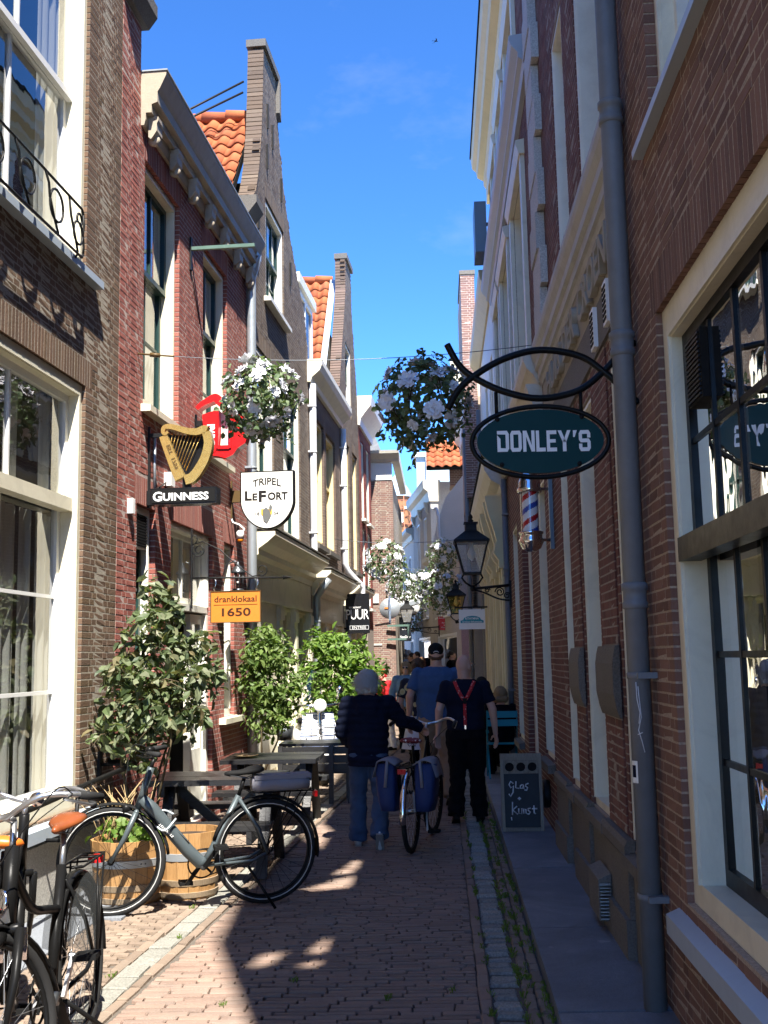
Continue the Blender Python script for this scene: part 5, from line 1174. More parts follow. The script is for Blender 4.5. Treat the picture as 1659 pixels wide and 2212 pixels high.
letters(T, 'RITHYMNA', fn, .63, 2.385, .26, .042, 'letter_white', .02, .005); letters(T, 'Griekse delicatessen', fn, .63, 2.325, .38, .035, 'letter_white', .01, .005)
T, fn = flat_sign('red_square_sign', 'small bright red square sign hanging left of the white delicatessen sign', 'shop sign', -.03, .31, 2.40, 2.77, 30., 'sign_red', (('Made to Order', .14, 2.73, .28, .035, 'letter_white', .01), ('Rialto', .14, 2.60, .13, .035, 'letter_white', .01), ('&', .14, 2.535, .04, .035, 'letter_white', .01), ('Clipping', .14, 2.47, .18, .04, 'letter_white', .01)), (-.05, .42, 2.84))
T, fn = flat_sign('open_board', 'dark hanging board with white words below the distant lantern', 'shop sign', -1.10, -.77, 2.12, 2.78, 30., 'sign_black', (('WE', -.935, 2.66, .09, .06, 'letter_white', .01), ('ARE', -.935, 2.56, .12, .06, 'letter_white', .01), ('OPEN', -.935, 2.46, .17, .06, 'letter_white', .01), ('NextDoor', -.935, 2.24, .29, .07, 'letter_white', .01)), (-1.25, -.65, 2.84))
f = face_left(22.0)
T = thing('restaurant_sign', 'tall glossy black sign with outlined letters above the bright green shrub', 'restaurant sign', f(0, 2.5, 0))
q = MB(); rect(f, q, .09, .57, 2.17, 2.97, -.05, .0); q.build('panel', 'sign_black', T)
letters(T, 'RESTAURANT', f, .28, 2.69, .24, .035, 'letter_white', .01, .002); letters(T, 'PUUR', f, .33, 2.55, .46, .20, 'letter_white', -.0, .002, spacing=.9); letters(T, 'ENTREE', f, .36, 2.285, .28, .055, 'letter_white', -.005, .002)
q = MB()
for (a0,a1,b0,b1) in ((.17,.55,2.245,2.25),(.17,.55,2.32,2.325),(.17,.175,2.25,2.32),(.545,.55,2.25,2.32)): rect(f, q, a0, a1, b0, b1, .001, .003)
q.build('entry_frame', 'letter_white', T); q = MB(); rect(f, q, 0, .09, 2.85, 2.89, -.04, -.01); rect(f, q, 0, .09, 2.25, 2.29, -.04, -.01); q.build('arm', 'black_iron', T)
# round traffic sign seen from behind
T = thing('round_road_sign', 'grey back of a round road sign fixed to the corner house', 'road sign', (-1.18, 26.2, 2.85))
MB().lathe((-1.18, 26.2, 2.85), [(0,.012),(.245,.012),(.25,.0),(.245,-.01),(0,-.01)], 28, (0,-1,0)).build('disc', 'zinc', T)
q = MB(); q.bx(-1.20, -1.15, 26.13, 26.18, 2.56, 3.14); q.build('rail', 'alu', T); q = MB(); q.bx(-1.30, -1.22, 26.17, 26.187, 2.84, 2.88); q.build('sticker', 'sign_orange', T)
q = MB(); q.bar((-1.18, 26.25, 2.5), (-1.62, 27.9, 2.5), .05, .05); q.bar((-1.18, 26.25, 2.5), (-1.18, 26.25, 3.0), .05, .05); q.build('arm', 'zinc', T)
T = thing('round_white_sign', 'pale round hanging sign with a grey band half hidden behind flowers', 'shop sign', (-.78, 31, 3.2))
MB().lathe((-.82, 31, 3.2), [(0,.02),(.33,.02),(.34,0),(.33,-.02),(0,-.02)], 24, (0,-1,0)).build('disc', 'sign_white', T); q = MB(); q.bar((-1.08, 30.97, 3.12), (-.56, 30.97, 3.26), .02, .12); q.build('band', 'zinc', T)
q = MB(); q.bar((-.82, 31, 3.54), (-.82, 31, 3.62), .03, .03); q.bar((-.9, 31, 3.62), (.1, 31, 3.62), .03, .03); q.build('arm', 'black_iron', T)
T = thing('green_wall_bracket', 'pair of green iron rails reaching out from the corner house', 'iron bracket', (-1.0, 28, 2.3))
q = MB(); q.bar((-1.35, 28.4, 2.50), (-.75, 28.35, 2.50), .05, .05); q.build('rail', 'green_iron', T); q = MB(); q.bar((-1.35, 28.4, 2.15), (-.85, 28.35, 2.15), .05, .05); q.build('rail', 'green_iron', T); q = MB(); q.bar((-.80, 28.35, 2.16), (-.80, 28.35, 2.49), .04, .04); q.build('post', 'green_iron', T)

# ------------------------------------------------------------------ downpipes
downpipe('downpipe', 'thick grey blue downpipe with a sticker, nearest on the right', RF, 5.22, .07, .0, 8.5, .052, 'pipe_dark', (1.92, 3.15, 4.35), (.55, 1.55), None)
T = [o for o in COL.objects if o.name.startswith('downpipe')][-1]
q = MB(); q.lathe(RF.p(5.22, .07, 1.06), [(.0535,0),(.0535,.10)], 8, a0=pi*1.02, a1=pi*1.28); q.build('sticker', 'sign_cream', T)
q = MB(); q.lathe(RF.p(5.22, .07, 1.085), [(.0542,0),(.0542,.055)], 8, a0=pi*1.07, a1=pi*1.22); q.build('sticker_print', 'cloth_navy', T)
q = MB()
for pts in ([(1.35,1.52),(1.36,1.44),(1.42,1.38),(1.38,1.33)], [(1.40,1.50),(1.45,1.36),(1.36,1.30),(1.44,1.25),(1.50,1.20)], [(1.33,1.28),(1.47,1.29)]):
    q.tube([RF.p(5.22, .07, z)+V3((.0535*cos(pi*a), .0535*sin(pi*a), 0)) for a, z in pts], .0022, 4)
q.build('scratches', 'chalk', T)
downpipe('downpipe', 'zinc downpipe between the red house and the grey gable house', LF, 13.62, .07, .0, 6.5, .06, 'zinc', (), (1.9, 4.1, 5.4), None, top=[(0,0,.12),(-.02,.06,.3),(-.02,.08,.42)])
T = [o for o in COL.objects if o.name.startswith('downpipe')][-1]; q = MB(); q.fb(LF, 13.50, 13.74, .0, .18, 6.88, 7.02); q.build('hopper', 'zinc', T)
downpipe('downpipe', 'white downpipe on the left edge of the dark brick house', LF, 18.36, .07, 3.45, 6.4, .06, 'pipe_white', (), (3.8, 5.2, 6.0), [(.35, .12, -.45), (.22, .10, -.32), (.03, 0, -.08)])
downpipe('downpipe', 'white downpipe on the right edge of the dark brick house bent over the shop cornice', LF, 22.15, .07, 3.6, 6.4, .06, 'pipe_white', (), (3.9, 5.2, 6.0), [(.0, .05, -3.6), (.0, .05, -1.0), (.42, .30, -.75), (.42, .30, -.45), (.05, .05, -.15)])
downpipe('downpipe', 'grey downpipe at the corner of the cream shop front', LF, 18.4, .1, .0, 2.7, .06, 'zinc', (), (1.2, 2.3), None, top=[(-.03, .08, .12), (-.1, .22, .3)])
downpipe('downpipe', 'slim dark downpipe between the long brick house and the yellow shop front', RF, 15.05, .05, .0, 4.1, .04, 'pipe_dark', (2.8,), (1.2, 3.6), None)
downpipe('downpipe', 'upper dark downpipe beside the cream boarded front', RF, 22.5, .06, .0, 6.8, .05, 'pipe_dark', (4.9, 2.6), (1.5, 3.6), None)
downpipe('downpipe', 'far grey downpipe beside the dark red door', R5, .1, .06, .0, 6.5, .05, 'pipe_dark', (2.4,), (1.5,), None)
# metal ventilation box low on the wall
T = thing('vent_cover', 'grey louvred ventilation box low on the stone plinth', 'vent cover', RF.p(6.85, 0, .2))
q = MB(); q.prism([(.04,.12),(.115,.12),(.115,.35),(.04,.385)], lambda a, b, t: RF.p(t, a, b), 6.62, 7.06); q.build('casing', 'stone_grey', T)
q = MB(); rect(lambda a, b, t: RF.p(6.62-t, a, b), q, .05, .108, .135, .335, .001, .004); q.build('dark_core', 'black_matt', T)
for k in range(11): MB().hexa([RF.p(*w) for w in ((6.615,.048,.138+k*.019),(6.615,.110,.138+k*.019),(6.602,.110,.132+k*.019),(6.602,.048,.132+k*.019),(6.615,.048,.144+k*.019),(6.615,.110,.144+k*.019),(6.602,.110,.138+k*.019),(6.602,.048,.138+k*.019))]).build('slat', 'alu', T)
T = thing('round_vent', 'round dark vent pipe low on the brick wall behind the chalkboard', 'vent', RF.p(10.6, 0, .35)); MB().lathe(RF.p(10.6, 0, .36), [(.12,0),(.13,.02),(.13,.06),(.10,.07),(.10,.04),(0,.04)], 18, RF.n).build('cap', 'black_iron', T)
T = thing('security_box', 'dark box lamp under the roof cornice of the long brick house', 'wall lamp', RF.p(16.4, 0, 8.0)); MB().fb(RF, 15.9, 16.5, .12, .30, 7.75, 8.55).build('housing', 'steel_dark', T); q = MB(); q.tube([RF.p(16.2, 0, 8.3), RF.p(16.2, .12, 8.3)], .03, 6); q.tube([RF.p(16.2, 0, 7.95), RF.p(16.2, .12, 7.95)], .03, 6); q.build('arm', 'steel_dark', T)

# ------------------------------------------------------------------ leaves and flowers
def leaf_mesh(l, w, mat, fold=.25, tip=1.):
    q = MB(); q.add([(0,0,0), (l*.35, w*.5, fold*w), (l*.75, w*.38, fold*w*.8), (l, 0, -.06*l), (l*.75, -w*.38, fold*w*.8), (l*.35, -w*.5, fold*w), (l*.5, 0, .02*l)], [(0,6,1), (1,6,2), (2,6,3), (3,6,4), (4,6,5), (5,6,0)])
    return q.mesh('leaf', mats=(mat,))
def leaf_rot(nrm):
    x = V3((rr(-1,1), rr(-1,1), rr(-1.1,.5))); z = (V3(nrm)+V3((rr(-.7,.7), rr(-.7,.7), rr(-.4,.9)))).normalized(); x = (x-z*x.dot(z)).normalized(); y = z.cross(x)
    return Matrix((x, y, z)).transposed()
def foliage(T, pts, l, w, mat, nind, name='foliage', scl=(.4, 1.3)):
    """pts: (point, outward normal); the leaves that show largest are objects of their own, the rest one mass"""
    org = ORIG[T]; pr = leaf_mesh(l, w, mat); vs0 = [v.co.copy() for v in pr.vertices]; fs0 = [tuple(p.vertices) for p in pr.polygons]; var = [pr, leaf_mesh(l*.9, w*1.1, mat, .35), leaf_mesh(l*1.1, w*.9, mat, .15)]
    pts = sorted(pts, key=lambda t: (t[0]-CAM).length - t[1].dot((CAM-t[0]).normalized())*.15)
    q = MB()
    for i, (p, n) in enumerate(pts):
        R3 = leaf_rot(n); s = rr(*scl)
        if i < nind:
            o = link('leaf', RN.choice(var), T, loc=p-org); o.rotation_euler = R3.to_euler(); o.scale = (s, s, s)
        else: q.add([p+R3 @ (v*s) for v in vs0], fs0)
    if q.v: q.build(name, mat, T, None, 'stuff')
def blob_points(blobs, dens=1.5):
    out = []
    for (c, r, n) in blobs:
        n = int(n*dens)
        c = V3(c); r = V3(r) if hasattr(r, '__len__') else V3((r, r, r)); k = 0; tries = 0
        while k < n and tries < n*12:
            tries += 1
            d = V3((RN.gauss(0,1), RN.gauss(0,1), RN.gauss(0,1))).normalized(); t = RN.random()**.45
            if noise.noise(V3((d.x*2.2+c.x*5, d.y*2.2+c.y*5, d.z*2.2+c.z*5))) < -.12 and RN.random() < .8: continue
            t *= 1+.28*noise.noise(d*3.1+c*3)
            out.append((c+V3((d.x*r.x*t, d.y*r.y*t, d.z*r.z*t)), d)); k += 1
    return out
def flower_mesh(r, mat='flower_white'):
    q = MB()
    for ring, (n, rr0, tilt) in enumerate(((8, r, .2), (8, r*.88, .55), (7, r*.70, .9), (5, r*.5, 1.2), (3, r*.3, 1.45))):
        for k in range(n):
            a = 2*pi*k/n+ring*.5+rr(-.2,.2); w = rr0*rr(.42,.62); d = V3((cos(a)*cos(tilt), sin(a)*cos(tilt), sin(tilt))); s = V3((-sin(a), cos(a), 0)); e = rr(-.24,.24)*r
            q.add([V3((0,0,.1*ring*r)), d*rr0*.55+s*w*.6+V3((0,0,e)), d*rr0+s*w*.5+V3((0,0,-.12*r)), d*rr0*1.05+V3((0,0,e)), d*rr0-s*w*.5+V3((0,0,-.12*r)), d*rr0*.55-s*w*.6-V3((0,0,e)), d*rr0*.6+V3((0,0,.1*r))], [(0,6,1),(1,6,2),(2,6,3),(3,6,4),(4,6,5),(5,6,0)], True)
    return q.mesh('flower', mats=(mat,))
FM = [flower_mesh(.092) for _ in range(5)]
def flower_ball(c, r, label, nleaf, nfl, nind, group, seed):
    RN.seed(seed); c = V3(c); T = thing('flower_ball', label, 'flower ball', c, group); pts = []
    for _ in range(nleaf):
        d = V3((RN.gauss(0,1), RN.gauss(0,1), RN.gauss(0,1)*.95)).normalized(); t = rr(.72, 1.03)+.30*noise.noise(d*2.6+c); pts.append((c+d*r*t+V3((0,0,-.04 if d.z < -.5 else 0)), d))
    for s_ in range(16):
        a = rr(0, 2*pi); e = rr(-.2, 1.2); p = c+V3((cos(a)*r*rr(.7,1.)*cos(e), sin(a)*r*rr(.7,1.)*cos(e), -r*.9*sin(e))); dv = V3((cos(a)*rr(.2,.6), sin(a)*rr(.2,.6), rr(-1.1,-.3)))*.026; n_ = RN.randrange(5, 13)
        MB().tube([p, p+dv*n_*.5+V3((0,0,.015)), p+dv*n_], [.003,.0025,.0015], 4).build('trailing_stem', 'stem', T)
        for k in range(n_): pts.append((p+dv*k+V3((rr(-.018,.018), rr(-.018,.018), 0)), V3((rr(-1,1), rr(-1,1), .2))))
    foliage(T, pts, .062, .046, 'leaf_eucalyptus', nind, scl=(.6, 1.15))
    for k in range(nfl):
        z = 1-2*(k+.5)/nfl; a = k*2.39996+seed; s = sqrt(1-z*z); d = V3((cos(a)*s, sin(a)*s, z*.95)); o = link('flower', FM[k % 5], T, loc=d*r*rr(.85,1.05)+V3((rr(-.05,.05), rr(-.05,.05), rr(-.05,.05)))); o.rotation_euler = (d+V3((rr(-.4,.4), rr(-.4,.4), rr(-.2,.5)))).to_track_quat('Z', 'Y').to_euler(); g_ = rr(.6, 1.12); o.scale = (g_, g_, g_)
    q = MB(); q.tube([c+V3((0,0,r*1.08)), c+V3((0,0,r*.9))], .006, 5); q.build('hook', 'black_iron', T)
    q = MB()
    for k in range(3):
        a = k*pi/3; q.tube([c+V3((r*.72*cos(t)*cos(a), r*.72*cos(t)*sin(a), r*.72*sin(t))) for t in [2*pi*i/20 for i in range(20)]], .006, 5, True)
    q.build('wire_frame', 'stem', T)
    return T
GB = 'flower balls hung across the street'
wl, wr = LF.p(9.35, .0, 4.40), V3((.95, 9.75, 4.48))
def wire_pt(s, a=None, b=None, sag=.10): a = a or wl; b = b or wr; return a+(b-a)*s-V3((0,0,4*sag*s*(1-s)))
b1 = LF.p(9.45, 1.09, 3.98); b2 = LF.p(9.45, 2.555, 3.88)
flower_ball(b1, .33, 'sunlit ball of white flowers and pale leaves in front of the red sign', 760, 25, 200, GB, 3)
flower_ball(b2, .395, 'large dark shaded ball of white flowers left of the oval green sign', 1250, 26, 200, GB, 8)
T = thing('span_wire', 'thin steel wire with a rusty turnbuckle carrying the two nearest flower balls', 'wire', wl)
MB().tube([wire_pt(i/14) for i in range(15)], .0035, 5).build('wire', 'steel_dark', T)
q = MB(); q.tube([wire_pt(0), wire_pt(.09)], .008, 6); q.tube([wire_pt(.03), wire_pt(.055)], .02, 6); q.build('turnbuckle', 'gold_dark', T)
proto = flower_ball((-.96, 20, 3.46), .375, 'sunlit ball of white flowers in front of the brick corner house', 460, 22, 0, GB, 5)
tree = {}
for o in list(COL.objects):
    if o.parent: tree.setdefault(o.parent, []).append(o)
for (x, y, z, k, lb) in ((.08, 22, 3.72, .8, 'dark flower ball high in front of the grey plaster house'), (-.88, 26.5, 3.42, 1.0, 'pale flower ball just above the round road sign'), (-.42, 30, 3.66, 1.1, 'bright distant flower ball in the middle of the row'), (.04, 24, 3.14, 1.25, 'big shaded flower ball left of the nearest lantern'), (.5, 30, 3.8, .9, 'distant flower ball just behind the nearest lantern'), (-.87, 35, 2.9, 1.1, 'farthest flower ball beside the distant street lantern')):
    c_ = copy_tree(proto, (x, y, z), (0, 0, x*9+y), lb, GB, tree=tree); c_.scale = (k, k, k)
for (y, z0, x0, x1, lb) in ((20.5, 3.92, -1.95, .95, 'thin wire across the street over the first far flower balls'), (26.5, 3.85, -1.65, .7, 'thin wire across the street at the corner house'), (30, 4.15, -1.0, .9, 'thin wire across the street carrying the distant flower balls')):
    tag(MB().tube([(x0+(x1-x0)*i/8, y, z0-.1*4*(i/8)*(1-i/8)) for i in range(9)], .005, 4).build('span_wire', 'steel_dark'), lb, 'wire')
RN.seed(21)
# climbing shrubs
def blob_px(lst, Y): return [(at(px, py, Y+dy), (rx/PF*Y, .30 if len(q_) == 0 else q_[0], rz/PF*Y), n) for (px, py, rx, rz, n, dy, *q_) in lst]
def shrub(name, label, base, blobs, l, w, mat, nind, stems):
    T = thing(name, label, 'shrub', base)
    pts = blob_points(blobs, 1.05)
    for (c, r, n) in blobs:
        for _ in range(max(2, n//15)):
            c = V3(c); d = V3((RN.gauss(0,1), RN.gauss(0,.6), RN.gauss(.35,.9))).normalized(); r_ = V3(r); a = c+V3((d.x*r_.x*.5, d.y*r_.y*.5, d.z*r_.z*.5)); ln = rr(.9, 1.45); b = c+V3((d.x*r_.x*ln, d.y*r_.y*ln, d.z*r_.z*ln))+V3((rr(-.04,.04), rr(-.03,.03), rr(-.07,.02)))
            m_ = (a+b)/2+V3((rr(-.03,.03), rr(-.03,.03), rr(.0,.05))); MB().tube([a, m_, b], [.0045,.0035,.002], 4).build('twig', 'stem', T)
            for k in range(9): t = (k+1)/9; p_ = a*(1-t)**2+m_*2*t*(1-t)+b*t*t; sd = V3((rr(-1,1), rr(-1,1), rr(-.5,1))).normalized(); pts.append((p_+sd*l*.25, (sd+V3((0,0,.5))).normalized()))
    foliage(T, pts, l, w, mat, nind)
    for st in stems: MB().tube(st, [.016]+[.010]*(len(st)-2)+[.005], 6).build('stem', 'stem', T)
    return T
bp = LF.p(8.75, .30, .30); ga = lambda px, py, Y: at(px, py, Y)
shrub('climbing_shrub', 'big leafy evergreen climber against the brown and red brick beside the cafe door', (bp.x, bp.y, 0), blob_px([(330,1270,22,40,34,0,.12),(372,1300,20,50,30,.1,.12),(340,1350,50,50,100,0),(285,1400,32,55,50,.0,.14),(370,1420,62,48,130,.1),(430,1400,45,40,60,.1,.2),(300,1475,78,55,180,-.1),(420,1475,52,45,90,.1),(280,1545,85,62,230,-.1),(370,1540,65,55,140,.0),(450,1450,28,26,30,.1,.12),(245,1580,40,50,60,-.15),(310,1630,50,40,60,0),(425,1545,40,22,36,0,.12)], 8.45), .098, .05, 'leaf_olive', 300,
    [[bp, bp+V3((.02,.0,.5)), ga(320,1500,8.5), ga(335,1330,8.55), ga(330,1240,8.55)], [bp, bp+V3((.1,.05,.5)), ga(390,1520,8.5), ga(440,1400,8.6)], [bp+V3((-.05,0,0)), ga(262,1650,8.4), ga(260,1540,8.4), ga(280,1390,8.5)], [bp+V3((.05,0,0)), ga(350,1690,8.4), ga(370,1600,8.4), ga(372,1300,8.6)]])
p2 = at(565, 1640, 12.9)
shrub('bushy_shrub', 'dense mid green shrub at the corner of the cream shop front', (p2.x, p2.y, 0), blob_px([(580,1375,34,30,150,.1),(560,1420,42,35,240,0),(600,1430,42,45,260,.1),(565,1490,52,45,330,0),(605,1510,45,40,240,.1),(575,1560,45,40,180,0),(640,1480,20,30,60,0,.15)], 13.), .095, .042, 'leaf_mid', 200, [[p2-V3((0,0,.2)), p2+V3((0,0,.4)), ga(570,1480,13), ga(580,1360,13)], [p2-V3((0,0,.2)), ga(600,1600,13), ga(610,1430,13.1)]])
p3 = at(700, 1600, 16.8)
shrub('tall_sunlit_shrub', 'tall bright green shrub beneath the black restaurant sign', (p3.x, p3.y, 0), blob_px([(690,1390,30,28,120,0),(720,1400,42,34,240,0),(760,1420,42,40,260,.1),(700,1450,46,45,300,0),(770,1470,46,40,260,.1),(740,1500,55,45,300,0),(690,1500,28,50,140,0),(800,1490,32,32,150,.1),(820,1440,16,26,40,.2,.15),(720,1550,42,36,160,0),(655,1470,20,36,70,0,.15),(780,1530,40,30,120,0)], 16.8), .115, .052, 'leaf_bright', 200, [[p3-V3((0,0,.3)), ga(705,1520,16.8), ga(730,1400,16.8)], [p3-V3((0,0,.3)), ga(740,1530,16.8), ga(780,1440,16.8)]])
p4 = at(615, 1575, 14.2)
T = thing('potted_herb', 'small green potted plant on the shop sill behind the tables', 'potted plant', p4); foliage(T, blob_points([(p4+V3((0,0,.16)), .15, 110)]), .05, .03, 'leaf_bright', 0); MB().lathe(p4+V3((0,0,-.14)), [(0,0),(.09,0),(.12,.18),(.11,.18),(0,.16)], 12).build('pot', 'steel_dark', T)
# ------------------------------------------------------------------ bicycles
def loft(q, secs, closed_ends=True):
    """secs: list of rings (equal length point lists)"""
    n = len(secs[0]); vs = [p for s in secs for p in s]; fs = []
    for i in range(len(secs)-1):
        for k in range(n): l = (k+1) % n; fs.append((i*n+k, i*n+l, (i+1)*n+l, (i+1)*n+k))
    if closed_ends: fs += [tuple(range(n))[::-1], tuple(range((len(secs)-1)*n, len(secs)*n))]
    return q.add(vs, fs, True)
def saddle_mb(c, l=.27, w=.085, mat=None):
    q = MB(); secs = []
    for i in range(9):
        t = i/8; x = -l*.45+l*t; ww = w*(1-.08*t) if t < .35 else w*(.95-.72*min(1, (t-.35)/.45)); ww = max(ww, .018); th = .030 if t < .5 else .022; zz = .012*cos(t*pi*1.2)
        if i in (0, 8): ww *= .55; th *= .5
        secs.append([V3(c)+V3((x, ww*cos(2*pi*k/12), zz+th*sin(2*pi*k/12)*(1 if sin(2*pi*k/12) > 0 else .8))) for k in range(12)])
    return loft(q, secs)
def bike(label, loc, yaw, lean=0., steer=0., st=None, name='bicycle', group=None):
    st = dict(dict(r=.35, wb=1.05, frame='black_paint', tyre='rubber', rim='black_paint', spoke='alu', bar='upright', barm='alu', saddle='leather', sh=.96, hh=1.05, step=True, rack=True, guards='black_paint', lightf=True, crank=True, tw=.022, fat=.018, dress=False, stand=True), **(st or {}))
    T = thing(name, label, 'bicycle', loc, group, local=True); T.rotation_euler = (lean, 0, yaw)
    r, wb = st['r'], st['wb']; hx = wb-.17; A = V3((hx-.075, 0, .94)); Bq = V3((hx-.005, 0, .72)); ax = (A-Bq).normalized()
    Rm = Matrix.Rotation(steer, 3, ax)
    fr = lambda p: Rm @ (V3(p)-Bq)+Bq
    def put(q, nm, mat, par, front=False, kind=None):
        if front: q.v = [tuple(fr(v)) for v in q.v]
        return q.build(nm, mat, par, None, kind)
    for fx, front in ((0, False), (wb, True)):
        c = V3((fx, 0, r)); circ = lambda R_, n=40, y=0: [c+V3((R_*cos(2*pi*k/n), y, R_*sin(2*pi*k/n))) for k in range(n)]
        W = put(MB().tube(circ(r-st['tw']), st['tw'], 8, True), 'wheel', st['tyre'], T, front)
        put(MB().tube(circ(r-st['tw']*2.15), .011, 6, True), 'rim', st['rim'], W, front)
        if st.get('band'):
            for y in (-1, 1): put(MB().tube(circ(r-st['tw']*1.35, 40, y*st['tw']*.86), .0035, 4, True), 'reflective_band', 'tyre_band', W, front)
        q = MB(); hb = .045 if st.get('bighub') and front else .022
        q.lathe(c-V3((0,.045,0)), [(0,0),(hb,0),(hb,.012),(hb*.7,.02),(hb*.7,.07),(hb,.078),(hb,.09),(0,.09)], 12, (0,1,0)); put(q, 'hub', st.get('hubm', 'alu'), W, front)
        q = MB()
        for k in range(28):
            a = 2*pi*k/28; s_ = 1 if k % 2 else -1; b = a+(.5 if k % 4 < 2 else -.5)
            q.tube([c+V3((hb*cos(b), .035*s_, hb*sin(b))), c+V3(((r-st['tw']*2.2)*cos(a), 0, (r-st['tw']*2.2)*sin(a)))], .0014, 3, cap=False)
        put(q, 'spokes', st['spoke'], W, front, 'stuff')
        if st['guards']:
            q = MB(); R_ = r+.018; a0, a1 = (radians(-10), radians(165)) if not front else (radians(5), radians(150)); n = 18; secs = []
            if front: a0, a1 = radians(22), radians(175)
            for i in range(n+1):
                a = a0+(a1-a0)*i/n; a = pi-a if not front else a
                secs.append([c+V3((cos(a)*(R_+d), y, sin(a)*(R_+d))) for y, d in ((-.028,-.012),(-.02,.002),(0,.007),(.02,.002),(.028,-.012),(0,.003))])
            loft(q, secs); put(q, 'mudguard', st['guards'], T, front)
    bb = V3((.43, 0, .29)); sc_ = V3((.19, 0, .74)); fm = st['frame']; ft = st['fat']
    q = MB()
    if st['step'] == 'e':
        q.tube([Bq+ax*.04, Bq+(bb-Bq)*.12+V3((-.03,0,.02)), bb+V3((.10,0,.10)), bb+V3((.02,0,.02)), bb+V3((-.03,0,.02))], [.036,.044,.044,.045,.03], 12)
        q.tube([bb+V3((-.01,0,.0)), bb+V3((-.06,0,.10)), sc_], [.032,.024,.020], 10)
    else:
        q.tube([Bq, bb], ft, 10); q.tube([bb, sc_+V3((-.0,0,.04))], ft, 10)
        q.tube(smooth_path([tuple(A-ax*.05), (.62,0,.70) if st['step'] else (.6,0,.85), (.40,0,.64) if st['step'] else (.35,0,.80), tuple(bb+(sc_-bb)*(.72 if st['step'] else .95))], 5), ft*.85, 8)
    q.tube([A+ax*.02, Bq-ax*.03], ft*1.35, 10)
    put(q, 'frame', fm, T)
    q = MB()
    for y in (-1, 1): q.tube([bb+V3((-.02,.025*y,0)), V3((.1,.06*y,.31)), V3((0,.065*y,r))], .011, 6); q.tube([sc_+V3((0,.015*y,-.02)), V3((.06,.055*y,.52)), V3((0,.065*y,r))], .010 if st['step'] != 'e' else .014, 6)
    put(q, 'rear_stays', fm, T)
    fk = MB(); cr_ = Bq-ax*.05
    fk.tube([cr_+V3((0,-.06,0)), cr_+V3((0,.06,0))], .018, 8)
    for y in (-1, 1): fk.tube([cr_+V3((0,.06*y,.0)), cr_*.5+V3((wb,0,r))*.5+V3((-.01,.065*y,.0)), V3((wb,.06*y,r))], [.019,.017,.012], 8)
    F_ = put(fk, 'fork', fm if not st.get('forkm') else st['forkm'], T, True)
    stm = MB(); top = A+ax*(st['hh']-A.z); stm.tube([A, top], .013, 8); fw_ = top+V3((.05,0,.02)); stm.tube([top, fw_], .014, 8); put(stm, 'stem', st['barm'], T, True)
    q = MB()
    if st['bar'] == 'upright': hp = [(-.20,-.30,.0),(-.09,-.29,.03),(.01,-.20,.055),(.035,-.09,.02),(0,0,0),(.035,.09,.02),(.01,.20,.055),(-.09,.29,.03),(-.20,.30,.0)]
    else: hp = [(-.10,-.33,.03),(-.03,-.24,.03),(0,-.1,.02),(0,0,0),(0,.1,.02),(-.03,.24,.03),(-.10,.33,.03)]
    hp = [fw_+V3(w) for w in hp]; q.tube(smooth_path([tuple(w) for w in hp], 4), .0115, 8); HB = put(q, 'handlebar', st['barm'], T, True)
    for s_ in (0, -1):
        a, b = hp[s_], hp[1 if s_ == 0 else -2]; d = (b-a).normalized(); put(MB().tube([a-d*.01, a+d*.115], .0175, 8), 'grip', 'rubber', HB, True)
        q = MB(); e = a+d*.15; q.tube([e+V3((.01,0,-.005)), e+V3((.055,0,-.01)), a+V3((.06,0,-.02)), a+V3((.055,0,-.015))-d*.02], .006, 6); put(q, 'brake_lever', st['barm'], HB, True)
        q = MB(); q.tube(smooth_path([tuple(e), tuple(e+V3((.12,0,.02))), tuple(Bq+V3((.09,.0,.12))), tuple(Bq+V3((.05,.02 if s_ else -.02,-.02)))], 5), .003, 4); put(q, 'brake_cable', 'black_matt', HB, True)
    put(MB().ball(fw_+V3((-.03,.14,.045)), .028, n=10), 'bell', 'black_paint' if st['step'] == 'e' else 'chrome', HB, True)
    sp = V3((.19-(st['sh']-.74)*.25, 0, st['sh'])); q = MB(); q.tube([sc_, sp+V3((0,0,-.04))], .0135, 8); put(q, 'seat_post', st.get('postm', 'black_paint'), T)
    sd = saddle_mb(sp+V3((-.01,0,0)), .27, st.get('sw', .085)); SD = put(sd, 'saddle', st['saddle'], T)
    q = MB()
    for y in (-.025, .025): q.tube([sp+V3((-.09,y,-.02)), sp+V3((-.02,y,-.045)), sp+V3((.10,y*.6,-.02))], .0035, 5)
    put(q, 'saddle_rails', 'steel_dark', SD)
    q = MB(); q.lathe(bb-V3((0,.035,0)), [(0,0),(.028,0),(.028,.07),(0,.07)], 12, (0,1,0)); CRK = put(q, 'crank_axle', 'steel_dark', T)
    q = MB(); q.tube([bb+V3((.095*cos(2*pi*k/24),-.05,.095*sin(2*pi*k/24))) for k in range(24)], .006, 5, True)
    for k in range(4): a = pi/4+k*pi/2; q.bar(bb+V3((0,-.05,0)), bb+V3((.093*cos(a),-.05,.093*sin(a))), .016, .006, (0,1,0))
    put(q, 'chainring', 'black_paint', T)
    ca = st.get('ca', -.9)
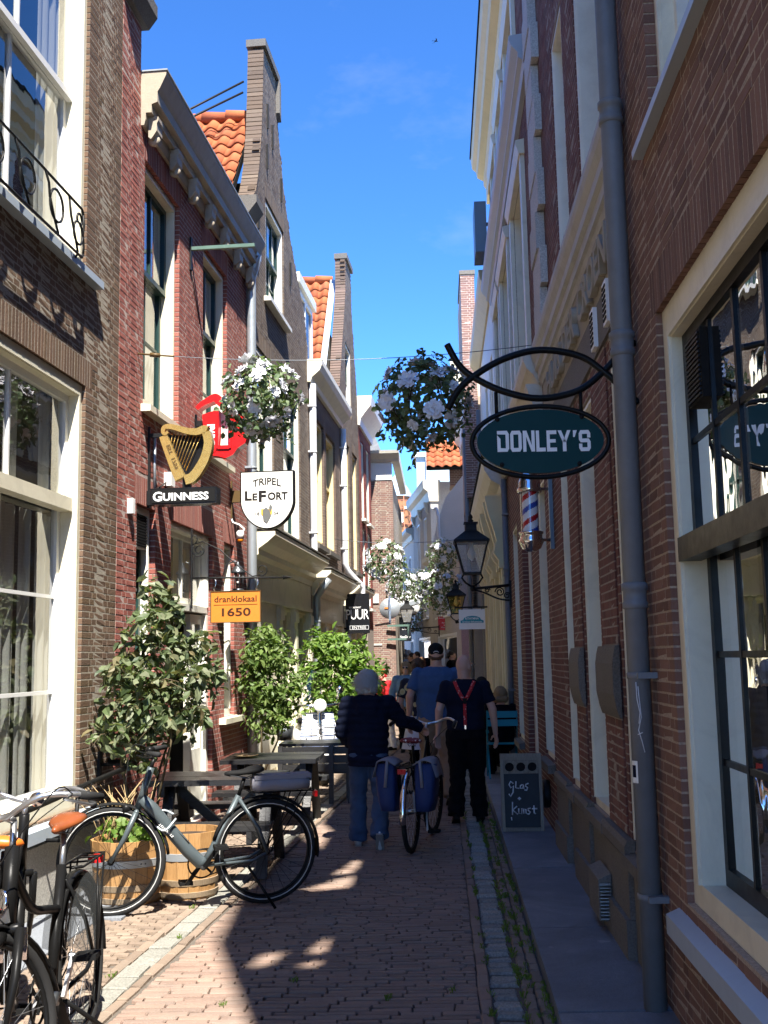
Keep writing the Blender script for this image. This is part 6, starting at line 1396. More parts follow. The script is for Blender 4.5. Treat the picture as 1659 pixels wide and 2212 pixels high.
    for s_ in (-1, 1):
        d = V3((cos(ca)*s_, 0, sin(ca)*s_)); e = bb+d*.17+V3((0,-.07*s_,0)); q = MB(); q.bar(bb+V3((0,-.055*s_,0)), e, .026, .014, (0,1,0)); K = put(q, 'crank', st.get('crankm', 'alu'), T)
        q = MB(); p = e+V3((0,-.06*s_,0)); q.bx(p.x-.045, p.x-.03, p.y-.05, p.y+.05, p.z-.012, p.z+.012); q.bx(p.x+.03, p.x+.045, p.y-.05, p.y+.05, p.z-.012, p.z+.012); q.bx(p.x-.03, p.x+.03, p.y-.008, p.y+.008, p.z-.01, p.z+.01); q.bx(p.x-.03, p.x+.03, p.y-.05, p.y-.04, p.z-.01, p.z+.01); q.bx(p.x-.03, p.x+.03, p.y+.04, p.y+.05, p.z-.01, p.z+.01); put(q, 'pedal', 'black_matt', K)
    q = MB(); q.tube([V3((0,-.05,r+.035)), bb+V3((0,-.05,.097))], .004, 4); q.tube([V3((0,-.05,r-.035)), bb+V3((0,-.05,-.097))], .004, 4); put(q, 'chain', 'black_matt', T)
    if st['rack']:
        q = MB(); z = 2*r+.045
        for y in (-.055, .055): q.tube([(.13,y*.5,z+.01), (.06,y,z), (-.30,y,z), (-.33,y*.6,z-.01)], .006, 6); q.tube([(-.16,y*1.15,z), (-.02,.075*(1 if y > 0 else -1),r)], .005, 5); q.tube([(-.28,y*1.15,z), (-.02,.075*(1 if y > 0 else -1),r)], .005, 5)
        for x in (.03, -.1, -.22, -.33): q.tube([(x,-.055,z), (x,.055,z)], .005, 5)
        put(q, 'rack', 'black_paint', T); q = MB(); q.bx(-.36, -.34, -.035, .035, z-.05, z-.01); put(q, 'rear_lamp', 'sign_red', T)
    if st['lightf']:
        q = MB(); p = Bq+V3((.075,0,-.02 if st['step'] == 'e' else -.06)); q.lathe(p-V3((.03,0,0)), [(0,0),(.022,.0),(.034,.035),(.036,.06),(0,.062)], 12, (1,0,-.15)); LQ = put(q, 'head_lamp', 'black_paint', T, True)
        q = MB(); q.lathe(p+V3((.0325,0,0)), [(0,.001),(.03,.0),(0,.004)], 12, (1,0,-.15)); put(q, 'lens', 'glass_clear', LQ, True)
    if st['stand']:
        q = MB(); q.tube([bb+V3((-.30,.05,-.02)) if st['step'] == 'e' else bb+V3((-.05,.04,-.02)), V3((st.get('sx', .12),.20,.015))], .010, 6); put(q, 'kickstand', 'black_paint', T)
    if st['dress']:
        q = MB(); c = V3((0,0,r)); n = 14
        for s_ in (-1, 1):
            vs = [c+V3((-.02,.062*s_,0))]+[c+V3((cos(radians(20+120*i/n))*(r+.01), .055*s_, sin(radians(20+120*i/n))*(r+.01))) for i in range(n+1)]
            q.add(vs, [(0, i+1, i+2) for i in range(n)])
        put(q, 'coat_guard', 'coat_plastic', T)
    return T, dict(bb=bb, sc=sc_, top=top, fr=fr, fw=fw_, Bq=Bq, A=A, put=put)
q = NT('coat_plastic'); t = q.n('BsdfTransparent'); g_ = q.bsdf((.10,.11,.11), .25); x = q.n('MixShader'); x.inputs[0].default_value = .55; q.l(t.outputs[0], x.inputs[1]); q.l(g_.outputs[0], x.inputs[2]); q.l(x.outputs[0], q.out.inputs[0])
# grey electric bicycle beside the barrels
ea = V3((-1.245, 7.72, 0)); eb = V3((-2.215, 7.36, 0)); yaw = atan2(eb.y-ea.y, eb.x-ea.x)
E, I = bike('grey electric bicycle with a canvas rack bag beside the wooden barrels', ea, yaw, -.05, radians(-10), dict(r=.357, wb=(eb-ea).length, frame='bike_grey', bar='flat', barm='black_paint', saddle='black_matt', step='e', guards='black_matt', spoke='black_matt', band=True, hubm='black_paint', crankm='black_paint', sh=.90, hh=1.02, tw=.026, ca=-.95, sx=-.03, sw=.07, forkm='bike_grey'))
put = I['put']; bb, Bq = I['bb'], I['Bq']; d = (Bq-bb).normalized(); up = V3((-d.z, 0, d.x))
q = MB(); q.bar(bb+d*.18+up*.03, bb+d*.50+up*.032, .058, .03, up); put(q, 'battery', 'black_matt', E)
def side(s_): return lambda a, b, t: bb+d*a+up*b+V3((0, s_*(.046+t), 0))
me = letters(E, 'TENWAYS', lambda a, b, t: bb+d*(.36-a)+up*(-b)+V3((0,.0452+t,0)), 0, 0, .13, .016, 'letter_white', .0, .001)
q = MB(); z = .79; secs = []
for i in range(7):
    x = -.30+.40*i/6; k = .85 if i in (0, 6) else 1.; secs.append([V3((x, .075*k*cos(a), z+.02+.055*k*(1 if sin(a) > 0 else 1)*sin(a)+.006*sin(i*2.1+a))) for a in [2*pi*j/12+.26 for j in range(12)]])
loft(q, secs); BG = put(q, 'rack_bag', 'bag_grey', E); q = MB(); q.bx(-.31, .09, -.06, .06, z+.055, z+.083); put(q, 'flap', 'bag_grey', BG)
q = MB(); q.tube(smooth_path([(.62,.05,.62),(.70,.08,.55),(.76,.02,.60),(.70,-.05,.66),(.63,0,.64)], 5), .008, 6); put(q, 'cable_lock', 'zinc', E)
# black roadster facing the viewer
ra = V3((-1.64, 5.06, 0)); rb = V3((-1.595, 4.02, 0)); yaw = atan2(rb.y-ra.y, rb.x-ra.x)
A_, I = bike('black city bicycle with silver handlebar and brown leather saddle, nearest the camera', ra, yaw, .07, radians(-22), dict(wb=1.04, dress=True, bighub=True, hubm='alu', crankm='alu', rim='black_paint', spoke='alu', sh=.95, hh=1.06, postm='alu', fat=.022))
put = I['put']; q = MB(); q.lathe(I['Bq']+V3((.03,0,.06)), [(0,0),(.04,0),(.045,.008),(.035,.014),(0,.016)], 14, (1,0,.3)); put(q, 'head_badge', 'chrome', A_, True)
put(MB().bx(I['Bq'].x+.028, I['Bq'].x+.04, -.03, .03, I['Bq'].z-.02, I['Bq'].z+.06), 'badge_plate', 'alu', A_, True)
put(MB().tube([I['Bq']+V3((.0,.055,-.05)), I['Bq']+V3((.03,.055,-.16))], .022, 8), 'fork_sleeve', 'chrome', A_, True); put(MB().tube([I['Bq']+V3((.0,-.055,-.05)), I['Bq']+V3((.03,-.055,-.16))], .022, 8), 'fork_sleeve', 'chrome', A_, True)
# second black bicycle with an orange saddle at the frame edge
ra = V3((-1.86, 4.42, 0)); rb = V3((-2.12, 5.42, 0)); yaw = atan2(rb.y-ra.y, rb.x-ra.x)
bike('black bicycle with an orange saddle leaning by the window sill', ra, yaw, .08, radians(8), dict(saddle='orange_plastic', wb=(rb-ra).length, sh=.93, hh=1.0, rim='alu', stand=False))
# iron bike rail along the window
T = thing('bike_rail', 'worn black iron rail in front of the window sill behind the bicycles', 'rail', LF.p(6, .25, .8))
q = MB(); q.tube([LF.p(4.6, .30, .80), LF.p(6.6, .30, .80), LF.p(8.55, .28, .88), LF.p(8.62, .05, .90)], .021, 8); q.build('bar', 'black_iron', T)
q = MB(); q.fb(LF, 8.5, 8.55, .0, .02, .76, .98); q.tube([LF.p(8.53, .02, .88), LF.p(8.53, .27, .88)], .012, 6); q.build('wall_bracket', 'black_iron', T)
for u in (7.35, 5.6): q = MB(); q.tube([LF.p(u, .30, .80), LF.p(u, .29, .55), LF.p(u, .20, .50), LF.p(u, .02, .50)], .014, 6); q.build('bracket', 'black_iron', T)
# barrels
def barrel(label, c, r, h, planted=False, rot=0.):
    T = thing('barrel_planter', label, 'planter', c, 'oak half barrels'); n = 18; pr = lambda t: r*(.86+.16*(t**.75))
    for k in range(n):
        q = MB(); a0, a1 = 2*pi*k/n+rot+.006, 2*pi*(k+1)/n+rot-.006; vs = []; hh = h*rr(.99, 1.0)
        for i in range(6):
            t = i/5; R_ = pr(t)+rr(-.0015, .0015)
            for a, rad in ((a0, R_), (a1, R_), (a1, R_-.02), (a0, R_-.02)): vs.append(V3(c)+V3((cos(a)*rad, sin(a)*rad, t*hh+.005)))
        fs = [f for i in range(5) for f in [(i*4+j, i*4+(j+1) % 4, i*4+4+(j+1) % 4, i*4+4+j) for j in range(4)]]+[(0,3,2,1), (20,21,22,23)]
        q.add(vs, fs); q.build('stave', 'oak', T)
    for z0, z1 in ((.02,.055),(.10,.14),(h*.60,h*.60+.05)):
        q = MB(); q.lathe(V3(c)+V3((0,0,z0)), [(pr(z0/h)+.003,0),(pr(z1/h)+.006,z1-z0)], 28); q.lathe(V3(c)+V3((0,0,z1)), [(pr(z1/h)+.006,0),(pr(z1/h)-.004,.002)], 28); q.build('hoop', 'zinc' if z0 > .2 else 'oak_grey', T)
        q = MB(); a = -1.2+rot; 
        for da in (-.06, .06): p = V3(c)+V3((cos(a+da)*(pr(z0/h)+.004), sin(a+da)*(pr(z0/h)+.004), (z0+z1)/2)); q.ball(p, .007, n=6)
        if z0 > .2: q.build('rivet', 'steel_dark', T)
    MB().lathe(V3(c)+V3((0,0,h*.9)), [(0,0),(pr(1)-.021,0)], 20).build('earth', 'soil', T)
    return T
barrel('pale oak half barrel with nothing growing in it, beside the electric bicycle', (-1.86, 8.02, 0), .245, .455, rot=.1)
B2 = barrel('oak half barrel planted with weeds behind the front wheel', (-2.24, 7.86, 0), .26, .43, rot=.3)
pb = V3((-2.24, 7.86, .43))
T = thing('weed_clump', 'bright green weeds and dry straw growing out of the planted barrel', 'plant', pb)
foliage(T, blob_points([(pb+V3((.02,-.05,.06)), (.24,.2,.10), 90), (pb+V3((.16,-.1,.02)), (.12,.1,.08), 40)]), .07, .06, 'leaf_bright', 60)
q = MB()
for _ in range(46):
    a = rr(0, 2*pi); b0 = pb+V3((rr(-.18,.1), rr(-.12,.12), 0)); l = rr(.15, .42); q.tube([b0, b0+V3((cos(a)*l*.25, sin(a)*l*.2, l*.6)), b0+V3((cos(a)*l*.55, sin(a)*l*.45, l*.95))], [.004,.003,.0015], 4)
q.build('dry_stalks', 'straw', T, None, 'stuff')

# ------------------------------------------------------------------ tables and benches
def picnic_table(label, x0, x1, y0, y1, zt, zb, bench=True, group='black picnic tables'):
    T = thing('picnic_table', label, 'picnic table', ((x0+x1)/2, (y0+y1)/2, 0), group); n = max(4, round((y1-y0)/.155)); w = (y1-y0)/n
    for k in range(n): q = MB(); q.bx(x0+rr(-.008,.008), x1+rr(-.008,.008), y0+k*w+.005, y0+(k+1)*w-.005, zt-.04+rr(-.002,.002), zt+rr(-.003,.003)); q.build('plank', 'board_black', T)
    for x in (x0+.14, x1-.14):
        q = MB(); q.bx(x-.03, x+.03, y0+.04, y1-.04, zt-.13, zt-.042); q.build('batten', 'board_black', T)
        for (ya, yb) in ((y0+.22, y0-.10), (y1-.22, y1+.10)): q = MB(); q.bar((x+.035,ya,zt-.045), (x+.035,yb,.0), .045, .085, (1,0,0)); q.build('leg', 'board_black', T)
        q = MB(); q.bx(x-.03, x+.01, y0-.38, y1+.38, zb-.13, zb-.045); q.build('cross_beam', 'board_black', T)
    for s_ in (-1, 1):
        yb = y0-.36 if s_ < 0 else y1+.12
        for k in range(2): q = MB(); q.bx(x0, x1, yb+k*.125, yb+k*.125+.115, zb-.04, zb+rr(-.002,.002)); q.build('bench_plank', 'board_black', T)
    q = MB(); q.bar((x0+.15, (y0+y1)/2, zt-.06), ((x0+x1)/2, (y0+y1)/2, zb-.09), .04, .07); q.bar((x1-.15, (y0+y1)/2, zt-.06), ((x0+x1)/2+.05, (y0+y1)/2, zb-.09), .04, .07); q.build('brace', 'board_black', T)
    return T
picnic_table('low black picnic table right behind the electric bicycle', -2.36, -1.30, 8.62, 9.40, .735, .44)
picnic_table('black picnic table in the middle with an ashtray plate on it', -2.20, -1.24, 10.85, 11.70, .69, .42)
T = thing('ash_plate', 'small straw coloured plate lying on the middle table', 'plate', (-1.98, 11.1, .69)); MB().lathe((-2.0, 11.12, .695), [(0,0),(.08,.002),(.14,.02),(.145,.024),(.09,.010),(0,.006)], 20).build('plate', 'straw', T); MB().ball((-1.99, 11.12, .713), .03, .03, .012, 8).build('butts', 'oak', T)
T = thing('black_side_table', 'long black table top farthest back before the scooter', 'table', (-1.45, 13.5, 0))
for k in range(5): q = MB(); q.bx(-1.98, -1.10, 13.35+k*.13, 13.35+k*.13+.122, .62, .655); q.build('plank', 'board_black', T)
for x in (-1.95, -1.17):
    for y in (13.38, 13.92): MB().bx(x, x+.05, y, y+.05, 0, .618).build('leg', 'board_black', T)
T = thing('slatted_bench', 'dark slatted bench with its back to the camera in front of the far table', 'bench', (-1.5, 13., 0))
for z in (.36, .46, .56): q = MB(); q.bx(-1.93, -1.02, 12.95, 12.98, z, z+.085); q.build('back_slat', 'board_black', T)
for x in (-1.90, -1.30, -1.08): q = MB(); q.bar((x, 12.925, .66), (x, 12.88, 0), .055, .045, (0,1,0)); q.build('post', 'board_black', T)
for y in (13.0, 13.1, 13.2): q = MB(); q.bx(-1.93, -1.02, y, y+.085, .33, .355); q.build('seat_slat', 'board_black', T)
# scooter
def scooter(loc, yaw):
    T = thing('motor_scooter', 'white retro motor scooter with a round headlamp and clear windscreen', 'scooter', loc, local=True); T.rotation_euler = (0,0,yaw)
    for fx in (0, 1.22):
        c = V3((fx,0,.24)); W = MB().tube([c+V3((.185*cos(2*pi*k/24),0,.185*sin(2*pi*k/24))) for k in range(24)], .052, 10, True).build('wheel', 'rubber', T)
        for y in (-1, 1): MB().tube([c+V3((.155*cos(2*pi*k/24),.045*y,.155*sin(2*pi*k/24))) for k in range(24)], .010, 5, True).build('white_band', 'letter_white', W)
        MB().lathe(c-V3((0,.05,0)), [(0,0),(.06,.0),(.13,.02),(.13,.08),(.06,.1),(0,.1)], 12, (0,1,0)).build('hub', 'black_paint', W)
    sec = lambda x, z, w, h: [V3((x, w*cos(2*pi*k/14), z+h*sin(2*pi*k/14))) for k in range(14)]
    q = MB(); loft(q, [sec(-.35,.62,.06,.06), sec(-.25,.58,.17,.17), sec(0,.52,.21,.2), sec(.25,.50,.17,.2), sec(.38,.45,.10,.12)]); q.build('body', 'sign_white', T)
    q = MB(); loft(q, [sec(-.33,.76,.10,.04), sec(-.1,.79,.14,.05), sec(.2,.78,.13,.05), sec(.4,.74,.07,.03)]); q.build('seat', 'cloth_dark', T)
    q = MB(); secs = []
    for i in range(8):
        t = i/7; x = 1.02-.16*t+.05*sin(t*pi); z = .22+.72*t; w = .10+.17*sin(min(1, t*1.25)*pi*.75); secs.append([V3((x-.06*(abs(v)**2), w*v, z)) for v in (-1,-.7,-.35,0,.35,.7,1)]+[V3((x-.03-.06*(abs(v)**2), w*v, z)) for v in (1,.7,.35,0,-.35,-.7,-1)])
    loft(q, secs); LS = q.build('leg_shield', 'stripe_blue', T)
    q = MB(); q.bx(.35, .98, -.13, .13, .24, .29); q.build('floor_board', 'sign_white', T)
    q = MB(); loft(q, [[V3((1.22+.26*cos(a), y, .24+.26*sin(a))) for y in (-.07,0,.07)]+[V3((1.22+.25*cos(a), y, .24+.25*sin(a))) for y in (.07,0,-.07)] for a in [radians(30+120*i/8) for i in range(9)]]); q.build('front_mudguard', 'sign_white', T)
    q = MB(); q.tube([(1.0,0,.30), (.93,0,.92), (.90,0,1.02)], .03, 8); q.tube(smooth_path([(.80,-.33,1.05),(.88,-.2,1.04),(.92,0,1.03),(.88,.2,1.04),(.80,.33,1.05)], 4), .016, 8); HB = q.build('handlebar', 'chrome', T)
    q = MB(); q.lathe((.93,0,1.04), [(.06,-.08),(.085,0),(.088,.05),(.08,.055),(0,.06)], 16, (1,0,0)); HL = q.build('head_lamp', 'sign_white', T); MB().lathe((.988,0,1.04), [(0,.012),(.06,.008),(.078,0)], 16, (1,0,0)).build('lens', 'glass_clear', HL)
    q = MB(); n = 10; vs = []
    for i in range(7):
        for k in range(n+1): v = -1+2*k/n; w = .27*(1-.25*(i/6)**2); vs.append((.98-.05*v*v-.02*i, w*v*(1-.0*i), 1.1+.07*i-(.05*abs(v)**3 if i == 6 else 0)))
    q.add(vs, [(i*(n+1)+k, i*(n+1)+k+1, (i+1)*(n+1)+k+1, (i+1)*(n+1)+k) for i in range(6) for k in range(n)], True); q.build('windscreen', 'glass_clear', T)
    for s_ in (-1, 1): q = MB(); q.tube([(.86,.24*s_,1.05), (.84,.30*s_,1.2)], .006, 5); q.lathe((.84,.31*s_,1.24), [(0,-.01),(.055,0),(.055,.012),(0,.02)], 14, (-1,0,0)); q.build('mirror', 'chrome', T)
    q = MB()
    for z in (.55, .65, .75): q.tube([(1.03,-.2,z), (1.13,-.16,z), (1.13,.16,z), (1.03,.2,z)], .008, 5)
    for y in (-.16, 0, .16): q.tube([(1.13,y,.5), (1.13,y,.8)], .006, 5)
    q.build('front_rack', 'chrome', T)
    return T
scooter((-1.95, 15.9, 0), radians(-72))
# chalkboard
T = thing('chalkboard', 'standing wooden chalkboard with three round holes and white chalk writing', 'chalkboard', (.72, 10.35, .06))
tilt = lambda a, b, t: V3((.53+a, 10.30-t+b*.10, .062+b*.96))
q = MB(); rect(tilt, q, .0, .028, .0, .72, -.03, 0); rect(tilt, q, .352, .38, .0, .72, -.03, 0); rect(tilt, q, .028, .352, .0, .035, -.03, 0); q.build('frame', 'wood_weathered', T)
q = MB(); rect(tilt, q, .029, .351, .036, .53, -.022, -.012); q.build('board', 'slate', T)
def holed_plate(a0, a1, b0, b1, holes, r, t0, t1):
    q = MB(); xs = [a0]+[(holes[i]+holes[i+1])/2 for i in range(len(holes)-1)]+[a1]; cb_ = (b0+b1)/2; n = 24
    for i, h in enumerate(holes):
        A, B = xs[i], xs[i+1]; ring = [(h+r*cos(2*pi*k/n), cb_+r*sin(2*pi*k/n)) for k in range(n)]; out = []
        for k in range(n):
            c, s = cos(2*pi*k/n), sin(2*pi*k/n); m_ = min(((B-h) if c > 0 else (h-A))/max(abs(c), 1e-6), (b1-b0)/2/max(abs(s), 1e-6)); out.append((h+c*m_, cb_+s*m_))
        for k in range(n):
            l = (k+1) % n
            q.add([tilt(*ring[k], t1), tilt(*ring[l], t1), tilt(*out[l], t1), tilt(*out[k], t1)], [(0,1,2,3)]); q.add([tilt(*ring[k], t0), tilt(*ring[l], t0), tilt(*ring[l], t1), tilt(*ring[k], t1)], [(0,1,2,3)])
        for (x, b) in ((A, b0), (A, b1), (B, b0), (B, b1)):
            near = sorted(range(n), key=lambda k: hypot(out[k][0]-x, out[k][1]-b))[:2]; q.add([tilt(x, b, t1), tilt(*out[near[0]], t1), tilt(*out[near[1]], t1)], [(0,1,2)])
    return q
holed_plate(.029, .351, .532, .655, (.085, .19, .295), .042, -.03, -.006).build('hole_rail', 'wood_weathered', T)
q = MB(); rect(tilt, q, .029, .351, .656, .72, -.03, -.006); q.build('top_rail', 'wood_weathered', T); q = MB(); rect(tilt, q, .03, .35, .533, .715, -.04, -.032); q.build('backing', 'black_matt', T)
q = MB(); q.bar((.55, 10.60, .062), (.55, 10.40, .70), .025, .03); q.bar((.89, 10.60, .062), (.89, 10.40, .70), .025, .03); q.build('rear_leg', 'wood_weathered', T)
ch = MB()
def stroke(pts, sc=1.): ch.tube([tilt(a, b, -.0105) for a, b in pts], .0062, 4)
for pts in ([(.115,.44),(.09,.46),(.075,.43),(.09,.40),(.115,.42),(.11,.36),(.085,.32),(.07,.345)], [(.14,.46),(.135,.40),(.165,.395)], [(.20,.43),(.18,.42),(.175,.395),(.20,.395),(.205,.43),(.21,.39)], [(.255,.44),(.23,.43),(.225,.415),(.245,.40),(.235,.375),(.215,.38)],
    [(.165,.315),(.165,.285)], [(.15,.30),(.18,.30)], [(.10,.27),(.095,.15)], [(.14,.23),(.10,.195),(.145,.155)], [(.155,.21),(.155,.165),(.18,.16),(.185,.21)], [(.20,.16),(.20,.205),(.22,.20),(.222,.16)], [(.265,.21),(.24,.205),(.24,.19),(.26,.175),(.245,.155),(.23,.16)], [(.295,.235),(.295,.165),(.31,.16)], [(.275,.205),(.325,.205)], [(.085,.13),(.088,.10)]): stroke(pts)
ch.build('chalk_writing', 'chalk', T, None, 'stuff')
# turquoise folding chairs and a yellow topped table
def folding_chair(label, x, y, rz):
    T = thing('folding_chair', label, 'chair', (x, y, .06), 'turquoise folding chairs', local=True); T.rotation_euler = (0,0,rz)
    for k in range(3): MB().bx(-.2, .2, -.2+k*.13, -.09+k*.13, .44, .455).build('seat_slat', 'turquoise', T)
    for z in (.68, .79): MB().bx(-.2, .2, -.235, -.22, z, z+.085).build('back_slat', 'turquoise', T)
    for s_ in (-1, 1): q = MB(); q.bar((.2*s_,-.235,.88), (.2*s_,.18,0), .02, .02); q.build('leg', 'turquoise', T); q = MB(); q.bar((.185*s_,.2,.44), (.185*s_,-.22,0), .02, .02); q.build('leg', 'turquoise', T)
    return T
folding_chair('turquoise folding chair nearest on the pavement beyond the chalkboard', .80, 14.9, 0)
folding_chair('turquoise folding chair behind the first, facing the yellow topped table', .84, 16.6, pi)
T = thing('cafe_table', 'small yellow topped turquoise table between the folding chairs', 'table', (.8, 15.7, .06), 'cafe tables')
MB().bx(.60, 1.0, 15.45, 15.95, .76, .785).build('top', 'yellow_paint', T)
MB().bx(.605, .995, 15.44, 15.449, .60, .76).build('apron', 'turquoise', T)
for s_ in (-1, 1): q = MB(); q.bar((.8+.17*s_,15.5,.76), (.8+.17*s_,15.9,.06), .02, .02); q.bar((.8+.17*s_,15.9,.76), (.8+.17*s_,15.5,.06), .02, .02); q.build('leg', 'turquoise', T)
T = thing('round_cafe_table', 'small round grey topped table standing in the street behind the woman', 'table', (-.35, 17.5, 0))
MB().lathe((-.42, 17.5, .70), [(0,0),(.33,0),(.34,.012),(.33,.024),(0,.024)], 24).build('top', 'zinc', T)
for k in range(3): a = k*2.1; q = MB(); q.tube([(-.42,17.5,.70), (-.42+.05*cos(a),17.5+.05*sin(a),.4), (-.42+.22*cos(a),17.5+.22*sin(a),0)], .012, 6); q.build('leg', 'black_iron', T)
T = thing('round_cafe_table', 'dark cafe table in front of the seated group far down the street', 'table', (-.9, 33.5, 0)); MB().lathe((-.9, 33.5, .72), [(0,0),(.4,0),(.4,.03),(0,.03)], 18).build('top', 'oak', T); MB().tube([(-.9,33.5,0), (-.9,33.5,.72)], .04, 6).build('leg', 'black_iron', T)
# a swift in the sky
T = thing('bird', 'tiny dark swift gliding high in the blue sky', 'bird', (.70, 60, 37.7), local=True); T.rotation_euler = (0, 0, .3)
q = MB(); secs = [[V3((x, r_*cos(2*pi*k/8), r_*.8*sin(2*pi*k/8))) for k in range(8)] for x, r_ in ((-.16,.004),(-.12,.012),(-.05,.03),(.05,.032),(.11,.02),(.14,.005))]; loft(q, secs)
for s_ in (-1, 1): q.add([(.06,.02*s_,.01), (-.03,.02*s_,.01), (-.02,.16*s_,.04), (-.14,.34*s_,-.02), (.02,.18*s_,.05), (.05,.1*s_,.03)], [(0,1,2),(0,2,5),(5,2,4),(4,2,3)])
q.add([(-.13,.0,0), (-.24,.05,0), (-.19,0,0), (-.24,-.05,0)], [(0,1,2),(0,2,3)]); q.build('body', 'black_matt', T)
# ------------------------------------------------------------------ people
from mathutils.bvhtree import BVHTree
def solid(name, q, voxel, mat, parent, wrinkle=0., freq=9., smooth=3, fine=0., quilt=0.):
    me = bpy.data.meshes.new(name); me.from_pydata(q.v, [], q.f); me.update()
    ob = bpy.data.objects.new(name, me); COL.objects.link(ob)
    md = ob.modifiers.new('r', 'REMESH'); md.mode = 'VOXEL'; md.voxel_size = voxel; md.use_smooth_shade = True
    if smooth: sm = ob.modifiers.new('s', 'SMOOTH'); sm.iterations = smooth; sm.factor = .5
    dg = bpy.context.evaluated_depsgraph_get(); dg.update(); m2 = bpy.data.meshes.new_from_object(ob.evaluated_get(dg))
    bpy.data.objects.remove(ob); bpy.data.meshes.remove(me); m2.name = name
    if wrinkle:
        nn = [v.normal.copy() for v in m2.vertices]
        for v, n in zip(m2.vertices, nn):
            c = v.co; k = noise.noise(V3((c.x*freq, c.y*freq, c.z*freq*1.7)))+.5*noise.noise(V3((c.x*freq*2.3+5, c.y*freq*2.3, c.z*freq*3.1)))
            if fine: k += fine*noise.noise(V3((c.x*60, c.y*60, c.z*25)))
            fd = noise.noise(V3((c.x*4+3, c.y*4, c.z*5)))*9+c.z*38+c.x*14*(1 if c.z > .8 else .3); k += .55*sin(fd)*max(0, noise.noise(V3((c.x*5, c.y*5+7, c.z*4)))+.25)
            v.co = c+n*(k*wrinkle+quilt*(abs(sin(c.z*pi/.075+.6*noise.noise(V3((c.x*5, c.y*5, 0)))))-.6))
    m2.materials.clear(); m2.materials.append(M(mat)); m2.polygons.foreach_set('use_smooth', [True]*len(m2.polygons)); m2.update()
    return link(name, m2, parent)
def cap(q, a, b, ra, rb, n=12):
    a, b = V3(a), V3(b); d = (b-a).normalized()
    q.tube([a-d*ra, a-d*ra*.75, a-d*ra*.35, a, b, b+d*rb*.35, b+d*rb*.75, b+d*rb], [ra*.08, ra*.66, ra*.94, ra, rb, rb*.94, rb*.66, rb*.08], n)
def stump(q, a, b, ra, rb, n=14): q.tube([V3(a), V3(b)], [ra, rb], n)
def rings(q, lst, n=20):   # (z, cx, cy, half width, half depth)
    loft(q, [[V3((cx+w*cos(2*pi*k/n), cy+d*sin(2*pi*k/n)*(1. if sin(2*pi*k/n) > 0 else .95), z)) for k in range(n)] for (z, cx, cy, w, d) in lst])
def hand(q, wr, dirv, palm, s=1., curl=.5):
    """palm, four bent fingers of different lengths and a thumb from the side of the palm"""
    wr = V3(wr); d = V3(dirv).normalized(); p = V3(palm); p = (p-d*p.dot(d)).normalized(); sd = d.cross(p)
    for k in range(4):
        o = sd*((k-1.5)*.019*s); cap(q, wr+d*.012*s+o*.6, wr+d*.078*s+o, .0135*s, .0125*s, 8)
        L_ = (.072, .080, .075, .060)[k]*s; b0 = wr+d*.082*s+o; a1 = curl*.55; a2 = curl*1.25
        d1 = (d*cos(a1)+p*sin(a1)); b1 = b0+d1*L_*.5; d2 = (d*cos(a2)+p*sin(a2)); b2 = b1+d2*L_*.3; d3 = d*cos(a2*1.25)+p*sin(a2*1.25); cap(q, b0, b1, .0098*s, .009*s, 7); cap(q, b1, b2, .009*s, .0083*s, 7); cap(q, b2, b2+d3*L_*.22, .0083*s, .007*s, 7)
    t0 = wr+d*.022*s+sd*.026*s; t1 = t0+(d*.55+sd*.65+p*.45).normalized()*.042*s; cap(q, t0, t1, .014*s, .0115*s, 8); cap(q, t1, t1+(d*.85+sd*.2+p*.4).normalized()*.036*s, .0108*s, .0085*s, 7)
